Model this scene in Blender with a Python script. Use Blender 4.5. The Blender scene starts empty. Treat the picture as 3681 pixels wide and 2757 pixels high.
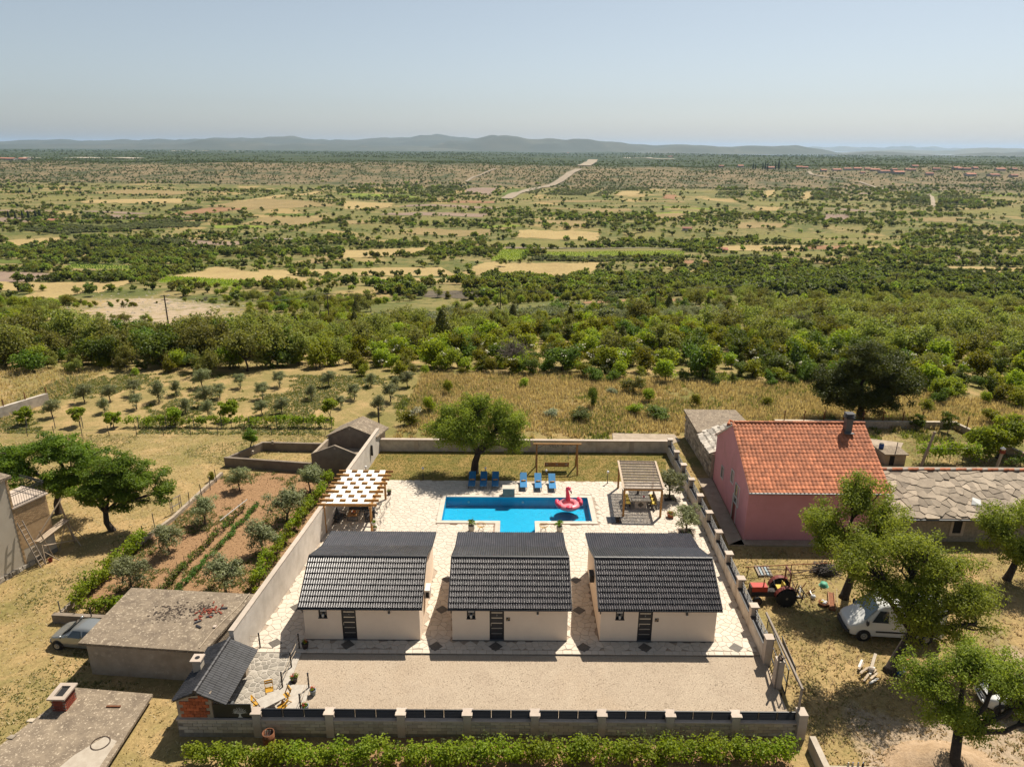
import bpy, math, random
from mathutils import Vector, Matrix, noise
R = math.radians
PI = math.pi
scn = bpy.context.scene
COL = scn.collection
rnd = random.Random(7)

# ---------------------------------------------------------------- camera
F_PX, PW, PH = 2554.0, 3681, 2757
PITCH, ROLL, CAM_H = math.atan((1378.5 - 529) / F_PX), R(0.36), 28.0
_fwd = Vector((0, math.cos(PITCH), -math.sin(PITCH)))
_up0 = Vector((0, math.sin(PITCH), math.cos(PITCH)))
_rt = Vector((1, 0, 0)) * math.cos(ROLL) + _up0 * math.sin(ROLL)
_up = _up0 * math.cos(ROLL) - Vector((1, 0, 0)) * math.sin(ROLL)
cam_d = bpy.data.cameras.new('camera')
cam_d.sensor_fit = 'HORIZONTAL'
cam_d.sensor_width = 36.0
cam_d.lens = 36.0 * F_PX / PW
cam_d.clip_start, cam_d.clip_end = 0.5, 90000
cam = bpy.data.objects.new('camera', cam_d)
COL.objects.link(cam)
cam.matrix_world = Matrix(((_rt.x, _up.x, -_fwd.x, 0), (_rt.y, _up.y, -_fwd.y, 0), (_rt.z, _up.z, -_fwd.z, CAM_H), (0, 0, 0, 1)))
scn.camera = cam

# ---------------------------------------------------------------- sky, sun, exposure
SUN_EL, SUN_AZ = R(58.6), R(36)          # behind and to the right of the pool
w = bpy.data.worlds.new('World')
scn.world = w
w.use_nodes = True
nt = w.node_tree
sky = nt.nodes.new('ShaderNodeTexSky')
sky.sky_type = 'NISHITA'
sky.sun_disc = False
sky.sun_elevation, sky.sun_rotation = SUN_EL, SUN_AZ
sky.altitude = 150
sky.air_density, sky.dust_density, sky.ozone_density = 0.85, 1.1, 1.6
bg = nt.nodes['Background']
bg.inputs[1].default_value = 0.056
pale = nt.nodes.new('ShaderNodeHueSaturation')          # hazy summer air: the whole sky a little paler
pale.inputs['Saturation'].default_value = 0.58
pale.inputs['Hue'].default_value = 0.488
nt.links.new(sky.outputs[0], pale.inputs['Color'])
nt.links.new(pale.outputs[0], bg.inputs[0])
sun_d = bpy.data.lights.new('sun', 'SUN')
sun_d.energy, sun_d.angle, sun_d.color = 4.4, R(0.53), (1.0, 0.92, 0.79)
sun = bpy.data.objects.new('sun', sun_d)
COL.objects.link(sun)
_sd = Vector((math.sin(SUN_AZ) * math.cos(SUN_EL), math.cos(SUN_AZ) * math.cos(SUN_EL), math.sin(SUN_EL)))
sun.rotation_euler = _sd.to_track_quat('Z', 'Y').to_euler()
sun.location = (20, 30, 60)
vs = scn.view_settings
vs.view_transform, vs.look, vs.gamma, vs.exposure = 'Standard', 'None', 1.0, 0.9
vs.use_curve_mapping = False
scn.cycles.max_bounces = 6
scn.cycles.transparent_max_bounces = 24
scn.cycles.volume_bounces = 0
scn.cycles.use_denoising = True
scn.cycles.caustics_reflective = scn.cycles.caustics_refractive = False

# ---------------------------------------------------------------- materials
MATS = {}
def _n(nt, t, **kw):
    n = nt.nodes.new('ShaderNode' + t)
    for k, v in kw.items():
        setattr(n, k, v)
    return n
def _mix(nt, a, b, fac, blend='MIX'):
    m = _n(nt, 'MixRGB', blend_type=blend)
    for s, v in (('Fac', fac), ('Color1', a), ('Color2', b)):
        if isinstance(v, bpy.types.NodeSocket): nt.links.new(v, m.inputs[s])
        elif isinstance(v, tuple): m.inputs[s].default_value = (*v, 1) if len(v) == 3 else v
        else: m.inputs[s].default_value = v
    return m.outputs[0]
def _math(nt, op, a, b=None, clamp=False):
    m = _n(nt, 'Math', operation=op, use_clamp=clamp)
    for i, v in ((0, a), (1, b)):
        if v is None: continue
        if isinstance(v, bpy.types.NodeSocket): nt.links.new(v, m.inputs[i])
        else: m.inputs[i].default_value = v
    return m.outputs[0]
def _noise(nt, scale, detail=4, rough=.55, vec=None, dist=0):
    n = _n(nt, 'TexNoise')
    n.inputs['Scale'].default_value, n.inputs['Detail'].default_value = scale, detail
    n.inputs['Roughness'].default_value, n.inputs['Distortion'].default_value = rough, dist
    if vec is None:
        vec = _n(nt, 'NewGeometry').outputs['Position']
    nt.links.new(vec, n.inputs['Vector'])
    return n.outputs['Fac']
def _ramp(nt, fac, lo, hi):
    m = _n(nt, 'MapRange')
    m.inputs[1].default_value, m.inputs[2].default_value = lo, hi
    nt.links.new(fac, m.inputs[0])
    return m.outputs[0]
def _attr(nt, name):
    return _n(nt, 'Attribute', attribute_name=name).outputs['Fac']
def new_mat(name):
    m = bpy.data.materials.new(name)
    m.use_nodes = True
    MATS[name] = m
    return m, m.node_tree, m.node_tree.nodes['Principled BSDF']
def mat(name, col, rough=.75, col2=None, scale=6, lo=.35, hi=.65, tone=.12, obr=.1, bump=0, bscale=30, spec=.4, metal=0, col3=None, scale3=1., lo3=.55, hi3=.7, coat=0, objc=False, alb=.72):
    m, nt, b = new_mat(name)
    col, col2, col3 = [tuple(v * alb for v in c) if c else c for c in (col, col2, col3)]
    vec = _n(nt, 'TexCoord').outputs['Object'] if objc else None
    c = col
    if col2: c = _mix(nt, col, col2, _ramp(nt, _noise(nt, scale, 3, .6, vec), lo, hi))
    if col3: c = _mix(nt, c, col3, _ramp(nt, _noise(nt, scale3, 4, .65, vec, .4), lo3, hi3))
    if tone or obr:
        v = _math(nt, 'MULTIPLY', _attr(nt, 'tone'), tone)
        r_ = _math(nt, 'MULTIPLY', _math(nt, 'SUBTRACT', _n(nt, 'ObjectInfo').outputs['Random'], .5), obr * 2)
        v = _math(nt, 'ADD', _math(nt, 'ADD', v, r_), 1.0)
        vm = _n(nt, 'VectorMath', operation='SCALE')
        if isinstance(c, tuple): vm.inputs[0].default_value = c
        else: nt.links.new(c, vm.inputs[0])
        nt.links.new(v, vm.inputs['Scale'])
        c = vm.outputs[0]
    if isinstance(c, tuple): b.inputs['Base Color'].default_value = (*c, 1)
    else: nt.links.new(c, b.inputs['Base Color'])
    b.inputs['Roughness'].default_value, b.inputs['Metallic'].default_value = rough, metal
    b.inputs['Specular IOR Level'].default_value = spec
    b.inputs['Coat Weight'].default_value = coat
    if bump:
        bp = _n(nt, 'Bump')
        bp.inputs['Strength'].default_value = bump
        bp.inputs['Distance'].default_value = .6 / bscale
        nt.links.new(_noise(nt, bscale, 3, .6, vec), bp.inputs['Height'])
        nt.links.new(bp.outputs[0], b.inputs['Normal'])
    return m
def leafmat(name, a, b_, trans=.4, var=.25, hue=.02, rough=.55, spec=.25, gloss=None):
    m, nt, p = new_mat(name)
    c = _mix(nt, a, b_, _math(nt, 'ADD', _math(nt, 'MULTIPLY', _attr(nt, 'tone'), .5), .5))
    ob = _n(nt, 'ObjectInfo').outputs['Random']
    hs = _n(nt, 'HueSaturation')
    nt.links.new(c, hs.inputs['Color'])
    nt.links.new(_math(nt, 'ADD', _math(nt, 'MULTIPLY', ob, hue), .5 - hue / 2), hs.inputs['Hue'])
    nt.links.new(_math(nt, 'ADD', _math(nt, 'MULTIPLY', ob, var * 2), 1 - var), hs.inputs['Value'])
    c = hs.outputs[0]
    nt.links.new(c, p.inputs['Base Color'])
    p.inputs['Roughness'].default_value, p.inputs['Specular IOR Level'].default_value = rough, spec
    t = _n(nt, 'BsdfTranslucent')
    tc = _mix(nt, c, (1.0, .95, .25), .55, 'MULTIPLY')
    nt.links.new(_mix(nt, tc, (2.0, 2.0, 2.0), 1, 'MULTIPLY'), t.inputs['Color'])
    mx = _n(nt, 'MixShader')
    mx.inputs[0].default_value = trans
    nt.links.new(p.outputs[0], mx.inputs[1]); nt.links.new(t.outputs[0], mx.inputs[2])
    nt.links.new(mx.outputs[0], nt.nodes['Material Output'].inputs['Surface'])
    return m
def M(n): return MATS[n]

# ---------------------------------------------------------------- mesh helpers
class MB:
    def __init__(s): s.v, s.f, s.t, s.tn = [], [], [], 0.0
    def add(s, vs, fs, tone=None):
        o = len(s.v); s.v.extend(vs)
        t = s.tn if tone is None else tone
        for f in fs: s.f.append([i + o for i in f]); s.t.append(t)
        return s
    def hexa(s, p, tone=None):           # p: 4 bottom + 4 top, both counter-clockwise
        return s.add([tuple(q) for q in p], [(3, 2, 1, 0), (4, 5, 6, 7), (0, 1, 5, 4), (1, 2, 6, 5), (2, 3, 7, 6), (3, 0, 4, 7)], tone)
    def box(s, x0, y0, z0, x1, y1, z1, tone=None):
        return s.hexa([(x0, y0, z0), (x1, y0, z0), (x1, y1, z0), (x0, y1, z0), (x0, y0, z1), (x1, y0, z1), (x1, y1, z1), (x0, y1, z1)], tone)
    def bar(s, p, q, w, h, up=(0, 0, 1), tone=None):
        p, q, up = Vector(p), Vector(q), Vector(up)
        d = (q - p).normalized()
        if abs(d.dot(up)) > .98: up = Vector((0, 1, 0))
        a = d.cross(up).normalized() * (w / 2); b = a.cross(d).normalized() * (h / 2)
        return s.hexa([p - a - b, q - a - b, q + a - b, p + a - b, p - a + b, q - a + b, q + a + b, p + a + b], tone)
    def tube(s, pts, rad, n=8, cap=True, tone=None):
        pts = [Vector(p) for p in pts]
        if not isinstance(rad, (list, tuple)): rad = [rad] * len(pts)
        vs, fs, m = [], [], len(pts)
        u = None
        for i, p in enumerate(pts):
            d = (pts[min(i + 1, m - 1)] - pts[max(i - 1, 0)]).normalized()
            if u is None: u = d.orthogonal().normalized()
            u = (u - d * u.dot(d)).normalized(); v = d.cross(u)
            for k in range(n):
                a = 2 * PI * k / n
                vs.append(tuple(p + (u * math.cos(a) + v * math.sin(a)) * rad[i]))
        for i in range(m - 1):
            for k in range(n):
                fs.append((i * n + k, i * n + (k + 1) % n, (i + 1) * n + (k + 1) % n, (i + 1) * n + k))
        if cap: fs += [tuple(range(n - 1, -1, -1)), tuple(range((m - 1) * n, m * n))]
        return s.add(vs, fs, tone)
    def lathe(s, prof, c=(0, 0, 0), n=16, tone=None, axis='z', capb=True, capt=True):
        vs, fs, m = [], [], len(prof)
        for r_, z in prof:
            for k in range(n):
                a = 2 * PI * k / n
                x, y = r_ * math.cos(a), r_ * math.sin(a)
                q = (x, y, z) if axis == 'z' else ((z, x, y) if axis == 'x' else (y, z, x))
                vs.append((c[0] + q[0], c[1] + q[1], c[2] + q[2]))
        for i in range(m - 1):
            for k in range(n):
                fs.append((i * n + k, i * n + (k + 1) % n, (i + 1) * n + (k + 1) % n, (i + 1) * n + k))
        if capb: fs.append(tuple(range(n - 1, -1, -1)))
        if capt: fs.append(tuple(range((m - 1) * n, m * n)))
        return s.add(vs, fs, tone)
    def prism(s, poly, z0, z1, tone=None):
        n = len(poly)
        g = lambda z, p: z(p) if callable(z) else z
        vs = [(p[0], p[1], g(z0, p)) for p in poly] + [(p[0], p[1], g(z1, p)) for p in poly]
        fs = [tuple(range(n - 1, -1, -1)), tuple(range(n, 2 * n))] + [(i, (i + 1) % n, n + (i + 1) % n, n + i) for i in range(n)]
        return s.add(vs, fs, tone)
    def blob(s, c, r_, n=10, m=6, tone=None):
        rx, ry, rz = r_ if isinstance(r_, tuple) else (r_, r_, r_)
        vs = [(c[0], c[1], c[2] - rz)]
        for i in range(1, m):
            th = -PI / 2 + PI * i / m
            for k in range(n):
                a = 2 * PI * k / n
                vs.append((c[0] + rx * math.cos(th) * math.cos(a), c[1] + ry * math.cos(th) * math.sin(a), c[2] + rz * math.sin(th)))
        vs.append((c[0], c[1], c[2] + rz))
        fs = [(0, 1 + (k + 1) % n, 1 + k) for k in range(n)]
        for i in range(m - 2):
            for k in range(n):
                a = 1 + i * n
                fs.append((a + k, a + (k + 1) % n, a + n + (k + 1) % n, a + n + k))
        l = len(vs) - 1; a = 1 + (m - 2) * n
        fs += [(a + k, a + (k + 1) % n, l) for k in range(n)]
        return s.add(vs, fs, tone)
    def mesh(s, name, off=(0, 0, 0), smooth=False):
        me = bpy.data.meshes.new(name)
        ox, oy, oz = off
        me.from_pydata([(a - ox, b - oy, c - oz) for a, b, c in s.v], [], s.f)
        if any(s.t):
            at = me.attributes.new('tone', 'FLOAT', 'FACE')
            at.data.foreach_set('value', s.t)
        if smooth: me.polygons.foreach_set('use_smooth', [True] * len(me.polygons))
        return me
    def build(s, name, mt, parent=None, smooth=False, at=None):
        off = (0, 0, 0)
        if parent is not None and not parent.get('_loc'): off = WL.get(parent.name, (0, 0, 0))
        elif parent is None and at: off = at
        me = s.mesh(name, off, smooth)
        me.materials.append(M(mt) if isinstance(mt, str) else mt)
        o = bpy.data.objects.new(name, me); COL.objects.link(o)
        if parent is not None:
            o.parent = parent
            if parent.get('_loc'): o['_loc'] = 1
            WL[o.name] = off
        elif at: o.location = at; WL[o.name] = tuple(at)
        return o
WL = {}
def tag(o, label=None, cat=None, group=None, kind=None):
    for k, v in (('label', label), ('category', cat), ('group', group), ('kind', kind)):
        if v: o[k] = v
    return o
def thing(name, label, cat, loc=(0, 0, 0), rz=None, group=None):
    """an Empty at the base of a thing; with rz its parts are in local coordinates, without it in world coordinates"""
    o = bpy.data.objects.new(name, None); COL.objects.link(o)
    o.empty_display_size = .2
    o.location = loc
    if rz is not None: o.rotation_euler = (0, 0, rz); o['_loc'] = 1
    WL[o.name] = tuple(loc)
    return tag(o, label, cat, group)
def dup(root, loc, rz=0, label=None, group=None, scale=None):
    c = root.copy(); COL.objects.link(c)
    c.location = loc; c.rotation_euler = (0, 0, rz)
    if scale: c.scale = (scale,) * 3 if not isinstance(scale, tuple) else scale
    if label: c['label'] = label
    if group: c['group'] = group
    for ch in root.children:
        d = ch.copy(); COL.objects.link(d); d.parent = c
        for g in ch.children:
            e = g.copy(); COL.objects.link(e); e.parent = d
    return c
def inst(me, name, parent, loc, rot=(0, 0, 0), scale=None):          # one alike piece, mesh data shared
    o = bpy.data.objects.new(name, me); COL.objects.link(o)
    o.parent = parent
    if parent is not None and not parent.get('_loc'):
        b = WL.get(parent.name, (0, 0, 0)); loc = (loc[0] - b[0], loc[1] - b[1], loc[2] - b[2])
    o.location, o.rotation_euler = loc, rot
    if scale: o.scale = scale
    return o
def text(name, body, size, mt, parent, loc, rot, depth=.004):
    cu = bpy.data.curves.new(name, 'FONT'); cu.body = body; cu.size = size; cu.extrude = depth
    cu.align_x = 'CENTER'; cu.align_y = 'CENTER'
    o = bpy.data.objects.new(name, cu); COL.objects.link(o)
    me = bpy.data.meshes.new_from_object(o.evaluated_get(bpy.context.evaluated_depsgraph_get()))
    bpy.data.objects.remove(o); me.name = name; me.materials.clear(); me.materials.append(M(mt))
    return inst(me, name, parent, loc, rot)
def in_poly(x, y, P):
    c = False; n = len(P); j = n - 1
    for i in range(n):
        if (P[i][1] > y) != (P[j][1] > y) and x < (P[j][0] - P[i][0]) * (y - P[i][1]) / (P[j][1] - P[i][1]) + P[i][0]: c = not c
        j = i
    return c
def clip(poly, px, py, nx, ny):          # keep the side (p - P).n <= 0
    out = []; n = len(poly)
    for i in range(n):
        a, b = poly[i], poly[(i + 1) % n]
        da = (a[0] - px) * nx + (a[1] - py) * ny; db = (b[0] - px) * nx + (b[1] - py) * ny
        if da <= 0: out.append(a)
        if da * db < 0:
            t = da / (da - db); out.append((a[0] + t * (b[0] - a[0]), a[1] + t * (b[1] - a[1])))
    return out
def ss(a, b, x):
    t = min(1, max(0, (x - a) / (b - a))); return t * t * (3 - 2 * t)
def lerp(a, b, t): return a + (b - a) * t
def seg(x, pts):
    if x <= pts[0][0]: return pts[0][1]
    for (a, b), (c, d) in zip(pts, pts[1:]):
        if x <= c: return lerp(b, d, ss(a, c, x) * .5 + .5 * (x - a) / (c - a))
    return pts[-1][1]
# ---------------------------------------------------------------- the materials of the place
mat('paving', (.66, .58, .48), .8, (.60, .51, .41), 3.5, .4, .8, .08, 0, .25, 40)
mat('paving_bed', (.42, .34, .26), .95, (.33, .26, .2), 5)
mat('patio_stone', (.36, .32, .26), .8, (.26, .23, .19), 3, .3, .7, .3, 0, .2, 40)
mat('patio_bed', (.52, .47, .40), .9, (.42, .37, .31), 4)
mat('diamond', (.105, .09, .075), .7, (.14, .12, .1), 6, tone=0)
mat('coping', (.62, .55, .46), .7, (.55, .48, .39), 2, tone=.08)
mat('liner', (.010, .33, .50), .45, (.014, .37, .54), 3, tone=.05, obr=0, alb=1.1)
mat('white_wall', (.72, .65, .57), .85, (.52, .46, .39), 1.2, .35, .8, .05, .02, .15, 60, col3=(.42, .36, .29), scale3=.5, lo3=.62, hi3=.85)
mat('cabin_plaster', (.76, .62, .48), .85, (.70, .56, .43), 1.0, .3, .8, .03, .02, .1, 70, alb=1)
mat('garden_wall', (.68, .60, .51), .88, (.40, .34, .28), 1.6, .4, .8, .05, .02, .15, 50)
mat('pillar_render', (.50, .42, .34), .85, (.60, .50, .41), 2, tone=.06)
mat('cap_stone', (.55, .45, .37), .75, (.48, .39, .31), 3)
mat('black_tile', (.030, .024, .025), .32, (.050, .040, .040), 1.5, .4, .7, .2, .35, .1, 60, spec=1.0, coat=.35)
mat('matt_tile', (.026, .026, .030), .5, (.040, .040, .044), 1.5, .4, .7, .2, .3, .1, 60, spec=.35)
mat('black_metal', (.018, .018, .021), .42, spec=.5)
mat('grey_metal', (.16, .165, .17), .45, metal=.4)
mat('anthracite', (.034, .033, .036), .45, (.045, .042, .044), 3)
mat('steel', (.62, .60, .56), .3, metal=.8, tone=0)
mat('white_paint', (.72, .69, .64), .55, (.66, .62, .56), 2)
mat('glass', (.03, .045, .055), .06, spec=.8, tone=0, obr=0)
mat('dark_inside', (.012, .011, .012), .8)
mat('wood', (.50, .26, .075), .6, (.36, .17, .04), 9, .3, .75, .15, .15, .15, 40)
mat('wood_swing', (.40, .20, .06), .6, (.25, .11, .03), 9, .3, .75, .15, .2, .15, 40)
mat('wood_grey', (.34, .285, .235), .85, (.25, .205, .165), 14, .3, .75, .2, .2, .3, 60)
mat('wood_pale', (.48, .38, .27), .8, (.36, .27, .19), 8, .3, .7, .15, .25, .2, 40)
mat('fabric_white', (.74, .72, .68), .9, tone=.06, obr=.04, alb=1)
mat('reed', (.31, .25, .20), .95, (.20, .155, .12), 22, .3, .7, .25, .1, .6, 60)
mat('lounger_blue', (.015, .16, .36), .7, (.02, .19, .42), 8)
mat('towel', (.62, .30, .06), .95)
mat('flamingo', (.85, .06, .12), .32, tone=.35, obr=0, coat=.3)
mat('flamingo_pale', (.92, .26, .30), .32, tone=.2, obr=0, coat=.3)
mat('pot_white', (.55, .51, .45), .7, (.46, .42, .36), 4)
mat('pot_dark', (.05, .035, .035), .6)
mat('pot_blue', (.24, .30, .34), .6)
mat('terracotta_pot', (.38, .13, .06), .8)
mat('potting_soil', (.03, .02, .014), .95)
mat('flower_red', (.55, .035, .015), .7, tone=.3)
mat('flower_pink', (.55, .16, .22), .7, tone=.3)
mat('flower_white', (.55, .53, .36), .8, tone=.25)
mat('yellow_paint', (.62, .33, .01), .55, (.52, .25, .01), 5)
mat('yellow_cushion', (.68, .50, .10), .9)
mat('yellow_cord', (.70, .42, .03), .6)
mat('grey_cushion', (.06, .06, .065), .9)
mat('melon', (.60, .03, .03), .6)
mat('orange_fruit', (.70, .22, .02), .6)
mat('lamp_globe', (.80, .80, .80), .25, spec=.6)
mat('concrete', (.46, .37, .275), .92, (.34, .27, .195), 1.4, .35, .7, .1, .05, .5, 9, col3=(.56, .46, .345), scale3=2.4, lo3=.58, hi3=.72)
mat('concrete_roof', (.30, .235, .165), .95, (.17, .13, .092), 1.6, .3, .7, .1, .05, .6, 14, col3=(.50, .41, .30), scale3=7, lo3=.56, hi3=.64)
mat('concrete_dark', (.30, .24, .18), .95, (.19, .15, .115), 1.2, .3, .7, .1, .05, .4, 10)
mat('fresh_screed', (.52, .45, .36), .92, (.44, .37, .29), 3)
mat('block', (.58, .51, .42), .92, (.48, .42, .34), 4, .35, .7, .28, .2, .4, 40)
mat('mortar', (.27, .235, .195), .95, (.2, .175, .145), 4)
mat('brick_orange', (.56, .15, .055), .85, (.30, .07, .025), 7, .4, .7, .2, .25, .3, 30)
mat('brick_red', (.28, .055, .025), .85, (.2, .04, .02), 7, .4, .7, .2, .25, .3, 30)
mat('brick_tan', (.52, .35, .19), .85, (.42, .27, .14), 5, .4, .7, .2, .2, .3, 30)
mat('rust', (.17, .06, .025), .85, (.26, .10, .04), 6, .35, .65, .1, .15, .3, 30)
mat('old_iron', (.10, .055, .035), .8, (.06, .04, .03), 8)
mat('plaster_old', (.62, .54, .43), .9, (.54, .46, .36), .9, .3, .8, .05, 0, .2, 30, col3=(.30, .25, .19), scale3=.7, lo3=.6, hi3=.85)
mat('pink_plaster', (.78, .35, .37), .9, (.68, .29, .30), .7, .3, .8, .04, 0, .15, 60, col3=(.56, .27, .25), scale3=.4, lo3=.55, hi3=.85)
mat('orange_tile', (.58, .205, .095), .75, (.46, .155, .068), 2.0, .4, .7, .25, .28, .2, 40)
mat('stone', (.54, .45, .34), .92, (.32, .265, .2), 5, .35, .7, .35, .3, .5, 18)
mat('stone_white', (.55, .48, .39), .9, (.42, .36, .28), 5, .35, .7, .3, .3, .5, 18)
mat('roof_slab', (.42, .34, .255), .92, (.32, .26, .195), 2.2, .35, .7, .2, .18, .5, 12, col3=(.43, .37, .3), scale3=6, lo3=.6, hi3=.7)
mat('slab_white', (.60, .54, .46), .9, (.46, .4, .33), 4, .35, .7, .25, .25, .4, 15)
mat('charcoal', (.030, .026, .024), .9, (.09, .075, .065), 25, .4, .7, .5)
mat('car_silver', (.36, .375, .37), .28, metal=.55, coat=.5, tone=0)
mat('car_white', (.70, .70, .68), .35, coat=.4, tone=0)
mat('tyre', (.018, .017, .016), .85)
mat('hubcap', (.40, .39, .37), .4, metal=.6)
mat('plastic_black', (.025, .025, .027), .55)
mat('headlight', (.55, .50, .42), .12, spec=.8)
mat('red_paint', (.52, .045, .018), .4, (.40, .035, .02), 5)
mat('dull_red', (.23, .035, .02), .6, (.15, .03, .02), 6)
mat('rim_cream', (.42, .36, .24), .6, (.25, .19, .12), 8)
mat('blue_plastic', (.015, .075, .28), .5)
mat('green_plastic', (.10, .36, .23), .6)
mat('white_plastic', (.72, .72, .70), .5)
mat('cable', (.45, .36, .26), .8)
mat('bark', (.080, .058, .042), .95, (.045, .033, .025), 9, .35, .65, .2, .15, .6, 18)
mat('bark_olive', (.17, .135, .095), .95, (.1, .08, .06), 9, .35, .65, .2, .15, .6, 18)
mat('dead_wood', (.20, .16, .135), .95, (.14, .11, .09), 6)
mat('pole_wood', (.10, .08, .065), .9, (.07, .055, .045), 8)
mat('wire', (.10, .10, .10), .6)
mat('tarmac_pale', (.36, .29, .22), .95, (.28, .225, .17), 1)
mat('track', (.34, .275, .19), .95, (.28, .22, .15), .05)
mat('far_roof', (.44, .19, .12), .9, (.36, .15, .1), .1, obr=.25)
mat('far_wall', (.62, .57, .50), .9, (.52, .47, .41), .1, obr=.15)
mat('hill', (.060, .072, .045), .95, (.10, .10, .06), .0012, .45, .75, 0, .05, col3=(.15, .135, .09), scale3=.004, lo3=.62, hi3=.75)
mat('island', (.10, .11, .07), .95, (.17, .16, .1), .0012, .4, .7, 0, .05)
leafmat('leaf_almond', (.205, .240, .030), (.115, .150, .020), .45, .1)
leafmat('leaf_walnut', (.135, .205, .018), (.070, .125, .012), .42, .1)
leafmat('leaf_dark', (.090, .108, .022), (.045, .060, .014), .32)
leafmat('leaf_olive', (.200, .215, .105), (.125, .140, .065), .3, .15)
leafmat('leaf_vine', (.205, .255, .016), (.115, .165, .012), .45, .15)
leafmat('leaf_bean', (.10, .19, .03), (.055, .11, .02), .4)
leafmat('leaf_shrub', (.225, .240, .016), (.130, .158, .012), .42, .42, .06)
leafmat('leaf_oak', (.115, .150, .016), (.055, .085, .012), .36, .35, .05)
leafmat('leaf_ash', (.205, .215, .048), (.125, .138, .030), .4, .35, .05)
leafmat('leaf_pine', (.115, .115, .018), (.060, .066, .012), .2, .2)
leafmat('leaf_cypress', (.030, .046, .014), (.018, .030, .010), .1, .2)
leafmat('leaf_grey', (.26, .28, .20), (.17, .19, .12), .25, .2)
leafmat('leaf_far', (.175, .195, .026), (.110, .135, .020), .42, .42, .06)
leafmat('leaf_far_dark', (.115, .140, .024), (.075, .098, .018), .40, .38)
leafmat('leaf_far_olive', (.150, .165, .080), (.110, .125, .060), .4, .25)
leafmat('dry_grass', (.38, .29, .165), (.28, .215, .115), .35, .1)
leafmat('green_grass', (.13, .14, .028), (.085, .098, .020), .4, .15)
leafmat('weed', (.14, .17, .06), (.08, .11, .035), .35, .15)

# water of the pool: straight-through tint under a rippled gloss
m, nt, b = new_mat('pool_water')
tr = _n(nt, 'BsdfTransparent'); tr.inputs[0].default_value = (.62, .93, 1.0, 1)
gl = _n(nt, 'BsdfGlossy'); gl.inputs['Roughness'].default_value = .03
bp = _n(nt, 'Bump'); bp.inputs['Strength'].default_value = .7; bp.inputs['Distance'].default_value = .09
nt.links.new(_noise(nt, 6.5, 3, .6, None, .6), bp.inputs['Height'])
nt.links.new(bp.outputs[0], gl.inputs['Normal'])
fr = _n(nt, 'Fresnel'); fr.inputs[0].default_value = 1.33; nt.links.new(bp.outputs[0], fr.inputs['Normal'])
mx = _n(nt, 'MixShader'); nt.links.new(fr.outputs[0], mx.inputs[0]); nt.links.new(tr.outputs[0], mx.inputs[1]); nt.links.new(gl.outputs[0], mx.inputs[2])
nt.links.new(mx.outputs[0], nt.nodes['Material Output'].inputs['Surface'])
m, nt, b = new_mat('sea')
b.inputs['Base Color'].default_value = (.05, .10, .13, 1); b.inputs['Roughness'].default_value = .35
# clear smoked glass
m, nt, b = new_mat('clear_glass')
tr = _n(nt, 'BsdfTransparent'); tr.inputs[0].default_value = (.45, .47, .5, 1)
gl = _n(nt, 'BsdfGlossy'); gl.inputs['Roughness'].default_value = .02
mx = _n(nt, 'MixShader'); mx.inputs[0].default_value = .1; nt.links.new(tr.outputs[0], mx.inputs[1]); nt.links.new(gl.outputs[0], mx.inputs[2])
nt.links.new(mx.outputs[0], nt.nodes['Material Output'].inputs['Surface'])

# dry ground: straw, worn green, soil, pale rock and far woods, mixed by where they are
m, nt, b = new_mat('dry_ground')
big, mid, fine = _noise(nt, .035, 2, .6), _noise(nt, .33, 4, .65, None, .5), _noise(nt, 5.0, 4, .75)
big2 = _noise(nt, .009, 3, .6, None, .5)
c = _mix(nt, (.315, .218, .104), (.205, .162, .068), _ramp(nt, mid, .40, .66))
c = _mix(nt, c, (.34, .24, .118), _ramp(nt, big, .48, .68))
c = _mix(nt, c, (.115, .115, .032), _math(nt, 'MULTIPLY', _attr(nt, 'lush'), _ramp(nt, mid, .30, .56)))
c = _mix(nt, c, (.235, .142, .076), _ramp(nt, _math(nt, 'ADD', _attr(nt, 'soil'), _math(nt, 'MULTIPLY', _math(nt, 'SUBTRACT', mid, .5), .9)), .42, .62))
farc = _mix(nt, (.210, .165, .072), (.140, .128, .044), _ramp(nt, big2, .34, .58))
farc = _mix(nt, farc, (.085, .096, .028), _ramp(nt, _noise(nt, .028, 4, .7, None, .3), .46, .60))
farc = _mix(nt, farc, (.055, .066, .018), _math(nt, 'MULTIPLY', _ramp(nt, _noise(nt, .16, 3, .75), .53, .62), .8))
farc = _mix(nt, farc, (.25, .185, .08), _ramp(nt, _noise(nt, .012, 3, .6), .58, .64))
c = _mix(nt, c, farc, _attr(nt, 'far'))
c = _mix(nt, c, (.31, .24, .17), _ramp(nt, _math(nt, 'ADD', _attr(nt, 'rock'), _math(nt, 'MULTIPLY', _math(nt, 'SUBTRACT', mid, .5), 1.4)), .42, .62))
hs = _mix(nt, (.165, .125, .068), (.050, .058, .022), _ramp(nt, _noise(nt, .016, 4, .8), .44, .60))
hs = _mix(nt, hs, (.25, .22, .17), _ramp(nt, _noise(nt, .03, 3, .8), .66, .76))
c = _mix(nt, c, hs, _attr(nt, 'scrub'))
fo = _mix(nt, (.028, .042, .016), (.055, .065, .026), _ramp(nt, _noise(nt, .004, 4, .75), .42, .7))
c = _mix(nt, c, fo, _attr(nt, 'wood'))
vm = _mix(nt, c, _mix(nt, (.68, .66, .62), (1.35, 1.35, 1.35), _ramp(nt, fine, .25, .75)), 1, 'MULTIPLY')
nt.links.new(vm, b.inputs['Base Color'])
b.inputs['Roughness'].default_value = .95; b.inputs['Specular IOR Level'].default_value = .1
bp = _n(nt, 'Bump'); bp.inputs['Strength'].default_value = .8; bp.inputs['Distance'].default_value = .10
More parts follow.
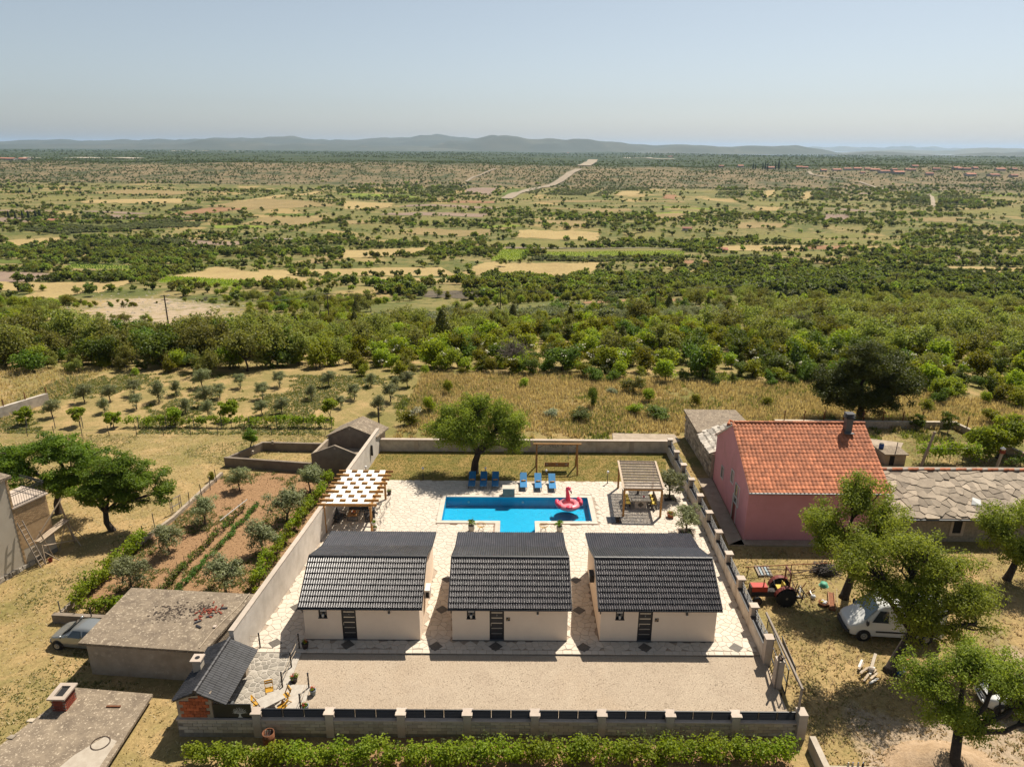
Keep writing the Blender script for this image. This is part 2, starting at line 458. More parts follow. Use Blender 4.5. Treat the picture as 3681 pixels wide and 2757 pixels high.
nt.links.new(fine, bp.inputs['Height']); nt.links.new(bp.outputs[0], b.inputs['Normal'])
def groundmat(name, cols, s1=.4, s2=5, dist=.08, lo=.38, hi=.64, strength=.7):
    m, nt, b = new_mat(name)
    mid, fine = _noise(nt, s1, 4, .65, None, .4), _noise(nt, s2, 4, .75)
    c = _mix(nt, cols[0], cols[1], _ramp(nt, mid, lo, hi))
    if len(cols) > 2: c = _mix(nt, c, cols[2], _ramp(nt, _noise(nt, s1 * .37, 5, .6, None, .6), .52, .68))
    c = _mix(nt, c, _mix(nt, (.7, .7, .7), (1.3, 1.3, 1.3), _ramp(nt, fine, .25, .75)), 1, 'MULTIPLY')
    nt.links.new(c, b.inputs['Base Color']); b.inputs['Roughness'].default_value = .95; b.inputs['Specular IOR Level'].default_value = .1
    bp = _n(nt, 'Bump'); bp.inputs['Strength'].default_value = strength; bp.inputs['Distance'].default_value = dist
    nt.links.new(fine, bp.inputs['Height']); nt.links.new(bp.outputs[0], b.inputs['Normal'])
    return m
groundmat('lawn_ground', [(.20, .142, .046), (.118, .105, .030), (.235, .16, .06)], .9, 7, .06)
groundmat('gravel_ground', [(.37, .30, .225), (.335, .268, .20), (.35, .275, .20)], .5, 16, .05, strength=.9)
for nm, a, b2 in (('vine_field', (.13, .165, .022), (.16, .185, .03)), ('straw_field', (.30, .225, .10), (.26, .19, .085)), ('tan_field', (.225, .165, .075), (.185, .14, .06)), ('red_field', (.23, .13, .07), (.19, .11, .055)),
                  ('green_field', (.075, .10, .018), (.10, .115, .026)), ('olive_field', (.13, .125, .036), (.16, .14, .048)), ('mauve_field', (.18, .13, .10), (.215, .155, .11)), ('dark_field', (.085, .07, .05), (.12, .098, .07))):
    groundmat(nm, [a, b2], .03, .6, .3, strength=.3)

# ---------------------------------------------------------------- terrain
ZL = [(20, -1.05), (36, -.9), (44, -.4), (56, -.3), (88, -.6), (108, -2.6), (140, -8), (200, -19), (300, -34), (450, -47), (620, -53), (1500, -53)]
ZR = [(20, -.95), (28, -.75), (33, -.32), (38, -.08), (60, 0), (72, -.15), (88, -.6), (108, -2.6), (140, -7), (200, -17), (300, -33), (450, -47), (620, -53), (1500, -53)]
def nz(x, y, s, k=0): return noise.noise(Vector((x * s, y * s, k)))
def T(x, y):
    t = ss(-16, 14, x)
    z = seg(y, ZL) * (1 - t) + seg(y, ZR) * t
    if y > 95:
        z += nz(x, y, .008, 3) * 4 * ss(95, 320, y) + nz(x, y, .03, 5) * .8 * ss(95, 160, y)
    if y > 1400:
        c = 1 + .25 * nz(x, 0, .0011, 9) + .1 * nz(x, y, .004, 2)
        st = 1550 - .06 * x + 60 * nz(x, 0, .003, 4)
        z += 31 * c * ss(st, st + 680, y) + 3 * nz(x, y, .006, 8) * ss(st, st + 300, y)
        z -= 10 * ss(3000, 8000, y)
        z -= 34 * ss(6500, 9000, y) * ss(.12, .3, x / y)
    return z
def ray(u, v): return _fwd * F_PX + _rt * (u - PW / 2) - _up * (v - PH / 2)
def GT(u, v):                                    # where a line of sight meets the terrain: authoring aid, gives plain world points
    d = ray(u, v); d /= d.y; y = 30.0
    while y < 12000:
        if CAM_H + d.z * y <= T(d.x * y, y): break
        y *= 1.01
    a, b = y / 1.01, y
    for _ in range(18):
        m_ = (a + b) / 2
        if CAM_H + d.z * m_ <= T(d.x * m_, m_): b = m_
        else: a = m_
    return Vector((d.x * b, b, T(d.x * b, b)))
COMPOUND = [(-17.05, 28.9), (15.0, 28.9), (15.2, 64.0), (-12.75, 64.0), (-15.3, 36.2), (-17.05, 33.6)]
GARDEN = [(-16.2, 40), (-16.2, 46), (-15.2, 58.5), (-19.5, 59.5), (-26.2, 58.2), (-27.2, 50), (-28.6, 39.5), (-24.5, 38.6)]
ROCKY = [GT(*p) for p in ((130, 1195), (330, 1060), (600, 1040), (860, 1095), (900, 1180), (700, 1215), (420, 1235), (260, 1150))]
ROCKY = [(p.x, p.y) for p in ROCKY]
def edge_d(x, y, P):
    d = 1e9; n = len(P)
    for i in range(n):
        (x0, y0), (x1, y1) = P[i], P[(i + 1) % n]
        dx, dy = x1 - x0, y1 - y0
        t = min(1, max(0, ((x - x0) * dx + (y - y0) * dy) / (dx * dx + dy * dy)))
        d = min(d, math.hypot(x - x0 - t * dx, y - y0 - t * dy))
    return d if in_poly(x, y, P) else -d
rows, y = [], 14.0
while y < 11000: rows.append(y); y *= 1.0125
cols = [i * .0125 for i in range(-84, 85)]
V, Fc, at = [], [], {k: [] for k in ('lush', 'soil', 'rock', 'far', 'scrub', 'wood')}
nc = len(cols)
for y in rows:
    for s_ in cols:
        x = s_ * (y + 28)
        z = T(x, y); V.append((x, y, z))
        st = 1550 - .06 * x + 60 * nz(x, 0, .003, 4)
        at['far'].append(ss(90, 260, y)); at['scrub'].append(ss(st - 60, st + 60, y)); at['wood'].append(ss(st + 500, st + 760, y + 120 * nz(x, y, .002, 1)))
        at['soil'].append(ss(-.6, .6, edge_d(x, y, GARDEN)) if y < 70 else 0)
        r_ = .60 * ss(-14, 14, edge_d(x, y, ROCKY)) if 100 < y < 300 else 0
        if y < 50 and x > 15: r_ = max(r_, .62 * ss(34, 29, y + 2 * nz(x, y, .3, 2)) * ss(16, 18, x), .75 * ss(26, 31, x) * ss(40, 33, y))
        if y < 30 and -17 < x < 14: at['soil'][-1] = .62 * ss(-17, -11, x)
        at['rock'].append(r_)
        at['lush'].append(max(.9 * ss(50, 66, y) * ss(14, 22, x), .55 + .5 * nz(x, y, .06, 6) if y > 60 else .25 + .5 * nz(x, y, .09, 6)))
nr = len(rows)
for j in range(nr - 1):
    for i in range(nc - 1):
        a = j * nc + i
        q = [V[k] for k in (a, a + 1, a + nc + 1, a + nc)]
        if rows[j] < 66 and all(in_poly(p[0], p[1], COMPOUND) for p in q): continue
        Fc.append((a, a + 1, a + nc + 1, a + nc))
me = bpy.data.meshes.new('ground'); me.from_pydata(V, [], Fc)
for k, vals in at.items():
    me.attributes.new(k, 'FLOAT', 'POINT').data.foreach_set('value', vals)
me.polygons.foreach_set('use_smooth', [True] * len(me.polygons))
me.materials.append(M('dry_ground'))
ground = bpy.data.objects.new('ground', me); COL.objects.link(ground); ground['kind'] = 'structure'

# sea, hills, islands
mb = MB(); mb.add([(-40000, 8500, -59), (40000, 8500, -59), (40000, 39000, -59), (-40000, 39000, -59)], [(0, 1, 2, 3)])
mb.build('sea', 'sea')['kind'] = 'structure'
def ridge(name, x0, x1, yc, depth, prof, base, mt='hill', seed=1, rough=.12):
    """a range of hills: prof is [(t, height)] along it; built as a heightfield with real depth"""
    nx, ny = 150, 14
    V, Fs = [], []
    for j in range(ny + 1):
        v = j / ny
        for i in range(nx + 1):
            t = i / nx; x = lerp(x0, x1, t)
            h = seg(t, prof)
            yy = yc + (v - .5) * depth + 500 * nz(x, 0, .0004, seed)
            k = math.sin(PI * v) ** 1.3
            sp = 1.0 + .6 * rough * 4 * nz(x, yy, .0006, seed) + rough * 3.2 * nz(x, yy, .0022, seed + 3)
            V.append((x, yy, base + max(0, h * k * sp + h * rough * nz(x, yy, .005, seed + 5) * k)))
    for j in range(ny):
        for i in range(nx):
            a = j * (nx + 1) + i; Fs.append((a, a + 1, a + nx + 2, a + nx + 1))
    mb = MB(); mb.add(V, Fs); o = mb.build(name, mt, None, True); o['kind'] = 'structure'
    return o
ridge('hills', -11500, 1700, 13500, 4200, [(0, 95), (.12, 110), (.3, 130), (.42, 150), (.5, 175), (.56, 190), (.62, 170), (.68, 200), (.76, 225), (.84, 200), (.93, 120), (1, 20)], -42, 'hill', 3)
ridge('hills', -9000, -200, 10800, 2200, [(0, 60), (.2, 70), (.45, 95), (.55, 130), (.7, 95), (.9, 60), (1, 20)], -46, 'hill', 13)
ridge('hills', -1400, 3100, 10900, 1800, [(0, 30), (.12, 150), (.25, 190), (.5, 170), (.75, 110), (.9, 100), (1, 25)], -42, 'hill', 21)
ridge('hills', 1500, 4300, 9800, 1500, [(0, 10), (.25, 105), (.5, 85), (.75, 122), (.92, 70), (1, 5)], -44, 'hill', 33)
ridge('hills', 3700, 8200, 8600, 1000, [(0, 8), (.12, 45), (.3, 15), (.45, 62), (.6, 30), (.8, 62), (1, 40)], -46, 'hill', 37)
ridge('island', 2200, 17500, 25500, 2600, [(0, 30), (.1, 150), (.25, 110), (.4, 130), (.6, 150), (.75, 170), (.9, 120), (1, 130)], -59, 'island', 41)
ridge('island', 6300, 12500, 15000, 1600, [(0, 10), (.2, 70), (.35, 60), (.5, 130), (.7, 110), (.85, 130), (1, 90)], -59, 'island', 47)
ridge('island', 600, 4600, 20500, 1600, [(0, 10), (.2, 170), (.35, 120), (.6, 130), (.8, 90), (1, 10)], -59, 'island', 53)

# fields on the valley floor: sheets that follow the terrain, corners read off as world points
def field(name, mt, px, lift=.06, nx=16, ny=10):
    c = [GT(*p) for p in px]
    V, Fs = [], []
    for j in range(ny + 1):
        for i in range(nx + 1):
            a = c[0].lerp(c[1], i / nx); b = c[3].lerp(c[2], i / nx); p = a.lerp(b, j / ny)
            w_ = (0 < i < nx and j in (0, ny)) or (0 < j < ny and i in (0, nx))
            if w_: p.x += rnd.uniform(-1, 1) * p.y * .004; p.y += rnd.uniform(-1, 1) * p.y * .006
            V.append((p.x, p.y, T(p.x, p.y) + lift + p.y * .00015))
    for j in range(ny):
        for i in range(nx):
            a = j * (nx + 1) + i; Fs.append((a, a + 1, a + nx + 2, a + nx + 1))
    o = MB().add(V, Fs).build(name, mt, None, True); o['kind'] = 'structure'
    return [(q.x, q.y) for q in c]
def q1(x, y): return (x / 1.798, 480 + y / 1.798)          # the enlargements the corners were read from
def q2(x, y): return (1230 + x / 1.798, 480 + y / 1.798)
def q3(x, y): return (2460 + x / 1.812, 480 + y / 1.812)
def q4(x, y): return (x / 1.798, 900 + y / 1.798)
def q5(x, y): return (1230 + x / 1.798, 900 + y / 1.798)
def q6(x, y): return (2460 + x / 1.812, 900 + y / 1.812)
OPEN = []
for px in ((q5(960, 66), q5(1160, 70), q5(1210, -5), q5(1030, -5)), (q5(1290, 38), q5(2210, 40), q5(2210, 12), q5(1330, 12)), (q4(1020, 208), q4(1560, 238), q4(1640, 200), q4(1080, 172)), (q4(420, 112), q4(860, 128), q4(880, 100), q4(470, 88))): OPEN.append(field('vineyard_ground', 'vine_field', px, .10))
for mt, px in (
    ('straw_field', (q1(10, 730), q1(390, 712), q1(400, 672), q1(60, 690))), ('straw_field', (q1(520, 448), q1(1180, 452), q1(1200, 425), q1(560, 432))),
    ('red_field', (q1(1075, 530), q1(1360, 515), q1(1650, 487), q1(1350, 480))), ('tan_field', (q1(1330, 470), q1(1750, 490), q1(2200, 470), q1(1700, 415))),
    ('straw_field', (q1(1500, 440), q1(1700, 430), q1(2110, 380), q1(2060, 374))), ('green_field', (q1(1710, 528), q1(2040, 530), q1(2040, 516), q1(1740, 518))),
    ('tan_field', (q1(1550, 590), q1(2050, 590), q1(2150, 550), q1(1720, 540))), ('tan_field', (q1(760, 625), q1(900, 628), q1(880, 605), q1(770, 605))),
    ('tan_field', (q1(440, 385), q1(1100, 400), q1(1500, 380), q1(700, 372))), ('olive_field', (q1(200, 435), q1(520, 440), q1(560, 408), q1(300, 408))),
    ('straw_field', (q2(0, 490), q2(320, 480), q2(330, 450), q2(20, 440))), ('green_field', (q2(30, 420), q2(170, 418), q2(205, 395), q2(110, 393))),
    ('green_field', (q2(320, 420), q2(420, 416), q2(455, 395), q2(370, 395))), ('mauve_field', (q2(780, 392), q2(960, 400), q2(1010, 352), q2(830, 352))),
    ('green_field', (q2(1000, 402), q2(1110, 400), q2(1150, 360), q2(1080, 360))), ('olive_field', (q2(1070, 432), q2(1210, 430), q2(1260, 392), q2(1150, 392))),
    ('red_field', (q2(700, 450), q2(990, 452), q2(990, 438), q2(720, 436))), ('straw_field', (q2(1760, 402), q2(1900, 405), q2(1950, 376), q2(1800, 374))),
    ('red_field', (q2(2070, 420), q2(2150, 430), q2(2155, 398), q2(2090, 396))), ('tan_field', (q2(430, 650), q2(960, 660), q2(970, 622), q2(480, 612))),
    ('straw_field', (q2(1130, 672), q2(1650, 695), q2(1665, 638), q2(1150, 625))), ('tan_field', (q2(1100, 560), q2(1560, 610), q2(1600, 570), q2(1300, 560))),
    ('olive_field', (q2(450, 590), q2(640, 590), q2(700, 540), q2(520, 540))), ('tan_field', (q2(0, 590), q2(150, 585), q2(200, 560), q2(0, 565))),
    ('tan_field', (q2(2000, 550), q2(2210, 560), q2(2210, 515), q2(2020, 520))), ('olive_field', (q2(1850, 690), q2(2050, 690), q2(2080, 640), q2(1900, 645))),
    ('straw_field', (q3(420, 500), q3(620, 505), q3(640, 480), q3(470, 478))), ('olive_field', (q3(400, 470), q3(700, 478), q3(760, 448), q3(430, 440))),
    ('straw_field', (q3(505, 415), q3(560, 418), q3(600, 370), q3(545, 370))), ('olive_field', (q3(565, 418), q3(620, 418), q3(650, 372), q3(605, 372))),
    ('straw_field', (q3(770, 430), q3(810, 432), q3(840, 382), q3(800, 380))), ('mauve_field', (q3(900, 570), q3(1060, 575), q3(1060, 530), q3(920, 528))),
    ('tan_field', (q3(320, 620), q3(640, 615), q3(680, 585), q3(370, 582))), ('olive_field', (q3(470, 690), q3(600, 700), q3(620, 660), q3(480, 660))),
    ('red_field', (q3(790, 755), q3(1100, 758), q3(1050, 735), q3(820, 732))), ('straw_field', (q3(1100, 760), q3(1330, 758), q3(1310, 738), q3(1120, 736))),
    ('tan_field', (q3(1450, 570), q3(1750, 580), q3(1850, 550), q3(1480, 548))), ('tan_field', (q3(1900, 650), q3(2180, 710), q3(2200, 690), q3(1940, 640))),
    ('olive_field', (q3(1780, 520), q3(2200, 545), q3(2200, 500), q3(1820, 500))), ('olive_field', (q3(2000, 512), q3(2200, 515), q3(2200, 485), q3(2020, 482))),
    ('straw_field', (q4(1060, 180), q4(2050, 215), q4(2130, 185), q4(1400, 105))), ('straw_field', (q4(640, 280), q4(900, 200), q4(1060, 165), q4(560, 240))),
    ('olive_field', (q4(1000, 215), q4(1560, 245), q4(1640, 205), q4(1080, 168))), ('straw_field', (q4(0, 335), q4(420, 300), q4(640, 250), q4(240, 268))),
    ('tan_field', (q4(300, 140), q4(840, 165), q4(880, 125), q4(420, 110))), ('tan_field', (q4(1860, 88), q4(2110, 80), q4(2200, 10), q4(2150, 30))),
    ('straw_field', (q5(740, 165), q5(1540, 170), q5(1750, 80), q5(920, 80))), ('dark_field', (q5(520, 300), q5(1000, 310), q5(1220, 262), q5(560, 262))),
    ('straw_field', (q5(0, 55), q5(560, 20), q5(560, -20), q5(0, 0))), ('red_field', (q5(1300, 262), q5(2200, 240), q5(2200, 222), q5(1340, 232))),
    ('red_field', (q5(1460, 352), q5(2200, 330), q5(2200, 312), q5(1700, 322))), ('olive_field', (q5(1250, 15), q5(2200, 20), q5(2200, -5), q5(1300, -5))),
    ('tan_field', (q6(270, 215), q6(540, 200), q6(540, 180), q6(290, 180))), ('tan_field', (q6(640, 80), q6(1100, 72), q6(1060, 38), q6(620, 40))),
    ('dark_field', (q6(1580, 75), q6(2050, 92), q6(2030, 68), q6(1620, 58))), ('red_field', (q6(0, 90), q6(170, 84), q6(150, 62), q6(0, 68)))):
    OPEN.append(field('field', mt, px))
# many narrow strip fields in between, most lying across the valley
rgf = random.Random(202)
for _ in range(150):
    yy = math.exp(rgf.uniform(math.log(330), math.log(1480))); xx = rgf.uniform(-.85, .85) * yy; L, D_ = rgf.uniform(35, 150), rgf.uniform(14, 48); a = rgf.gauss(-.05, .16)
    if any(in_poly(xx + i * L * .4, yy + j * D_ * .4, P) for P in OPEN for i in (-1, 0, 1) for j in (-1, 0, 1)): continue
    ca, sa = math.cos(a), math.sin(a); V, Fs = [], []; sk = rgf.uniform(-.5, .5)
    cs = [(xx + (i * ca * L - j * sa * D_) * .5 + sk * j * D_, yy + (i * sa * L + j * ca * D_) * .5) for i, j in ((-1, -1), (1, -1), (1, 1), (-1, 1))]
    for j in range(7):
        for i in range(11):
            px_, py_ = [lerp(lerp(cs[0][q], cs[1][q], i / 10), lerp(cs[3][q], cs[2][q], i / 10), j / 6) for q in (0, 1)]
            V.append((px_, py_, T(px_, py_) + .06 + py_ * .00015))
    for j in range(6):
        for i in range(10): k = j * 11 + i; Fs.append((k, k + 1, k + 12, k + 11))
    MB().add(V, Fs).build('field', rgf.choice(['olive_field', 'olive_field', 'green_field', 'tan_field', 'straw_field', 'tan_field', 'mauve_field', 'vine_field']), None, True)['kind'] = 'structure'
    OPEN.append(cs)
# tracks and the cut line up the far slope
TRK = []
def track(name, mt, px, wd, lift=.25):
    pts = [GT(*p) for p in px]; fine = []; TRK.append(([(p.x, p.y) for p in pts], wd / 2 + 4))
    for a, b in zip(pts, pts[1:]):
        for k in range(8): fine.append(a.lerp(b, k / 8))
    fine.append(pts[-1])
    V, Fs = [], []
    for i, p in enumerate(fine):
        d = (fine[min(i + 1, len(fine) - 1)] - fine[max(i - 1, 0)]); d.z = 0; d.normalize()
        s_ = Vector((d.y, -d.x, 0)) * wd / 2
        for q in (p - s_, p + s_): V.append((q.x, q.y, T(q.x, q.y) + lift + p.y * .0004))
    for i in range(len(fine) - 1): Fs.append((2 * i, 2 * i + 1, 2 * i + 3, 2 * i + 2))
    o = MB().add(V, Fs).build(name, mt, None, True); o['kind'] = 'structure'
track('track', 'track', (q2(1060, 425), q2(1200, 370), q2(1300, 350), q2(1420, 300), q2(1470, 262), q2(1530, 232)), 20, .6)
track('track', 'track', (q2(1560, 212), q2(1600, 190), q2(1625, 172)), 40, 1.2)
track('track', 'track', (q2(800, 315), q2(850, 285), q2(940, 250), q2(990, 230)), 7, .5)
track('track', 'track', (q3(810, 250), q3(830, 270), q3(960, 290), q3(1060, 298)), 9, .6)
track('track', 'track', (q3(1140, 318), q3(1220, 345), q3(1310, 368)), 7, .6)
track('track', 'track', (q3(1600, 488), q3(1622, 470), q3(1612, 415), q3(1590, 400)), 6, .4)
track('road', 'tarmac_pale', (q2(1060, 742), q2(1400, 745), q2(1700, 748), q2(2200, 752)), 4.5, .3)
track('road', 'tarmac_pale', (q1(1640, 680), q1(1800, 686), q1(1990, 690)), 4.5, .3)
track('track', 'fresh_screed', (q2(1830, 160), q2(2000, 165), q2(2150, 168)), 30, 1)
track('track', 'fresh_screed', (q1(140, 160), q1(500, 160), q1(900, 165)), 60, 1)
track('track', 'fresh_screed', (q1(1110, 115), q1(1350, 117), q1(1580, 118)), 60, 1.5)

# the air: even haze round everything, sky outside
m = bpy.data.materials.new('haze_air'); m.use_nodes = True; MATS['haze_air'] = m
nt = m.node_tree; nt.nodes.remove(nt.nodes['Principled BSDF'])
pv = nt.nodes.new('ShaderNodeVolumePrincipled')
pv.inputs['Color'].default_value = (.50, .69, .93, 1); pv.inputs['Density'].default_value = 3.0e-5; pv.inputs['Anisotropy'].default_value = .25
nt.links.new(pv.outputs[0], nt.nodes['Material Output'].inputs['Volume'])
hz = MB().box(-45000, -400, -62, 45000, 42000, 260).build('haze', 'haze_air'); hz['kind'] = 'stuff'; hz['label'] = 'thin pale haze over the whole valley'
hz.display_type = 'WIRE'
# ---------------------------------------------------------------- plants
def leaf(mb, c, n, size, asp, rg, tone):
    """one leaf-sized face at c, turned to face n with a random spin"""
    u = n.orthogonal().normalized(); v = n.cross(u)
    a = rg.uniform(0, 2 * PI); d = u * math.cos(a) + v * math.sin(a); e = n.cross(d)
    l, w_ = size * rg.uniform(.7, 1.35), size * asp * rg.uniform(.7, 1.3)
    k = n * l * .12
    mb.add([tuple(c - d * l * .5 - k), tuple(c + e * w_ * .5 + k), tuple(c + d * l * .5 - k), tuple(c - e * w_ * .5 + k)], [(0, 1, 2, 3)], tone)
def rvec(rg):
    while True:
        v = Vector((rg.uniform(-1, 1), rg.uniform(-1, 1), rg.uniform(-1, 1)))
        if .05 < v.length < 1: return v.normalized()
def leaves(mb, clumps, n, size, asp, rg, flat=.35, drop=0.0):
    """n leaves shared out over clumps [(centre, radius)]; faces lean outward and up"""
    tot = sum(r_ ** 2 for _, r_ in clumps)
    for c, r_ in clumps:
        ct = rg.uniform(-.7, .7)
        for _ in range(max(3, int(n * r_ * r_ / tot))):
            d = rvec(rg); q = r_ * (rg.random() ** .55)
            p = c + Vector((d.x * q, d.y * q, d.z * q * (1 - flat)))
            if drop: p.z -= drop * r_ * rg.random() ** 2
            nn = (d * .9 + Vector((0, 0, .55)) + rvec(rg) * .8).normalized()
            leaf(mb, p, nn, size, asp, rg, max(-1, min(1, ct + rg.uniform(-.5, .5))))
def crown(rg, lobes, n, rr, shell=.5):
    """clump centres spread through a crown made of ellipsoid lobes [(c, (rx, ry, rz))]"""
    out = []; wts = [a * b * c for _, (a, b, c) in lobes]; tot = sum(wts)
    for (c, r_), wt in zip(lobes, wts):
        for _ in range(max(2, round(n * wt / tot))):
            d = rvec(rg); q = rg.random() ** (1 - shell * .75)
            q *= .82 + .36 * noise.noise(Vector(d * 1.7) + Vector(c))
            p = Vector((c[0] + d.x * r_[0] * q, c[1] + d.y * r_[1] * q, c[2] + d.z * r_[2] * q))
            out.append((p, rr * rg.uniform(.6, 1.3)))
    return out
def limbs(mb, rg, base, fork, r0, lobes, clumps, sub=.5, n=6, wob=.12):
    """a tapered trunk from base to fork, limbs out to the lobes, branches on to the clumps"""
    base, fork = Vector(base), Vector(fork)
    L = (fork - base).length
    mid = base.lerp(fork, .5) + Vector((rg.uniform(-1, 1), rg.uniform(-1, 1), 0)) * wob * L
    mb.tube([base - Vector((0, 0, .15)), base + (mid - base) * .12, mid, fork], [r0 * 1.55, r0 * 1.1, r0 * .9, r0 * .78], n + 2)
    hubs = []
    for c, r_ in lobes:
        c = Vector(c); e = c + Vector((rg.uniform(-.2, .2) * r_[0], rg.uniform(-.2, .2) * r_[1], -.1 * r_[2]))
        m1 = fork.lerp(e, .45) + Vector((rg.uniform(-1, 1), rg.uniform(-1, 1), rg.uniform(.1, .6))) * (e - fork).length * .13
        mb.tube([fork, m1, e], [r0 * .62, r0 * .42, r0 * .22], n)
        hubs.append((m1, e))
    for p, r_ in clumps:
        if rg.random() > sub: continue
        h = min(hubs, key=lambda q: (q[1] - p).length)
        s_ = h[0].lerp(h[1], rg.uniform(.2, 1))
        m1 = s_.lerp(p, .5) + rvec(rg) * (p - s_).length * .16
        mb.tube([s_, m1, p], [r0 * .24, r0 * .15, r0 * .05], 4, False)
FULL = 1.08
def tree(name, label, loc, lobes, fork, r0, nclump, rr, nleaf, size, asp, leafm, barkm='bark', group=None, seed=1, flat=.35, sub=.6, drop=0, shell=.5, cat='tree', wob=.12):
    """one tree of its own: lobes and fork relative to its foot"""
    rg = random.Random(seed)
    t = thing(name, label, cat, loc, 0, group)
    cl = crown(rg, lobes, int(nclump * 1.75), rr * FULL, shell); nleaf = int(nleaf * 2.3)
    b = MB(); limbs(b, rg, (0, 0, 0), fork, r0, lobes, cl, sub, wob=wob); b.build('trunk', barkm, t, True)
    l = MB(); leaves(l, cl, nleaf, size, asp, rg, flat, drop); l.build('crown', leafm, t)
    return t
def proto(seed, lobes, fork, r0, nclump, rr, nleaf, size, asp, leafm, barkm='bark', flat=.35, sub=.5, drop=0, shell=.5, stems=1):
    rg = random.Random(seed)
    cl = crown(rg, lobes, nclump, rr, shell)
    b = MB()
    for k in range(stems):
        o = Vector((rg.uniform(-.2, .2), rg.uniform(-.2, .2), 0)) * (stems > 1)
        limbs(b, rg, tuple(o), tuple(Vector(fork) + o), r0, lobes if stems == 1 else rg.sample(lobes, 1), cl, sub / stems)
    l = MB(); leaves(l, cl, nleaf, size, asp, rg, flat, drop)
    tm, cm = b.mesh('trunk', smooth=True), l.mesh('crown')
    tm.materials.append(M(barkm)); cm.materials.append(M(leafm))
    return tm, cm
def joined(seed, lobes, fork, r0, nclump, rr, nleaf, size, asp, leafm, barkm='bark', flat=.35, sub=.4, drop=0, shell=.5, name='shrub', trunk=True):
    rg = random.Random(seed)
    cl = crown(rg, lobes, nclump, rr, shell)
    b = MB()
    if trunk: limbs(b, rg, (0, 0, 0), fork, r0, lobes, cl, sub, 4)
    nb = len(b.f)
    leaves(b, cl, nleaf, size, asp, rg, flat, drop)
    me = b.mesh(name); me.materials.append(M(barkm)); me.materials.append(M(leafm))
    me.polygons.foreach_set('material_index', [0] * nb + [1] * (len(b.f) - nb))
    return me
def plant(pr, name, label, cat, loc, rz=0, sc=1, group=None):
    t = thing(name, label, cat, loc, rz, group)
    t.scale = (sc,) * 3 if not isinstance(sc, tuple) else sc
    for nm, me in zip(('trunk', 'crown'), pr): inst(me, nm, t, (0, 0, 0))
    return t
def single(me, name, label, cat, loc, rz, sc, group=None):
    o = bpy.data.objects.new(name, me); COL.objects.link(o)
    o.location, o.rotation_euler, o.scale = loc, (0, 0, rz), (sc,) * 3 if not isinstance(sc, tuple) else sc
    return tag(o, label, cat, group)

OLIVE = [proto(101, [((0, 0, 1.3), (1.15, 1.15, .9)), ((.3, .1, 1.75), (.75, .75, .65))], (0, 0, .4), .07, 34, .34, 2600, .17, .32, 'leaf_olive', 'bark_olive', .2, .8),
         proto(102, [((-.3, 0, 1.25), (.95, 1.0, .85)), ((.45, .1, 1.5), (.85, .9, .85))], (0, 0, .4), .07, 32, .33, 2400, .17, .32, 'leaf_olive', 'bark_olive', .2, .8),
         proto(103, [((0, 0, 1.1), (.9, .95, .9)), ((.1, 0, 1.8), (.65, .65, .6))], (0, 0, .3), .06, 30, .32, 2200, .17, .32, 'leaf_olive', 'bark_olive', .1, .8)]
FIG = [proto(111, [((0, 0, 1.3), (1.0, 1.0, .85))], (0, 0, .35), .07, 26, .36, 1500, .24, .6, 'leaf_vine', 'bark_olive', .2, .8),
       proto(112, [((-.2, .1, 1.3), (.8, .9, .8)), ((.4, 0, 1.5), (.7, .7, .7))], (0, 0, .35), .07, 24, .36, 1400, .24, .6, 'leaf_vine', 'bark_olive', .2, .8)]

# ---- trees of the village, one by one
tree('almond_tree', 'large round-crowned green tree shading the lawn behind the pool loungers', (-3.35, 58.55, 0),
     [((-2.2, .2, 4.6), (2.4, 2.3, 2.0)), ((.3, .3, 6.0), (2.3, 2.2, 2.1)), ((2.7, .3, 5.0), (2.2, 2.2, 2.2)), ((3.6, -.2, 3.2), (1.2, 1.5, 1.7)), ((-.2, -.8, 4.4), (2.2, 1.8, 1.6)), ((1.3, .6, 3.3), (1.6, 1.4, 1.0))],
     (.35, 0, 1.9), .34, 120, .72, 15500, .19, .5, 'leaf_almond', seed=11, drop=.5)
tree('spreading_tree', 'flat-topped spreading green tree with a leaning limb beside the sunlit field', (-30.9, 48.6, T(-30.9, 48.6)),
     [((-.2, 0, 4.4), (2.0, 1.9, 1.5)), ((2.6, .2, 4.3), (2.3, 2.0, 1.3)), ((4.4, 0, 3.5), (1.2, 1.4, 1.0)), ((1.1, .2, 5.6), (1.8, 1.7, 1.0)), ((-1.4, -.2, 3.1), (1.6, 1.5, 1.1)), ((1.7, -.6, 2.9), (1.8, 1.3, .9)), ((.3, -.4, 3.6), (2.2, 1.6, 1.1))],
     (-.25, 0, 1.6), .24, 95, .62, 11500, .21, .42, 'leaf_walnut', seed=12, flat=.65, drop=.2)
tree('spreading_tree', 'wide flat-topped green tree behind the balcony of the unfinished house', (-36.6, 51.2, T(-36.6, 51.2)),
     [((-3.4, 0, 5.0), (2.6, 2.3, 1.4)), ((.2, .2, 5.6), (2.6, 2.3, 1.5)), ((3.0, .2, 4.9), (2.3, 2.1, 1.3)), ((1.6, -.8, 3.6), (2.4, 1.8, 1.1)), ((-2.2, -.6, 3.9), (2.2, 1.8, 1.2)), ((.5, -.6, 2.8), (2.4, 1.6, 1.0)), ((2.6, -.4, 3.2), (1.8, 1.5, 1.0))],
     (.3, 0, 1.8), .28, 105, .72, 12000, .23, .42, 'leaf_walnut', seed=13, flat=.65, drop=.2)
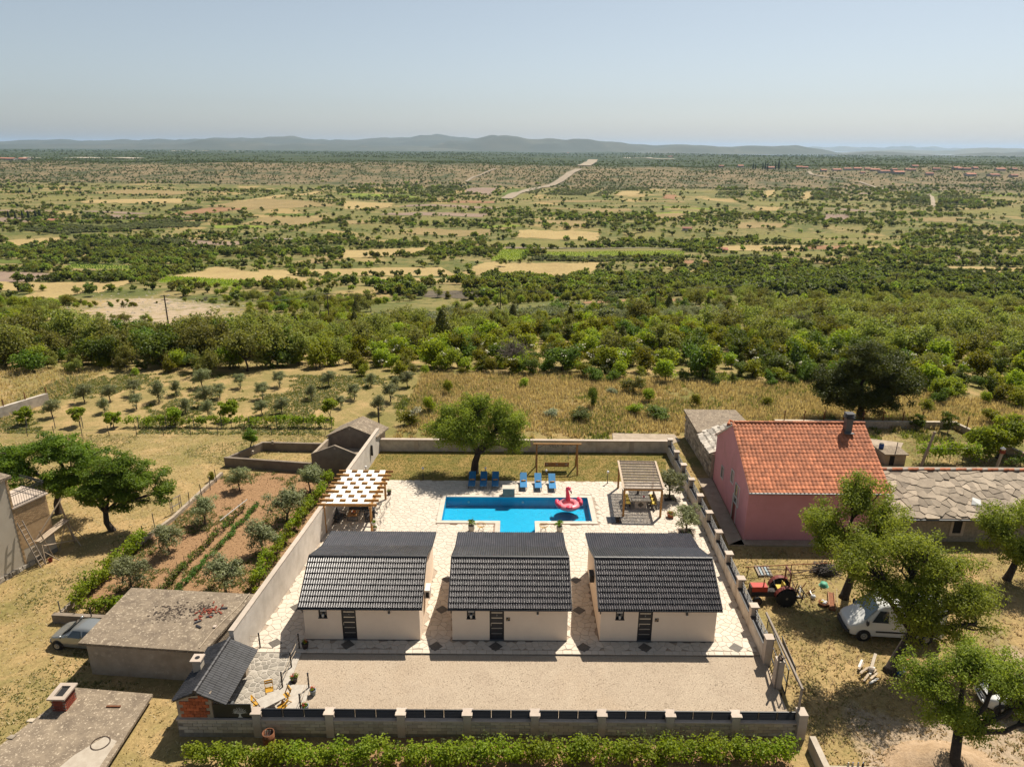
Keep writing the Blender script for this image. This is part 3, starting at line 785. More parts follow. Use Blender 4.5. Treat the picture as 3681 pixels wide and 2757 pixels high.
tree('dark_tree', 'broad dark evergreen tree with dense crown behind the orange tiled roof', (38.4, 73.2, T(38.4, 73.2)),
     [((-2.6, 0, 3.9), (3.0, 2.8, 3.3)), ((2.4, .3, 4.1), (3.0, 2.8, 3.5)), ((0, 0, 6.6), (3.5, 3.0, 2.5)), ((4.6, 0, 3.6), (1.7, 1.8, 2.6)), ((-4.2, 0, 3.8), (1.3, 2, 2.7)), ((0, -1, 2.4), (4, 2, 1.8))],
     (0, 0, 1.6), .42, 170, .85, 15500, .26, .5, 'leaf_dark', seed=14)
tree('roadside_tree', 'light green leafy tree in front of the pink house wall', (22.0, 40.1, T(22, 40)),
     [((-1.9, .2, 5.4), (1.9, 1.8, 1.9)), ((.1, .4, 7.2), (1.9, 1.8, 2.0)), ((1.7, .2, 5.9), (1.8, 1.8, 2.0)), ((-.4, -.7, 4.6), (1.8, 1.4, 1.2)), ((-1.8, 0, 4.3), (1.2, 1.2, 1.0)), ((1.3, -.3, 4.5), (1.5, 1.2, 1.1))],
     (.35, .1, 2.5), .27, 95, .62, 9800, .17, .45, 'leaf_almond', seed=15, shell=.4)
tree('roadside_tree', 'large light green tree whose crown overhangs the white van', (21.75, 33.4, T(21.7, 33.4)),
     [((-2.6, .8, 7.3), (2.0, 1.9, 1.7)), ((.2, 1.0, 7.6), (2.3, 2.0, 1.8)), ((2.4, .8, 6.1), (2.3, 2.1, 1.8)), ((4.0, .5, 4.7), (1.7, 1.8, 1.5)), ((.6, -.2, 5.0), (2.3, 1.7, 1.5)), ((-1.6, .3, 5.8), (1.6, 1.6, 1.3)), ((1.2, 0, 3.8), (1.7, 1.3, .9)), ((3.0, 0, 4.4), (1.8, 1.4, 1.2)), ((-.3, .2, 5.0), (1.5, 1.3, 1.0)), ((1.3, -.4, 3.0), (1.6, 1.1, .8)), ((2.9, -.3, 3.1), (1.5, 1.2, .9)), ((4.4, 0, 3.5), (1.3, 1.2, 1.0))],
     (.9, .2, 2.5), .33, 135, .66, 16500, .16, .45, 'leaf_almond', seed=16, shell=.4)
tree('roadside_tree', 'gnarled light green tree with bent dark trunk above the dirt heap', (22.0, 27.0, T(22, 27)),
     [((-2.3, .6, 5.1), (1.5, 1.6, 1.3)), ((-.4, .6, 6.1), (1.8, 1.7, 1.3)), ((1.4, .7, 5.2), (1.6, 1.6, 1.5)), ((-1.4, 0, 3.8), (1.3, 1.3, 1.0)), ((.2, 0, 3.2), (1.5, 1.2, 1.0)), ((2.3, .3, 3.9), (1.2, 1.2, 1.1)), ((3.3, .5, 4.7), (1.3, 1.3, 1.1)), ((3.6, .3, 3.0), (1.2, 1.1, .9))],
     (-.5, .1, 2.3), .27, 105, .55, 11500, .145, .45, 'leaf_almond', seed=17, shell=.35, sub=.9, wob=.2)
tree('roadside_tree', 'light green tree half hiding the old stone-slab roof', (34.2, 42.3, T(34, 42.3)),
     [((-1.6, .2, 4.2), (1.7, 1.8, 1.8)), ((.9, .2, 5.3), (2.0, 1.9, 1.8)), ((2.6, 0, 4.3), (1.8, 1.8, 1.9)), ((0, -.6, 2.7), (2.2, 1.7, 1.3))],
     (.3, 0, 1.4), .25, 95, .66, 9800, .18, .45, 'leaf_almond', seed=18)
tree('fruit_tree', 'thin-trunked young tree by the corner of the walled pen', (-25.1, 62.9, T(-25.1, 62.9)),
     [((.1, 0, 2.1), (.8, .8, .7)), ((.4, 0, 1.7), (.6, .6, .4))], (0, 0, 1.0), .07, 20, .3, 750, .2, .5, 'leaf_walnut', seed=19)
tree('leafy_tree', 'bright leafy fig-like tree over the vine trellis behind the stone roof', (46.6, 62.6, T(46.6, 62.6)),
     [((-1.2, 0, 2.1), (2.0, 1.8, 1.5)), ((1.3, .5, 2.6), (2.0, 1.9, 1.7))], (.2, 0, .9), .16, 50, .6, 4300, .24, .6, 'leaf_vine', seed=20)

# ---- olive trees
for x, y, lab, sc in ((13.35, 53.9, 'young olive tree growing beside the reed-roofed pergola', (1.28, 1.28, 1.22)), (13.45, 48.2, 'young olive tree at the corner of the last cabin', (1.3, 1.3, 1.12))):
    plant(OLIVE[0 if y > 50 else 1], 'olive_tree', lab, 'tree', (x, y, 0.0), y, sc, 'olive trees on the terrace')
GO = [(-23.5, 55.3, 1.05, 'small olive tree nearest the walled pen'), (-24.1, 49.6, 1.25, 'olive tree midway along the soil plot beside the metal gate frame'), (-25.0, 45.4, 1.3, 'sparse olive tree behind the leafy vine fence'),
      (-17.3, 55.0, 1.3, 'tall olive tree below the roofless concrete shed'), (-17.8, 50.3, 1.5, 'large olive tree by the checkered pergola'), (-18.2, 45.6, 1.35, 'olive tree near the middle of the long white wall'),
      (-25.7, 41.3, 1.25, 'silvery olive tree just behind the flat-roofed garage'), (-19.1, 40.8, 1.5, 'bushy olive tree between the garage and the long white wall')]
for i, (x, y, sc, lab) in enumerate(GO):
    plant(OLIVE[i % 3], 'olive_tree', lab, 'tree', (x, y, T(x, y)), i * 1.7, (sc, sc, sc * .92), 'olive trees of the soil plot')
OO = [(-50.4, 72.7, 1), (-42.6, 75.6, .95), (-41.3, 78.2, 1.3), (-47, 78.1, 1.0), (-45.2, 80.2, 1.05), (-40.3, 80.5, .95), (-38.4, 83.3, 1.2), (-34.7, 79.5, .95), (-36.5, 74.4, .9),
      (-35.2, 76.7, 1.2), (-33.7, 83.4, .95), (-45.5, 74.3, .9), (-49.7, 77.6, 1.1), (-29, 84, 1.05), (-23.8, 79.3, .95), (-22.9, 84.1, 1.0), (-18.7, 79.4, 1.0), (-17.7, 84.4, .9), (-13.1, 84.1, 1.0),
      (-14.3, 78.7, 1.15), (-15, 74.8, 1.1), (-25.7, 74.2, .95), (-29.5, 79.2, 1.1), (-14.5, 83.4, .85), (-27.8, 73.8, .85), (-19.6, 76.4, .75), (-33.5, 73.2, 1.0)]
for i, (x, y, sc) in enumerate(OO):
    plant(OLIVE[i % 3], 'olive_tree', 'young silvery olive tree standing in the mown orchard', 'tree', (x, y, T(x, y)), i * 2.1, (sc, sc, sc * .95), 'young olive trees of the mown orchard')
for i, (x, y, sc, lab) in enumerate([(-51.8, 70.4, .95, 'first bushy green fruit tree from the far end of the wire fence'), (-45.9, 70.2, 1.0, 'second bushy green fruit tree along the wire fence'), (-42.1, 69.8, .9, 'third bushy green fruit tree where the vine trellis begins'),
                               (-36, 70.7, .95, 'bushy green fruit tree in the middle of the vine trellis'), (-30.8, 72.1, 1.1, 'bushy green fruit tree behind the far half of the vine trellis'), (-20, 73, 1.05, 'bushy green fruit tree behind the trellis near the roofless shed')]):
    plant(FIG[i % 2], 'fruit_tree', lab, 'tree', (x, y, T(x, y)), i * 1.3, sc, 'fruit trees along the trellis')

# ---- rows of vines and beans
def vine_row(name, label, p0, p1, h, wd, n, size, mt, group=None, stem=1.0, cat='vine', z0=None, lift=.3):
    """a run of vines: one plant each, as trunk and foliage"""
    p0, p1 = Vector(p0).to_2d(), Vector(p1).to_2d()
    L = (p1 - p0).length; k = max(1, round(L / stem)); rg = random.Random(int(L * 100))
    out = []
    for i in range(k):
        c = p0.lerp(p1, (i + .5) / k); c += Vector((rg.uniform(-.12, .12), rg.uniform(-.12, .12)))
        z = T(c.x, c.y) if z0 is None else z0
        t = thing(name, label, cat, (c.x, c.y, z), 0, group)
        d = (p1 - p0).normalized() * stem * .55; s_ = h * rg.uniform(.85, 1.12)
        b = MB(); b.tube([(0, 0, -.1), (rg.uniform(-.06, .06), rg.uniform(-.06, .06), s_ * .45), (0, 0, s_ * .8)], [.03, .025, .015], 5)
        b.tube([(-d.x, -d.y, s_ * .72), (0, 0, s_ * .66), (d.x, d.y, s_ * .72)], .012, 4); b.build('stem', 'bark', t, True)
        cl = [(Vector((d.x * q + rg.gauss(0, wd * .2), d.y * q + rg.gauss(0, wd * .2), lift * h + (s_ - lift * h) * rg.random() ** .8)), wd * rg.uniform(.4, .75)) for q in [rg.uniform(-1, 1) for _ in range(9)]]
        l = MB(); leaves(l, cl, n, size, .8, rg, .2, .2); l.build('foliage', mt, t)
        out.append(t)
    return out
# ---------------------------------------------------------------- the walled compound
def xl(y): return -15.42 + (y - 33.6) * (2.72 / 29.8)        # inner face of the long white wall
def xr(y): return 14.55 + min(1, (y - 33.5) / 14.5) * .42
CABX = [-12.22, -3.46, 5.33]
CW, CY0, CY1 = 6.84, 35.48, 42.9
POOL = (-5.5, 49.8, 6.4, 53.8); BAY = (-.85, 46.0, 1.85, 49.8)
# terrace: bed and crazy paving, every stone a piece
terrace = MB().prism([(xl(34.35), 34.4), (xr(34.4), 34.4), (14.95, 45.5), (BAY[2] + .1, 45.5), (BAY[2] + .1, 45.9), (BAY[0] - .1, 45.9), (BAY[0] - .1, 45.5), (xl(45.5), 45.5)], -.7, -.03)
terrace.prism([(xl(45.5), 45.5), (BAY[0] - .1, 45.5), (BAY[0] - .1, 49.7), (POOL[0] - .1, 49.7), (POOL[0] - .1, 53.9), (xl(53.9), 53.9)], -.7, -.03)
terrace.prism([(BAY[2] + .1, 45.5), (14.95, 45.5), (15.0, 53.9), (POOL[2] + .1, 53.9), (POOL[2] + .1, 49.7), (BAY[2] + .1, 49.7)], -.7, -.03)
terrace.prism([(xl(53.9), 53.9), (15.0, 53.9), (15.0, 56.95), (xl(56.95), 56.95)], -.7, -.03)
terrace = terrace.build('terrace', 'paving_bed'); terrace['kind'] = 'structure'; terrace['label'] = 'pale crazy-paved terrace round the pool and cabins'
EXC = [(POOL[0] - .42, POOL[1] - .42, POOL[2] + .42, POOL[3] + .42), (BAY[0] - .42, BAY[1] - .4, BAY[2] + .42, BAY[3])] + [(x, CY0, x + CW, CY1) for x in CABX]
EXC += [(12.85, 53.3, 13.85, 54.5), (12.9, 47.6, 13.95, 48.8)]
DIAM = [(-9.63, 35.03), (-4.41, 34.93), (-.87, 34.95), (4.33, 34.92), (7.96, 34.93), (13.35, 34.98), (-13.96, 35.13), (-4.37, 38.45), (4.36, 38.45), (-4.33, 41.8), (4.42, 41.8), (-13.7, 38.6)]
def voronoi(bound, step, jit, seed, gap, exc=(), border=None):
    rg = random.Random(seed)
    x0, y0, x1, y1 = min(p[0] for p in bound), min(p[1] for p in bound), max(p[0] for p in bound), max(p[1] for p in bound)
    G_ = {}; ny, nx = int((y1 - y0) / step) + 2, int((x1 - x0) / step) + 2
    for j in range(-1, ny):
        for i in range(-1, nx):
            G_[i, j] = (x0 + (i + .5 + .5 * (j % 2) + rg.uniform(-jit, jit)) * step, y0 + (j + .5 + rg.uniform(-jit, jit)) * step)
    out = []
    for (i, j), (sx, sy) in G_.items():
        if not in_poly(sx, sy, bound): continue
        if any(a - .02 < sx < c + .02 and b - .02 < sy < d + .02 for a, b, c, d in exc): continue
        poly = [(sx - step * 1.5, sy - step * 1.5), (sx + step * 1.5, sy - step * 1.5), (sx + step * 1.5, sy + step * 1.5), (sx - step * 1.5, sy + step * 1.5)]
        for dj in (-2, -1, 0, 1, 2):
            for di in (-2, -1, 0, 1, 2):
                q = G_.get((i + di, j + dj))
                if q and (di or dj):
                    dx, dy = q[0] - sx, q[1] - sy; l = math.hypot(dx, dy) or 1
                    poly = clip(poly, sx + dx / 2 - dx / l * gap, sy + dy / 2 - dy / l * gap, dx, dy)
        n = len(bound)
        for k in range(n):
            (ax, ay), (bx_, by) = bound[k], bound[(k + 1) % n]
            dx, dy = bx_ - ax, by - ay
            poly = clip(poly, ax, ay, dy, -dx)
        for a, b, c, d in exc:
            if len(poly) > 2 and any(a < p[0] < c and b < p[1] < d for p in poly):
                if sx < a: poly = clip(poly, a - gap, 0, 1, 0)
                elif sx > c: poly = clip(poly, c + gap, 0, -1, 0)
                elif sy < b: poly = clip(poly, 0, b - gap, 0, 1)
                else: poly = clip(poly, 0, d + gap, 0, -1)
        if len(poly) < 3: continue
        ar = abs(sum(poly[k][0] * poly[(k + 1) % len(poly)][1] - poly[(k + 1) % len(poly)][0] * poly[k][1] for k in range(len(poly)))) / 2
        if ar > .012: out.append((sx, sy, poly))
    return out, rg
def lay(stones, rg, parent, mt, name, ztop, limit, thick=.05, restname='paving_stones'):
    stones.sort(key=lambda s_: math.hypot(s_[0] * .7, s_[1]))
    rest = MB()
    for k, (sx, sy, poly) in enumerate(stones):
        z = ztop(sx, sy) + rg.uniform(-.004, .004)
        t = rg.uniform(-1, 1)
        inner = [(lerp(sx, p[0], .93), lerp(sy, p[1], .93)) for p in poly]
        n = len(poly)
        vs = [(p[0], p[1], z - thick) for p in poly] + [(p[0], p[1], z - .007) for p in poly] + [(p[0], p[1], z) for p in inner]
        fs = [(i, (i + 1) % n, n + (i + 1) % n, n + i) for i in range(n)] + [(n + i, n + (i + 1) % n, 2 * n + (i + 1) % n, 2 * n + i) for i in range(n)] + [tuple(range(2 * n, 3 * n))]
        if k < limit: MB().add(vs, fs, t).build(name, mt, parent)
        else: rest.add(vs, fs, t)
    if rest.f: rest.build(restname, mt, parent)['kind'] = 'stuff'
TB = [(xl(34.35) + .02, 34.36), (xr(34.4), 34.36), (xr(48), 48), (14.97, 56.93), (xl(56.95) + .02, 56.93)]
st_, rg_ = voronoi([(TB[0][0], 34.66)] + [(TB[1][0], 34.66)] + TB[2:], .43, .46, 5, .009, EXC)
st_ = [s_ for s_ in st_ if all(abs(s_[0] - a) + abs(s_[1] - b) > .2 for a, b in DIAM)]
x = TB[0][0] + .02                                              # the squared-off border course at the front
while x < TB[1][0] - .5:
    w_ = rg_.uniform(.34, .62); st_.append((x + w_ / 2, 34.5, [(x, 34.34), (x + w_ - .02, 34.34), (x + w_ - .02, 34.645), (x, 34.645)])); x += w_
lay(st_, rg_, terrace, 'paving', 'paving_stone', lambda x, y: 0, 300)
for a, b in DIAM:
    MB().prism([(a - .42, b), (a, b - .42), (a + .42, b), (a, b + .42)], -.05, .014).build('diamond_tile', 'diamond', terrace)
# lawn, gravel yard and barbecue patio
MB().prism([(xl(56.95), 56.95), (15.0, 56.95), (15.0, 63.3), (xl(63.3), 63.3)], -.3, -.02).build('lawn', 'lawn_ground')['kind'] = 'structure'
def zg(x, y): return lerp(-.11, -.52, (34.4 - y) / 5.2)
mb = MB()
for j in range(12):
    for i in range(40):
        x0, x1, y0, y1 = -12.4 + i * .68, -12.4 + (i + 1) * .68, 29.2 + j * .433, 29.2 + (j + 1) * .433
        mb.add([(a, b, zg(a, b) + .012 * nz(a, b, 1.1, 2)) for a, b in ((x0, y0), (x1, y0), (x1, y1), (x0, y1))], [(0, 1, 2, 3)])
mb.build('gravel_yard', 'gravel_ground')['kind'] = 'structure'
rg = random.Random(3); mb = MB()                                # loose stones on the yard
for _ in range(9000):
    x, y = rg.uniform(-12.2, 14.5), rg.uniform(29.4, 34.3); s_ = rg.uniform(.010, .026); z = zg(x, y); a = rg.uniform(0, 2 * PI)
    c, d = math.cos(a) * s_, math.sin(a) * s_
    mb.add([(x - c, y - d, z), (x + d, y - c, z), (x + c, y + d, z), (x - d, y + c, z), (x, y, z + s_ * 1.1)], [(0, 1, 4), (1, 2, 4), (2, 3, 4), (3, 0, 4)], rg.uniform(-1, 1))
mat('pebble', (.46, .355, .255), .9, tone=.35, obr=0)
o = mb.build('gravel', 'pebble'); o['kind'] = 'stuff'; o['label'] = 'loose beige gravel spread over the yard'
def zp(x, y): return lerp(-.03, -.44, (34.4 - y) / 5.2)
patio = MB().prism([(-16.9, 29.3), (-12.2, 29.3), (-12.2, 34.36), (-15.5, 34.36), (-16.9, 33.4)], -.9, lambda p: zp(*p) - .010).build('patio', 'patio_bed'); patio['kind'] = 'structure'; patio['label'] = 'grey flagstone barbecue patio'
ps, rg2 = voronoi([(-15.3, 29.4), (-12.55, 29.4), (-12.55, 34.3), (-15.3, 34.3)], .33, .46, 8, .022)
lay(ps, rg2, patio, 'patio_stone', 'flagstone', zp, 300)
MB().prism([(-12.2, 29.75), (-10.95, 29.75), (-11.0, 31.95), (-12.2, 31.95)], -.9, lambda p: zp(*p) + .02).build('concrete_apron', 'patio_bed')['kind'] = 'structure'

# ---- pool
pool = thing('swimming_pool', 'T-shaped blue swimming pool set in pale stone coping', 'pool', (.45, 51.8, 0))
mb = MB()
x0, y0, x1, y1 = POOL; a0, b0, a1, b1 = BAY; zb = -.85
mb.add([(x0, y0, zb), (x1, y0, zb), (x1, y1, zb), (x0, y1, zb)], [(0, 1, 2, 3)])
for p, q in (((x0, y0), (x0, y1)), ((x0, y1), (x1, y1)), ((x1, y1), (x1, y0)), ((x1, y0), (a1, y0)), ((a0, y0), (x0, y0))):
    mb.add([(*p, zb), (*q, zb), (*q, 0), (*p, 0)], [(0, 1, 2, 3)], -.6)
for p, q in (((a0, b0), (a0, b1)), ((a1, b1), (a1, b0)), ((a1, b0), (a0, b0))):
    mb.add([(*p, zb), (*q, zb), (*q, 0), (*p, 0)], [(0, 1, 2, 3)], -.6)
mb.build('basin', 'liner', pool)
mb = MB()
for k in range(5): mb.box(a0, b0 + k * .75, zb, a1, b0 + (k + 1) * .75 + (.05 if k == 4 else 0), -.30 - k * .11)
mb.build('steps', 'liner', pool)
mb = MB(); N = 40
V = [(lerp(x0, x1, i / N), lerp(y0, y1, j / 14), -.13) for j in range(15) for i in range(N + 1)]
mb.add(V, [(j * (N + 1) + i, j * (N + 1) + i + 1, (j + 1) * (N + 1) + i + 1, (j + 1) * (N + 1) + i) for j in range(14) for i in range(N)])
mb.add([(a0, b0, -.13), (a1, b0, -.13), (a1, b1, -.13), (a0, b1, -.13)], [(0, 1, 2, 3)])
mb.build('water', 'pool_water', pool)
c = .40
for r_ in ((x0 - c, y1, x1 + c, y1 + c), (x0 - c, y0, x0, y1), (x1, y0, x1 + c, y1), (x0 - c, y0 - c, a0, y0), (a1, y0 - c, x1 + c, y0), (a0 - c, b0, a0, y0 - c), (a1, b0, a1 + c, y0 - c), (a0 - c, b0 - c, a1 + c, b0)):
    MB().box(r_[0] + .004, r_[1] + .004, -.12, r_[2] - .004, r_[3] - .004, .03).build('coping_slab', 'coping', pool)
for x in (-3.6, .98): MB().lathe([(.1, 0), (.1, .03), (.07, .05)], (x, y1 - .06, -.45), 12, axis='y').build('pool_light', 'lamp_globe', pool)
mb = MB(); mb.box(-.72, 53.86, .03, .28, 54.5, .72); mb.build('waterfall_block', 'patio_stone', pool)
MB().box(-.76, 53.82, .72, .32, 54.54, .78).build('waterfall_cap', 'coping', pool)
# drain slots
for p, q in (((-5.9, 49.32), (-1.3, 49.32)), ((2.3, 49.32), (6.9, 49.32)), ((-1.33, 45.8), (-1.33, 49.3))): MB().bar((*p, .004), (*q, .004), .05, .02).build('drain_slot', 'rust', pool)

# ---- cabins
def tile_mesh(name, w_, l, amp, waves, thick, mt, seg_n=6):
    mb = MB(); n = seg_n * waves
    prof = [(w_ * (i / n - .5), amp * (math.sin(2 * PI * waves * i / n - PI / 2) * .5 + .5) ** .8) for i in range(n + 1)]
    V = [(x, -l * .08, z + thick) for x, z in prof] + [(x, l, z) for x, z in prof] + [(x, -l * .08, z - .012) for x, z in prof]
    F_ = [(i, i + 1, n + 2 + i, n + 1 + i) for i in range(n)] + [(2 * n + 2 + i, 2 * n + 3 + i, i + 1, i) for i in range(n)]
    mb.add(V, F_); me = mb.mesh(name); me.materials.append(M(mt)); return me
BT = tile_mesh('roof_tile', .289, .36, .055, 2, .064, 'black_tile')
def tiles(parent, me, p0, ux, up, cols, rows_, w_, l, limit_box, name='roof_tile', jit=.006, mt=None):
    """courses of alike tiles from p0 along ux and up the slope; those past the limit joined"""
    rg = random.Random(int(p0[0] * 10)); ux, up = Vector(ux), Vector(up); nrm = ux.cross(up)
    rot = Matrix((ux, up, nrm)).transposed().to_euler()
    rest = []
    for r_ in range(rows_):
        for c in range(cols):
            p = Vector(p0) + ux * ((c + .5) * w_) + up * (r_ * l) + nrm * rg.uniform(-jit, jit)
            if limit_box[0] > 0: inst(me, name, parent, tuple(p), rot); limit_box[0] -= 1
            else: rest.append(p)
    if rest:
        mb = MB(); B = Matrix((ux, up, nrm)).transposed()
        V = [B @ v.co for v in me.vertices]; F_ = [tuple(q.vertices) for q in me.polygons]
        for p in rest: mb.add([tuple(v + p) for v in V], F_, rg.uniform(-1, 1) * .999)
        o = mb.build(name + 's_joined' if False else 'roof_tiles', me.materials[0], parent); o['kind'] = 'stuff'
RY, RZ, KY, KZ, EY, EZ, FY, FZ = 38.1, 4.03, 40.9, 3.02, 43.3, 2.68, 35.24, 2.42
LABS = ['white cabin nearest the long white wall, with the brightest glinting black roof', 'white black-roofed cabin in the middle, in front of the pool', 'white black-roofed cabin nearest the gate and railed wall']
for ci, cx in enumerate(CABX):
    cab = thing('cabin', LABS[ci], 'cabin', (cx + CW / 2, CY0, 0), None, 'white cabins in a row')
    x0, x1 = cx, cx + CW
    prof = [(CY0, 0), (CY1, 0), (CY1, 2.66), (KY, KZ - .05), (RY, RZ - .06), (CY0, FZ + .06)]
    n = len(prof); mb = MB()
    wx0, wx1, wz0, wz1 = x0 + .88, x0 + 1.38, 1.56, 2.16
    dx0, dx1, dz1 = x0 + 2.22, x0 + 3.08, 2.12
    # gables, back, and a front wall left open for window and door
    mb.add([(x0, y, z) for y, z in prof], [tuple(range(n - 1, -1, -1))]); mb.add([(x1, y, z) for y, z in prof], [tuple(range(n))])
    mb.add([(x0, CY1, 0), (x1, CY1, 0), (x1, CY1, 2.66), (x0, CY1, 2.66)], [(3, 2, 1, 0)])
    zt = FZ + .06
    for r_ in ((x0, 0, wx0, zt), (wx0, 0, wx1, wz0), (wx0, wz1, wx1, zt), (wx1, 0, dx0, zt), (dx0, dz1, dx1, zt), (dx1, 0, x1, zt)):
        mb.add([(r_[0], CY0, r_[1]), (r_[2], CY0, r_[1]), (r_[2], CY0, r_[3]), (r_[0], CY0, r_[3])], [(0, 1, 2, 3)])
    for a, b, c, d in ((wx0, wx1, wz0, wz1), (dx0, dx1, 0, dz1)):      # reveals
        e = CY0 + .14
        mb.add([(a, CY0, c), (a, e, c), (a, e, d), (a, CY0, d)], [(0, 1, 2, 3)]); mb.add([(b, CY0, c), (b, CY0, d), (b, e, d), (b, e, c)], [(0, 1, 2, 3)])
        mb.add([(a, CY0, d), (a, e, d), (b, e, d), (b, CY0, d)], [(0, 1, 2, 3)]); mb.add([(a, CY0, c), (b, CY0, c), (b, e, c), (a, e, c)], [(0, 1, 2, 3)])
    wall = mb.build('wall', 'cabin_plaster', cab)
    MB().box(x0 - .012, CY0 - .02, 0, dx0, CY0 + .02, .03).box(dx1, CY0 - .02, 0, x1 + .012, CY0 + .02, .03).build('plinth', 'anthracite', cab)
    # window with dark lower half and a pot on its sill
    win = MB().box(wx0, CY0 + .12, wz0, wx1, CY0 + .15, wz1).build('window', 'glass', cab)
    MB().box(wx0, CY0 + .09, wz0, wx0 + .07, CY0 + .12, wz1).box(wx1 - .07, CY0 + .09, wz0, wx1, CY0 + .12, wz1).box(wx0 + .07, CY0 + .09, wz1 - .05, wx1 - .07, CY0 + .12, wz1).box(wx0 + .07, CY0 + .09, wz0 + .30, wx1 - .07, CY0 + .12, wz0 + .34).build('window_frame', 'anthracite', win)
    MB().box(wx0 + .07, CY0 + .10, wz0 + .34, wx1 - .07, CY0 + .118, wz1 - .05).build('blind', 'white_paint', win)
    MB().box(wx0 - .02, CY0 - .05, wz0 - .04, wx1 + .02, CY0 + .12, wz0 + .002).build('window_sill', 'anthracite', win)
    # door: five pale bars, handle, number
    door = MB().box(dx0, CY0 + .10, .05, dx1, CY0 + .15, dz1).build('door', 'anthracite', cab)
    MB().box(dx0, CY0 + .06, .02, dx0 + .05, CY0 + .1, dz1).box(dx1 - .05, CY0 + .06, .02, dx1, CY0 + .1, dz1).box(dx0 + .05, CY0 + .06, dz1 - .05, dx1 - .05, CY0 + .1, dz1).build('door_frame', 'black_metal', door)
    for k in range(5): MB().box(dx0 + .11, CY0 + .08, .42 + k * .365, dx1 - .11, CY0 + .099, .475 + k * .365).build('door_bar', 'steel', door)
    MB().bar((dx0 + .09, CY0 + .05, 1.0), (dx0 + .09, CY0 + .05, 1.2), .025, .025).build('handle', 'steel', door)
    MB().box(dx0 - .01, CY0 - .05, .005, dx1 + .01, CY0 + .1, .05).build('threshold', 'grey_metal', door)
    text('door_number', '123'[ci], .14, 'white_paint', door, ((dx0 + dx1) / 2, CY0 + .092, 1.72), (PI / 2, 0, 0))
    lm = MB().box(x0 + 5.0, CY0 - .1, 1.92, x0 + 5.12, CY0 - .002, 2.04).build('wall_lamp', 'black_metal', cab)
    MB().box(x0 + 5.015, CY0 - .09, 1.86, x0 + 5.105, CY0 - .012, 1.92).build('lamp_glass', 'lamp_globe', lm)
    if ci: # framed plaque beside the door
        pq = MB().box(x0 + 3.2, CY0 - .03, 1.42, x0 + 3.43, CY0 - .002, 1.65).build('plaque', 'anthracite', cab)
        MB().box(x0 + 3.225, CY0 - .034, 1.445, x0 + 3.31, CY0 - .0305, 1.53).box(x0 + 3.325, CY0 - .034, 1.54, x0 + 3.41, CY0 - .0305, 1.625).build('plaque_squares', 'brick_tan', pq)
    # roof: boards under, tiles over, ridge and verge pieces, gutter
    a0, a1 = x0 - .2, x1 + .2
    mb = MB()
    for (p, q) in (((FY, FZ), (RY, RZ)), ((RY, RZ), (KY, KZ)), ((KY, KZ), (EY, EZ))):
        mb.hexa([(a0, p[0], p[1] - .09), (a1, p[0], p[1] - .09), (a1, q[0], q[1] - .09), (a0, q[0], q[1] - .09), (a0, p[0], p[1]), (a1, p[0], p[1]), (a1, q[0], q[1]), (a0, q[0], q[1])])
    roof = mb.build('roof', 'black_metal', cab)
    lim = [300]
    def slope(p, q, rows_):
        d = Vector((0, q[0] - p[0], q[1] - p[1])); L = d.length; d.normalize()
        fwd = d.y > 0
        ux = (1, 0, 0) if fwd else (-1, 0, 0)
        tiles(roof, BT, (a0 if fwd else a1, p[0], p[1] + .008), ux, d, 25, rows_, (a1 - a0) / 25, L / rows_, lim)
    slope((FY, FZ), (RY, RZ), 9); slope((EY, EZ), (KY, KZ), 7); slope((KY, KZ), (RY, RZ), 8)
    for k in range(18):
        xa = a0 + (a1 - a0) * k / 18
        MB().tube([(xa, RY, RZ + .045), (xa + (a1 - a0) / 18 + .02, RY, RZ + .04)], [.115, .10], 8).build('ridge_tile', 'anthracite', roof)
    for xa in (a0, a1): MB().bar((xa, FY, FZ + .03), (xa, RY, RZ + .03), .04, .13).bar((xa, RY, RZ + .03), (xa, KY, KZ + .03), .04, .13).bar((xa, KY, KZ + .03), (xa, EY, EZ + .03), .04, .13).build('verge_board', 'black_metal', roof)
    gt_ = MB().tube([(a0 - .02, FY - .06, FZ - .05), (a1 + .02, FY - .06, FZ - .05)], .06, 8).build('gutter', 'black_metal', roof)
    MB().tube([(a0 + .12, FY - .06, FZ - .08), (a0 + .16, CY0 - .06, FZ - .32), (a0 + .16, CY0 - .06, FZ - .45)], .035, 6).build('downpipe', 'black_metal', roof)
    for xx in ((wx0 + wx1) / 2, (dx0 + dx1) / 2): MB().lathe([(.03, 0), (.03, .09)], (xx, CY0 - .12, FZ - .2), 8).build('eave_lamp', 'rust', cab)
    if ci < 2:   # outdoor unit of the air conditioner on the side wall
        ac = MB().box(x1 + .04, 37.7, 1.35, x1 + .36, 38.5, 1.92).build('air_conditioner', 'white_paint', cab)
        MB().box(x1 + .1, 37.685, 1.42, x1 + .3, 37.699, 1.8).build('grille', 'dark_inside', ac)
        MB().box(x1, 37.8, 1.31, x1 + .36, 37.84, 1.349).box(x1, 38.36, 1.31, x1 + .36, 38.4, 1.349).build('bracket', 'black_metal', ac)
    else:
        MB().box(x0 - .3, 39.0, 1.7, x0 - .02, 39.7, 2.2).build('air_conditioner', 'black_metal', cab)
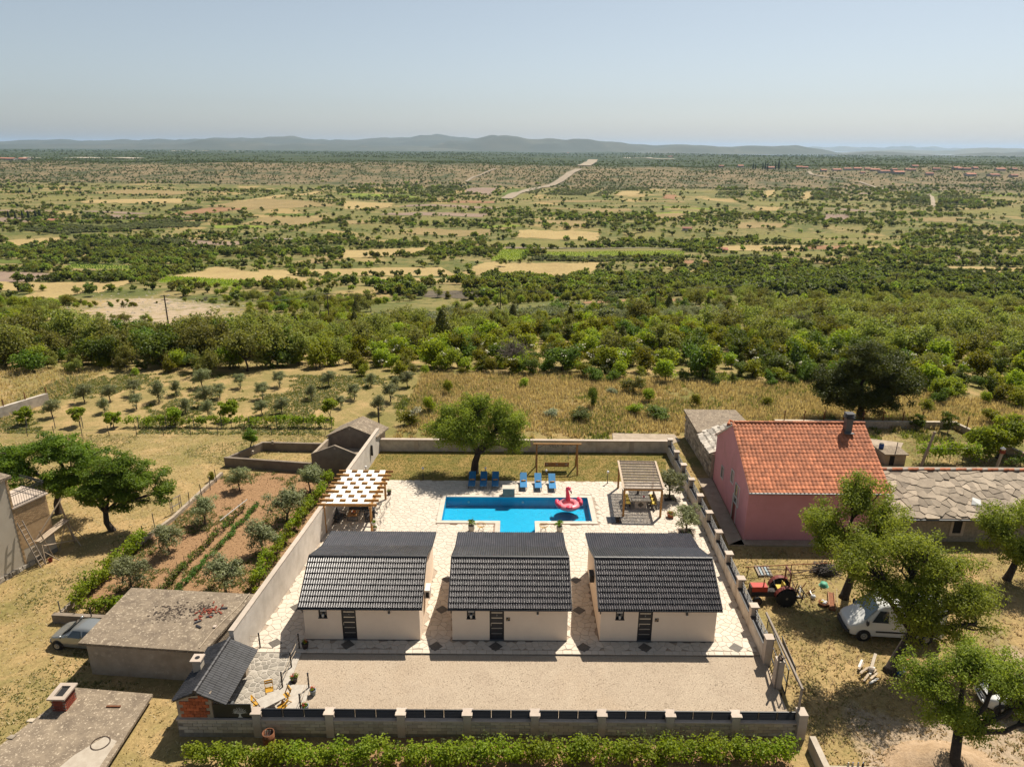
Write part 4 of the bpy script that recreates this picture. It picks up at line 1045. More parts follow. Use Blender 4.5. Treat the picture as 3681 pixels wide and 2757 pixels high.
for x, lab in ((CABX[0], 'first'), (CABX[1], 'middle'), (CABX[2], 'last')):
    pot = thing('window_pot', 'small white flower pot on the window sill of the %s cabin' % {'first': 'cabin nearest the white wall, the first', 'middle': 'middle', 'last': 'cabin nearest the gate, the last'}[lab].replace('cabin nearest the white wall, the first', 'first').replace('cabin nearest the gate, the last', 'last'), 'pot', (x + 1.13, CY0 + .02, 1.562), 0, 'pots on the cabin window sills')
    MB().lathe([(.05, 0), (.075, .1), (.08, .2), (.055, .24)], (0, 0, 0), 12).build('pot_body', 'white_paint', pot, True)
    MB().lathe([(.05, .2), (.02, .26)], (0, 0, 0), 8).build('soil', 'potting_soil', pot)

# ---- boundary walls
lw = thing('boundary_wall', 'long plain white boundary wall beside the soil plot', 'wall', (-14, 48, 0))
ys = [33.2, 40, 46, 52, 57.5, 63.3]
for a, b in zip(ys, ys[1:]):
    MB().prism([(xl(a) - .25, a), (xl(a), a), (xl(b), b), (xl(b) - .25, b)], -1.2, 2.3).build('wall_section', 'white_wall', lw)
    MB().prism([(xl(a) - .29, a), (xl(a) + .02, a), (xl(b) + .02, b), (xl(b) - .29, b)], 2.302, 2.36).build('wall_cap', 'pillar_render', lw)
MB().lathe([(.1, 0), (.1, 1.0)], (xl(60.2) + .11, 60.2, .9), 10).build('vent_pipe', 'plastic_black', lw)
bw = thing('boundary_wall', 'low white boundary wall with pink coping behind the lawn', 'wall', (1, 63.3, 0))
MB().box(xl(63.3), 63.25, -1, 15.2, 63.5, 1.15).build('wall_panel', 'garden_wall', bw)
for a, b in ((-12.7, -5.4), (-5.4, 2), (2, 8.6), (8.6, 15.2)): MB().box(a + .005, 63.18, 1.15, b - .005, 63.57, 1.22).build('coping_stone', 'cap_stone', bw)
for x in (-9.2, -5.9, -2.6, .4, 2.0, 5.1, 8.35, 11.6): MB().box(x - .22, 63.2, 0, x + .22, 63.26, 1.13).build('pilaster', 'pillar_render', bw)
rw = thing('boundary_wall', 'white boundary wall with capped pillars and dark rails along the gate side', 'wall', (14.9, 48, 0))
PY = [33.95, 36.9, 39.8, 42.8, 45.7, 48.6, 51.4, 54.3, 57.2, 60.0, 62.9]
for i, y in enumerate(PY):
    x = xr(y) + .02; top = 1.52
    p = MB().box(x, y - .2, -.9, x + .4, y + .2, top).build('pillar', 'pillar_render', rw)
    MB().box(x - .06, y - .26, top, x + .46, y + .26, top + .08).build('pillar_cap', 'cap_stone', p)
    if i < len(PY) - 1:
        y2 = PY[i + 1]; xa, xb = xr(y + .2), xr(y2 - .2)
        MB().prism([(xa, y + .2), (xa + .3, y + .2), (xb + .3, y2 - .2), (xb, y2 - .2)], -.9, .92).build('wall_panel', 'garden_wall', rw)
        MB().prism([(xa - .02, y + .21), (xa + .34, y + .21), (xb + .34, y2 - .21), (xb - .02, y2 - .21)], .922, .96).build('wall_coping', 'anthracite', rw)
        rl = MB()
        for z in (1.14, 1.3, 1.45): rl.bar((xa + .26, y + .2, z), (xb + .26, y2 - .2, z), .035, .05)
        for t in (.25, .5, .75): rl.bar((lerp(xa, xb, t) + .26, lerp(y + .2, y2 - .2, t), .96), (lerp(xa, xb, t) + .26, lerp(y + .2, y2 - .2, t), 1.45), .035, .035)
        rl.build('railing', 'grey_metal', rw)
# front wall: blocks, coping, pillars, louvred panels
fw = thing('boundary_wall', 'grey concrete-block front wall with pillars and black louvred panels', 'wall', (0, 29.1, -.9))
MB().box(-17.05, 29.03, -1.6, 14.7, 29.3, .12).build('wall_core', 'mortar', fw)
rg = random.Random(9)
bm_ = MB().box(-.239, 0, .01, .239, .05, .19).mesh('block'); bm_.materials.append(M('block'))
for r_ in range(5):
    x = -17.0 + (r_ % 2) * .25
    while x < 14.4:
        if not (r_ == 0 and rg.random() < .9): inst(bm_, 'block', fw, (x + .25, 29.0 + rg.uniform(-.004, .006), -.88 + r_ * .2))
        x += .5
FP = [-12.95, -9.23, -5.57, -2.18, 1.28, 4.70, 8.19, 11.55]
for x in FP:
    p = MB().box(x - .2, 28.97, -1.5, x + .2, 29.36, .54).build('pillar', 'pillar_render', fw)
    MB().box(x - .27, 28.9, .54, x + .27, 29.43, .62).build('pillar_cap', 'cap_stone', p)
MB().box(14.66, 28.8, -1.5, 15.1, 29.4, .84).build('corner_pillar', 'pillar_render', fw)
ends = FP + [14.86]
MB().box(-17.05, 28.96, .121, -13.16, 29.34, .2).build('wall_coping', 'cap_stone', fw)
for a, b in zip(ends, ends[1:]):
    MB().box(a + .205, 28.95, .121, b - .205, 29.36, .2).build('wall_coping', 'cap_stone', fw)
    for k in range(3):
        xa, xb = lerp(a + .22, b - .22, k / 3) + .01, lerp(a + .22, b - .22, (k + 1) / 3) - .01
        pn = MB().box(xa, 29.18, .215, xa + .04, 29.23, .68).box(xb - .04, 29.18, .215, xb, 29.23, .68).build('fence_panel', 'black_metal', fw)
        for q in range(5): MB().bar((xa + .04, 29.2, .26 + q * .09), (xb - .04, 29.2, .26 + q * .09), .11, .012, (0, -.75, 1)).build('slat', 'black_metal', pn)
        MB().box(xa, 29.17, .68, xb, 29.24, .7).build('top_rail', 'black_metal', pn)
# sign panel with the white tree emblem
sg = thing('sign_panel', 'black sign panel with a white tree emblem on the front wall', 'sign', (-14.15, 29.05, .2))
MB().box(-15.12, 29.06, .22, -13.18, 29.1, 1.1).build('board', 'black_metal', sg)
rg = random.Random(4); mb = MB(); cx, cz = -13.78, .30
mb.add([(cx - .12, 29.052, cz - .03), (cx + .13, 29.052, cz - .03), (cx + .05, 29.052, cz + .06), (cx + .045, 29.052, cz + .25), (cx - .045, 29.052, cz + .25), (cx - .05, 29.052, cz + .06)], [(0, 1, 2, 3, 4, 5)])
for k in range(11):
    a = lerp(-1.35, 1.35, k / 10); L = .26 + .06 * math.cos(a)
    e = (cx + math.sin(a) * L * 1.25, 29.052, cz + .22 + math.cos(a) * L)
    mb.bar((cx, 29.052, cz + .2), e, .014, .008, (0, 1, 0))
    for _ in range(13):
        t = rg.uniform(.55, 1.12); px, pz = lerp(cx, e[0], t) + rg.gauss(0, .02), lerp(cz + .2, e[2], t) + rg.gauss(0, .02); s_ = rg.uniform(.014, .024); an = rg.uniform(0, PI)
        dx, dz = math.cos(an) * s_, math.sin(an) * s_
        mb.add([(px - dx, 29.05, pz - dz), (px + dz * .6, 29.05, pz - dx * .6), (px + dx, 29.05, pz + dz), (px - dz * .6, 29.05, pz + dx * .6)], [(0, 1, 2, 3)])
mb.build('tree_emblem', 'white_paint', sg)

# ---- gate on the right
gt_ = thing('sliding_gate', 'half-open dark metal sliding gate under an overhead beam', 'gate', (15.2, 32, -.4))
MB().box(14.72, 29.22, .2, 14.82, 29.32, 2.05).build('gate_post', 'wood_grey', gt_)
MB().bar((14.78, 29.2, 2.1), (15.32, 36.1, 1.62), .1, .14).build('overhead_beam', 'wood_grey', gt_)
fr = MB()
for z in (-.25, .5, 1.35): fr.bar((15.02, 31.5, z), (15.42, 35.9, z), .05, .06)
for y in (31.5, 33.0, 34.5, 35.9): x = lerp(15.02, 15.42, (y - 31.5) / 4.4); fr.bar((x, y, -.25), (x, y, 1.35), .05, .05)
fr.build('gate_frame', 'black_metal', gt_)
for k in range(14):
    y = 32.9 + k * .21; x = lerp(15.02, 15.42, (y - 31.5) / 4.4); MB().bar((x, y, -.22), (x, y, 1.32), .025, .025).build('gate_bar', 'black_metal', gt_)
MB().hexa([(15.45, 31.4, .75), (15.48, 31.4, .75), (15.68, 34.0, .75), (15.65, 34.0, .75), (15.35, 31.5, 1.55), (15.38, 31.5, 1.55), (15.58, 34.1, 1.55), (15.55, 34.1, 1.55)]).build('gate_sheet', 'anthracite', gt_)
gp = thing('gate_pillar', 'free-standing grey concrete gate pillar with a bracket on top', 'pillar', (14.8, 32.25, -.4), None)
MB().box(14.62, 32.0, -.9, 15.0, 32.5, 1.45).build('shaft', 'pillar_render', gp)
MB().box(14.6, 31.96, -.35, 14.67, 32.05, 1.95).build('side_post', 'wood_grey', gp)
MB().box(14.7, 32.1, 1.45, 14.92, 32.35, 1.56).bar((14.8, 32.2, 1.52), (15.2, 32.3, 1.52), .04, .04).build('bracket', 'old_iron', gp)

# ---- barbecue house
bq = thing('barbecue_house', 'small barbecue shelter with black tiled roof and orange brick gable', 'shelter', (-15.9, 31, -.3))
ra, rb = (-15.82, 28.86, 1.98), (-15.62, 33.0, 1.98)
eR, eL = (-14.36, 1.22), (-17.02, 1.42)
def sx(x, y): return x + (y - 28.86) * .048
mb = MB()
for ex, ez in (eR, eL):
    mb.hexa([(sx(ex, 28.86), 28.86, ez - .07), (ra[0], ra[1], ra[2] - .07), (rb[0], rb[1], rb[2] - .07), (sx(ex, 33), 33.0, ez - .07), (sx(ex, 28.86), 28.86, ez), (ra[0], ra[1], ra[2]), (rb[0], rb[1], rb[2]), (sx(ex, 33), 33.0, ez)])
roof = mb.build('roof', 'anthracite', bq)
BQ = tile_mesh('roof_tile', .30, .36, .03, 2, .035, 'matt_tile', 4)
al = Vector((.2, 4.14, 0)).normalized()
for (ex, ez), rows_, s_ in ((eR, 5, 1), (eL, 4, -1)):
    p0 = Vector((sx(ex, 28.86 if s_ > 0 else 33.0), 28.86 if s_ > 0 else 33.0, ez)); top = Vector(ra if s_ > 0 else rb)
    up_ = (top - p0); L = up_.length; up_.normalize()
    tiles(roof, BQ, tuple(p0 + Vector((0, 0, .01))), al * s_, up_, 14, rows_, 4.14 / 14, L / rows_, [500])
for k in range(11):
    a, b = Vector(ra).lerp(Vector(rb), k / 11), Vector(ra).lerp(Vector(rb), (k + 1) / 11)
    MB().tube([a + Vector((0, 0, .04)), b + Vector((0, .02, .035))], [.11, .095], 8).build('ridge_tile', 'anthracite', roof)
ch = MB().box(-16.72, 30.75, 1.3, -16.3, 31.2, 2.28).build('chimney', 'fresh_screed', roof)
MB().box(-16.8, 30.67, 2.28, -16.22, 31.28, 2.36).build('chimney_cap', 'cap_stone', ch) if False else None
cp = MB().box(-16.8, 30.67, 2.28, -16.22, 31.28, 2.36).build('chimney_cap', 'cap_stone', roof)
MB().lathe([(.13, 0), (.13, .012)], (-16.51, 30.98, 2.361), 14).build('flue', 'dark_inside', roof)
wl_ = MB().prism([(-16.95, 29.08), (-15.16, 29.08), (-15.16, 29.28), (-16.95, 29.28)], .2, lambda p: 1.74 if p[0] > -16 else 1.40)
wl_.box(-16.95, 29.28, -1.2, -16.75, 33.0, 1.38); wl_.box(-15.2, 32.5, -.5, -14.75, 32.9, 1.35); wl_.box(-15.0, 29.9, -.6, -14.75, 30.25, 1.3)
wl = wl_.build('wall', 'concrete', bq)
hb = MB().box(-.158, 0, .008, .158, .05, .192).mesh('brick'); hb.materials.append(M('brick_orange'))
rg = random.Random(12)
for r_ in range(7):
    for c in range(5):
        x = -16.62 + c * .33 + (r_ % 2) * .165
        if x > -15.36 or (r_ > 4 and x < -16.2 + (r_ - 5) * .28): continue
        inst(hb, 'brick', wl, (x, 29.045, .26 + r_ * .2), (0, rg.uniform(-.01, .01), 0))
MB().box(-16.7, 29.35, -.5, -16.05, 32.4, .45).build('barbecue_counter', 'fresh_screed', bq)
gr = MB().box(-14.75, 29.5, .2, -14.4, 29.95, .5).build('grill', 'grey_metal', bq)
MB().box(-14.78, 29.45, -.5, -14.38, 29.98, .18).build('grill_stand', 'white_paint', bq)
# rope railings of the patio
def rope_rail(label, pts):
    t = thing('rope_railing', label, 'railing', (pts[0][0], pts[0][1], zp(*pts[0][:2])))
    for x, y in pts:
        z = 0 if y > 34.4 else zp(x, y)
        MB().tube([(x, y, z), (x, y, z + .95)], .045, 8).build('post', 'pole_wood', t)
        MB().blob((x, y, z + .97), .055, 8, 5).build('post_cap', 'black_metal', t)
    for a, b in zip(pts, pts[1:]):
        for h in (.5, .82):
            za, zb_ = [(0 if q[1] > 34.4 else zp(*q)) + h for q in (a, b)]
            MB().tube([(lerp(a[0], b[0], k / 8), lerp(a[1], b[1], k / 8), lerp(za, zb_, k / 8) - .14 * (1 - (k / 4 - 1) ** 2)) for k in range(9)], .016, 5).build('rope', 'cable', t)
rope_rail('rope railing of two posts at the end of the long white wall', [(-15.6, 34.95), (-14.72, 34.75)])
rope_rail('rope railing of three posts between the patio and the gravel', [(-12.4, 34.7), (-12.45, 33.25), (-12.52, 31.8)])
rope_rail('rope railing of two posts at the far edge of the concrete apron', [(-11.05, 31.75), (-11.1, 30.3)])
# patio table and folding chairs
tb = thing('patio_table', 'stone-topped patio table among yellow folding chairs', 'table', (-12.6, 30.23, zp(-12.6, 30.2)), .72)
MB().box(-.62, -.42, .68, .62, .42, .75).build('table_top', 'patio_bed', tb)
for a in (-.5, .5):
    for b in (-.3, .3): MB().box(a - .04, b - .04, 0, a + .04, b + .04, .68).build('leg', 'wood_swing', tb)
def folding_chair(label, x, y, rz):
    t = thing('folding_chair', label, 'chair', (x, y, zp(x, y)), rz, 'yellow folding chairs')
    for s_ in (-.2, .2):
        MB().bar((s_, -.18, 0), (s_, .26, .86), .03, .045).build('leg', 'yellow_paint', t)
        MB().bar((s_ * .88, .24, 0), (s_ * .88, -.2, .47), .03, .04).build('leg', 'yellow_paint', t)
    for k in range(5): MB().box(-.19, -.2 + k * .082, .44, .19, -.13 + k * .082, .46).build('seat_slat', 'yellow_paint', t)
    MB().box(-.21, .2, .68, .21, .25, .76).box(-.21, .245, .8, .21, .285, .87).build('backrest', 'yellow_paint', t)
folding_chair('yellow folding chair on the far side of the patio table', -13.0, 31.15, .35)
folding_chair('yellow folding chair drawn up to the corner of the table by the apron', -12.0, 30.75, -.9)
folding_chair('yellow folding chair between the patio table and the front wall', -11.95, 30.0, -1.9)
folding_chair('yellow folding chair nearest the black sign panel', -13.35, 30.25, 1.9)
# ---------------------------------------------------------------- things on the terrace and lawn
# checkered pergola: posts, two long beams, nine rafters, woven white strips
pg = thing('pergola', 'wooden pergola with white fabric strips woven in a checker', 'pergola', (-12.3, 50.8, 0))
PX0, PX1, PY0, PY1, PZ = -14.1, -10.62, 47.9, 53.3, 2.18
for x, y in ((PX0 - .05, PY0), (PX1, PY0), (PX0 + .3, PY1), (PX1 + .12, PY1)):
    MB().box(x - .075, y - .075, 0, x + .075, y + .075, PZ).build('post', 'wood', pg)
def lean(x, y): return x + (y - PY0) * .055
for x in (PX0 - .05, PX1): MB().bar((lean(x, PY0 - .35), PY0 - .3, PZ + .08), (lean(x, PY1 + .4), PY1 + .45, PZ + .08), .12, .16).build('beam', 'wood', pg)
NR = 9; ry = [lerp(PY0 - .12, PY1 + .3, k / (NR - 1)) for k in range(NR)]
for y in ry: MB().box(lean(PX0 - .5, y), y - .04, PZ + .14, lean(PX1 + .5, y), y + .04, PZ + .34).build('rafter', 'wood', pg)
for s_ in range(7):                      # strips run across the rafters, over one and under the next
    x0, x1 = lerp(PX0 + .12, PX1 - .12, s_ / 7), lerp(PX0 + .12, PX1 - .12, (s_ + 1) / 7)
    pts = []
    for k, y in enumerate(ry):
        over = (k + s_) % 2 == 0
        zz = PZ + .36 if over else PZ + .12
        pts.append((y, zz))
        if k < NR - 1: pts.append(((y + ry[k + 1]) / 2, PZ + .22))
    mb = MB()
    for (ya, za), (yb, zb_) in zip(pts, pts[1:]):
        mb.add([(lean(x0, ya), ya, za), (lean(x1, ya), ya, za), (lean(x1, yb), yb, zb_), (lean(x0, yb), yb, zb_)], [(0, 1, 2, 3)])
    mb.build('fabric_strip', 'fabric_white', pg)
for x, y in ((PX1, PY0), (PX1 + .12, PY1)):
    MB().tube([(x + .02, y - .2, 1.0), (x + .05, y - .2, .62)], .012, 4).build('pot_hanger', 'black_metal', pg)
# lounge furniture beneath
def armchair(label, loc, rz, wd=.75, ln=.75):
    t = thing('lounge_chair', label, 'chair', loc, rz, 'black lounge furniture')
    for s_ in (-1, 1):
        f = MB(); xx = s_ * wd / 2
        f.bar((xx, -ln / 2, .03), (xx, ln / 2, .03), .04, .04); f.bar((xx, -ln / 2, .03), (xx, -ln / 2, .56), .04, .04); f.bar((xx, ln / 2, .03), (xx, ln / 2, .56), .04, .04); f.bar((xx, -ln / 2, .56), (xx, ln / 2, .56), .05, .03)
        f.build('arm_frame', 'black_metal', t)
    MB().box(-wd / 2 + .03, -ln / 2, .22, wd / 2 - .03, ln / 2, .36).build('seat_cushion', 'grey_cushion', t)
    MB().hexa([(-wd / 2 + .03, ln / 2 - .16, .36), (wd / 2 - .03, ln / 2 - .16, .36), (wd / 2 - .03, ln / 2 - .02, .36), (-wd / 2 + .03, ln / 2 - .02, .36), (-wd / 2 + .03, ln / 2 - .04, .8), (wd / 2 - .03, ln / 2 - .04, .8), (wd / 2 - .03, ln / 2 + .08, .8), (-wd / 2 + .03, ln / 2 + .08, .8)]).build('back_cushion', 'grey_cushion', t)
    return t
armchair('black lounge chair against the long white wall under the pergola', (-13.65, 49.9, 0), 1.2, .9, .8)
armchair('black lounge chair on the open side of the pergola', (-11.2, 50.0, 0), -1.3, .85, .75)
armchair('black lounge sofa behind the low table under the pergola', (-12.3, 51.5, 0), 0, 1.5, .75)
t = thing('low_table', 'low black table with a fruit bowl under the checkered pergola', 'table', (-12.5, 50.15, 0), 0)
MB().box(-.4, -.5, .4, .4, .5, .44).build('table_top', 'wood_swing', t)
for y in (-.48, .48):
    MB().bar((-.38, y, .02), (.38, y, .02), .04, .04).bar((-.38, y, .02), (-.38, y, .4), .04, .04).bar((.38, y, .02), (.38, y, .4), .04, .04).build('leg_frame', 'black_metal', t)
t = thing('fruit_bowl', 'white bowl of red and orange fruit on the low table', 'bowl', (-12.45, 50.2, .44), 0)
MB().lathe([(.1, 0), (.2, .08), (.22, .1), (.19, .09), (.08, .02)], n=18).build('bowl_body', 'white_paint', t, True)
for k in range(5): MB().blob((.09 * math.cos(k * 1.25), .09 * math.sin(k * 1.25), .11), .075, 8, 5).build('fruit', 'melon' if k % 2 else 'orange_fruit', t, True)
# reed-roofed pergola with dining table
pr = thing('pergola', 'wooden pergola with a grey reed roof over the dining table', 'pergola', (10.5, 53.2, 0))
c4 = [(8.96, 50.68), (11.92, 50.62), (12.22, 55.6), (9.26, 55.68)]; HZ = 2.46
for x, y in c4: MB().box(x - .075, y - .075, 0, x + .075, y + .075, HZ - .16).build('post', 'wood', pr)
for a, b in zip(c4, c4[1:] + c4[:1]): MB().bar((a[0], a[1], HZ - .08), (b[0], b[1], HZ - .08), .1, .16).build('beam', 'wood', pr)
L0, L1, R0, R1 = Vector((8.86, 50.6, HZ + .02)), Vector((9.16, 55.78, HZ + .02)), Vector((12.02, 50.55, HZ + .02)), Vector((12.32, 55.7, HZ + .02))
for k in range(11):
    a, b = L0.lerp(L1, k / 10), R0.lerp(R1, k / 10)
    MB().bar(a + Vector((0, 0, .03)), b + Vector((0, 0, .03)), .055, .07).build('batten', 'wood_grey', pr)
    if k < 10:
        a2, b2 = L0.lerp(L1, (k + 1) / 10), R0.lerp(R1, (k + 1) / 10); mb = MB(); rg = random.Random(k)
        for q in range(70):              # a mat of upright reeds with a little light between them
            t0 = (q + rg.uniform(.1, .3)) / 70; t1 = (q + rg.uniform(.8, .97)) / 70; dz = rg.uniform(-.006, .006)
            v = [a.lerp(b, t0), a.lerp(b, t1), a2.lerp(b2, t1), a2.lerp(b2, t0)]
            mb.add([(p.x, p.y, p.z + dz) for p in v], [(0, 1, 2, 3)], rg.uniform(-1, 1))
        mb.build('reed_mat', 'reed', pr)
for p, q in ((L0, L1), (R0, R1)): MB().bar(p + Vector((0, 0, .07)), q + Vector((0, 0, .07)), .16, .03).build('edge_board', 'wood_pale', pr)
t = thing('dining_table', 'stone dining table with a diamond inlay on its base', 'table', (10.58, 52.75, 0), 0)
MB().box(-.78, -.95, .7, .78, .9, .78).build('table_top', 'patio_bed', t)
MB().box(-.46, -.75, 0, .46, .7, .7).build('pedestal', 'white_wall', t)
MB().add([(-.27, -.756, .35), (0, -.756, .1), (.27, -.756, .35), (0, -.756, .6)], [(0, 1, 2, 3)]).build('diamond_inlay', 'diamond', t)
def dining_chair(label, x, y, rz):
    t = thing('dining_chair', label, 'chair', (x, y, 0), rz, 'dining chairs with yellow cushions')
    MB().box(-.24, -.24, .42, .24, .24, .46).build('seat', 'wood_grey', t); MB().box(-.22, -.22, .461, .22, .22, .53).build('cushion', 'yellow_cushion', t)
    MB().box(-.24, .2, .46, .24, .25, .98).build('backrest', 'wood_grey', t)
    for a in (-.2, .2):
        for b in (-.2, .2): MB().box(a - .025, b - .025, 0, a + .025, b + .025, .42).build('leg', 'plastic_black', t)
for k, nm in enumerate(('front', 'middle', 'far')):
    dining_chair('yellow-cushioned chair, %s one on the lamp side of the dining table' % nm, 9.52, 52.1 + k * .62, PI / 2)
    dining_chair('yellow-cushioned chair, %s one on the wall side of the dining table' % nm, 11.62, 52.05 + k * .62, -PI / 2)
t = thing('flower_vase', 'dark vase of red flowers and leaves on the dining table', 'vase', (10.5, 53.1, .78), 0)
MB().lathe([(.06, 0), (.1, .1), (.05, .2)], n=12).build('vase_body', 'pot_dark', t, True)
l = MB(); rg = random.Random(2); leaves(l, [(Vector((0, 0, .32)), .2)], 90, .1, .6, rg); l.build('leaves', 'leaf_oak', t)
l = MB(); leaves(l, [(Vector((-.05, 0, .4)), .14)], 40, .08, .8, rg); l.build('flowers', 'flower_red', t)
t = thing('melon_plate', 'plate with red melon slices on the dining table', 'plate', (10.9, 52.5, .78), 0)
MB().lathe([(.12, 0), (.17, .02), (.1, .015)], n=16).build('plate_body', 'white_paint', t)
for k in range(3): MB().blob((-.06 + .06 * k, 0, .05), (.03, .1, .04), 8, 5).build('melon_slice', 'melon', t, True)
t = thing('glass_screen', 'low smoked glass panel beside the reed-roofed pergola', 'panel', (8.15, 50.05, 0), 0)
MB().box(-.52, -.5, .03, .52, .48, .045).build('pane', 'clear_glass', t)
MB().bar((-.54, -.5, .04), (-.54, .48, .04), .03, .05).bar((.54, -.5, .04), (.54, .48, .04), .03, .05).bar((-.54, -.5, .04), (.54, -.5, .04), .03, .05).build('rim', 'black_metal', t)
# swing
sw = thing('garden_swing', 'wooden garden swing bench on A-frames in front of the low white wall', 'swing', (4.1, 59.1, 0))
for x in (2.27, 5.93):
    for y in (58.15, 60.05): MB().tube([(x, y, 0), (x, 59.1 + (y - 59.1) * .06, 2.6)], .075, 8).build('leg', 'wood_swing', sw)
MB().tube([(1.95, 59.1, 2.62), (6.3, 59.1, 2.62)], .075, 10).build('crossbar', 'wood', sw)
for x, d in ((2.27, .7), (5.93, -.7)): MB().bar((x, 59.1, 2.15), (x + d, 59.1, 2.56), .04, .04).build('brace', 'black_metal', sw)
for x in (3.05, 5.15):
    for y in (58.9, 59.25): MB().tube([(x, 59.1, 2.6), (x, y, .95)], .012, 4).build('chain', 'grey_metal', sw)
bench = MB().box(3.05, 58.82, .5, 5.15, 59.3, .55).build('bench_seat', 'wood_swing', sw)
for k in range(4): MB().hexa([(3.05, 58.76 - k * .03, .58 + k * .11), (5.15, 58.76 - k * .03, .58 + k * .11), (5.15, 58.79 - k * .03, .58 + k * .11), (3.05, 58.79 - k * .03, .58 + k * .11), (3.05, 58.735 - k * .03, .68 + k * .11), (5.15, 58.735 - k * .03, .68 + k * .11), (5.15, 58.765 - k * .03, .68 + k * .11), (3.05, 58.765 - k * .03, .68 + k * .11)]).build('back_slat', 'wood_swing', sw)
for x in (3.03, 5.17): MB().box(x - .03, 58.7, .48, x + .03, 59.32, .62).bar((x, 58.66, .55), (x, 58.58, 1.06), .05, .05).build('bench_end', 'wood_swing', sw)
for x, w_ in ((3.2, .2), (4.1, .2), (4.95, .22)): MB().box(x - w_ / 2, 58.62, .78, x + w_ / 2, 58.66, .86).build('hand_opening', 'fresh_screed', sw)
text('sign_letters', 'VILLA  V', .36, 'black_metal', sw, (4.05, 58.98, 2.48), (PI / 2, 0, 0), .012)
# sun loungers with rolled towels
def lounger(label, x, y, rz):
    t = thing('sun_lounger', label, 'sun lounger', (x, y, 0), rz, 'blue sun loungers by the pool')
    for s_ in (-.28, .28): MB().bar((s_, -1.0, .32), (s_, .3, .32), .045, .05).bar((s_, .3, .32), (s_, 1.0, .74), .045, .05).build('side_rail', 'grey_metal', t)
    for y_ in (-.85, .25):
        for s_ in (-.27, .27): MB().bar((s_, y_, 0), (s_, y_, .32), .04, .04).build('leg', 'plastic_black', t)
    MB().hexa([(-.3, -1.0, .345), (.3, -1.0, .345), (.3, .3, .345), (-.3, .3, .345), (-.3, -1.0, .37), (.3, -1.0, .37), (.3, .3, .37), (-.3, .3, .37)]).build('seat', 'lounger_blue', t)
    MB().hexa([(-.3, .31, .35), (.3, .31, .35), (.3, 1.02, .77), (-.3, 1.02, .77), (-.3, .3, .375), (.3, .3, .375), (.3, 1.01, .80), (-.3, 1.01, .80)]).build('backrest', 'lounger_blue', t)
ORD = ['first', 'second', 'third', 'fourth', 'fifth', 'sixth']
for k, (x, y) in enumerate([(-3.43, 56.15), (-2.43, 56.15), (-1.4, 56.15), (1.05, 55.98), (2.32, 55.88), (3.54, 55.8)]):
    lounger('blue sun lounger, %s from the checkered pergola' % ORD[k], x, y, 0)
    t = thing('towel', 'rolled orange towel on the %s sun lounger from the checkered pergola' % ORD[k], 'towel', (x, y + .1, .372), .15, 'rolled towels on the loungers')
    MB().lathe([(.02, -.2), (.06, -.2), (.065, 0), (.06, .2), (.02, .2)], (0, 0, .065), 10, axis='x').build('roll', 'towel', t, True)
    MB().box(-.03, -.068, 0, .03, .068, .134).build('towel_band', 'wood_pale', t)
# garden lamps
for k, (x, y) in enumerate([(-7.82, 57.1), (-2.3, 57.2), (3.06, 56.78), (8.45, 56.58), (-12.9, 57.3)]):
    lab = ['globe lamp on a black post at the lawn edge near the checkered pergola', 'globe lamp on a black post behind the first three loungers', 'globe lamp on a black post behind the last three loungers', 'globe lamp on a black post beside the reed-roofed pergola', 'globe lamp on a black post by the long white wall'][k]
    t = thing('garden_lamp', lab, 'lamp', (x, y, 0), 0, 'globe lamps along the lawn')
    MB().lathe([(.07, 0), (.07, .02), (.032, .05), (.032, .98), (.05, 1.0)], n=10).build('post', 'black_metal', t)
    MB().blob((0, 0, 1.09), .11, 12, 8).build('globe', 'lamp_globe', t, True)
# flamingo float
fl = thing('flamingo_float', 'pink inflatable flamingo floating on the pool', 'pool float', (4.75, 52.45, -.17), .25); fl.scale = (1.2, 1.2, 1.2)
RR, rr_ = .56, .23
V, F_ = [], []
for i in range(28):
    a = 2 * PI * i / 28
    for j in range(12):
        b = 2 * PI * j / 12; q = RR + rr_ * math.cos(b)
        V.append((q * math.cos(a), q * math.sin(a) * .95, .18 + rr_ * .85 * math.sin(b)))
F_ = [(i * 12 + j, ((i + 1) % 28) * 12 + j, ((i + 1) % 28) * 12 + (j + 1) % 12, i * 12 + (j + 1) % 12) for i in range(28) for j in range(12)]
MB().add(V, F_).build('ring', 'flamingo_pale', fl, True)
MB().lathe([(.5, .1), (.4, .13), (.12, .22), (.02, .22)], n=20, capt=False).build('seat_floor', 'flamingo_pale', fl, True)
MB().tube([(.08, .42, .25), (.12, .58, .45), (.10, .62, .75), (.04, .60, 1.0), (.02, .52, 1.18), (.07, .40, 1.26)], [.17, .16, .125, .105, .10, .09], 12).build('neck', 'flamingo', fl, True)
hd = MB().blob((.10, .36, 1.24), (.13, .17, .13), 12, 8).build('head', 'flamingo', fl, True)
MB().tube([(.14, .22, 1.2), (.17, .12, 1.1)], [.08, .055], 10).build('beak', 'flamingo_pale', hd, True)
MB().tube([(.17, .12, 1.1), (.18, .09, 1.0), (.17, .1, .96)], [.056, .04, .012], 10).build('beak_tip', 'plastic_black', hd, True)
for s_ in (-1, 1):
    wg = MB()
    for k in range(4):
        a = lerp(-.55, .75, k / 3); wg.blob((s_ * (.78 + .06 * math.sin(k)), -.15 + .34 * math.sin(a) + .12, .30 + .05 * k), (.15, .20, .2 - .02 * k), 10, 7, -.5 + .35 * k)
    wg.build('wing', 'flamingo', fl, True)
MB().blob((-.18, -.62, .34), (.24, .2, .1), 12, 6).build('tail', 'flamingo', fl, True)
for x, y in ((-.45, .3), (.48, .3)): MB().tube([(x - .05, y, .40), (x, y, .44), (x + .05, y, .40)], .02, 6).build('grip', 'pot_dark', fl)
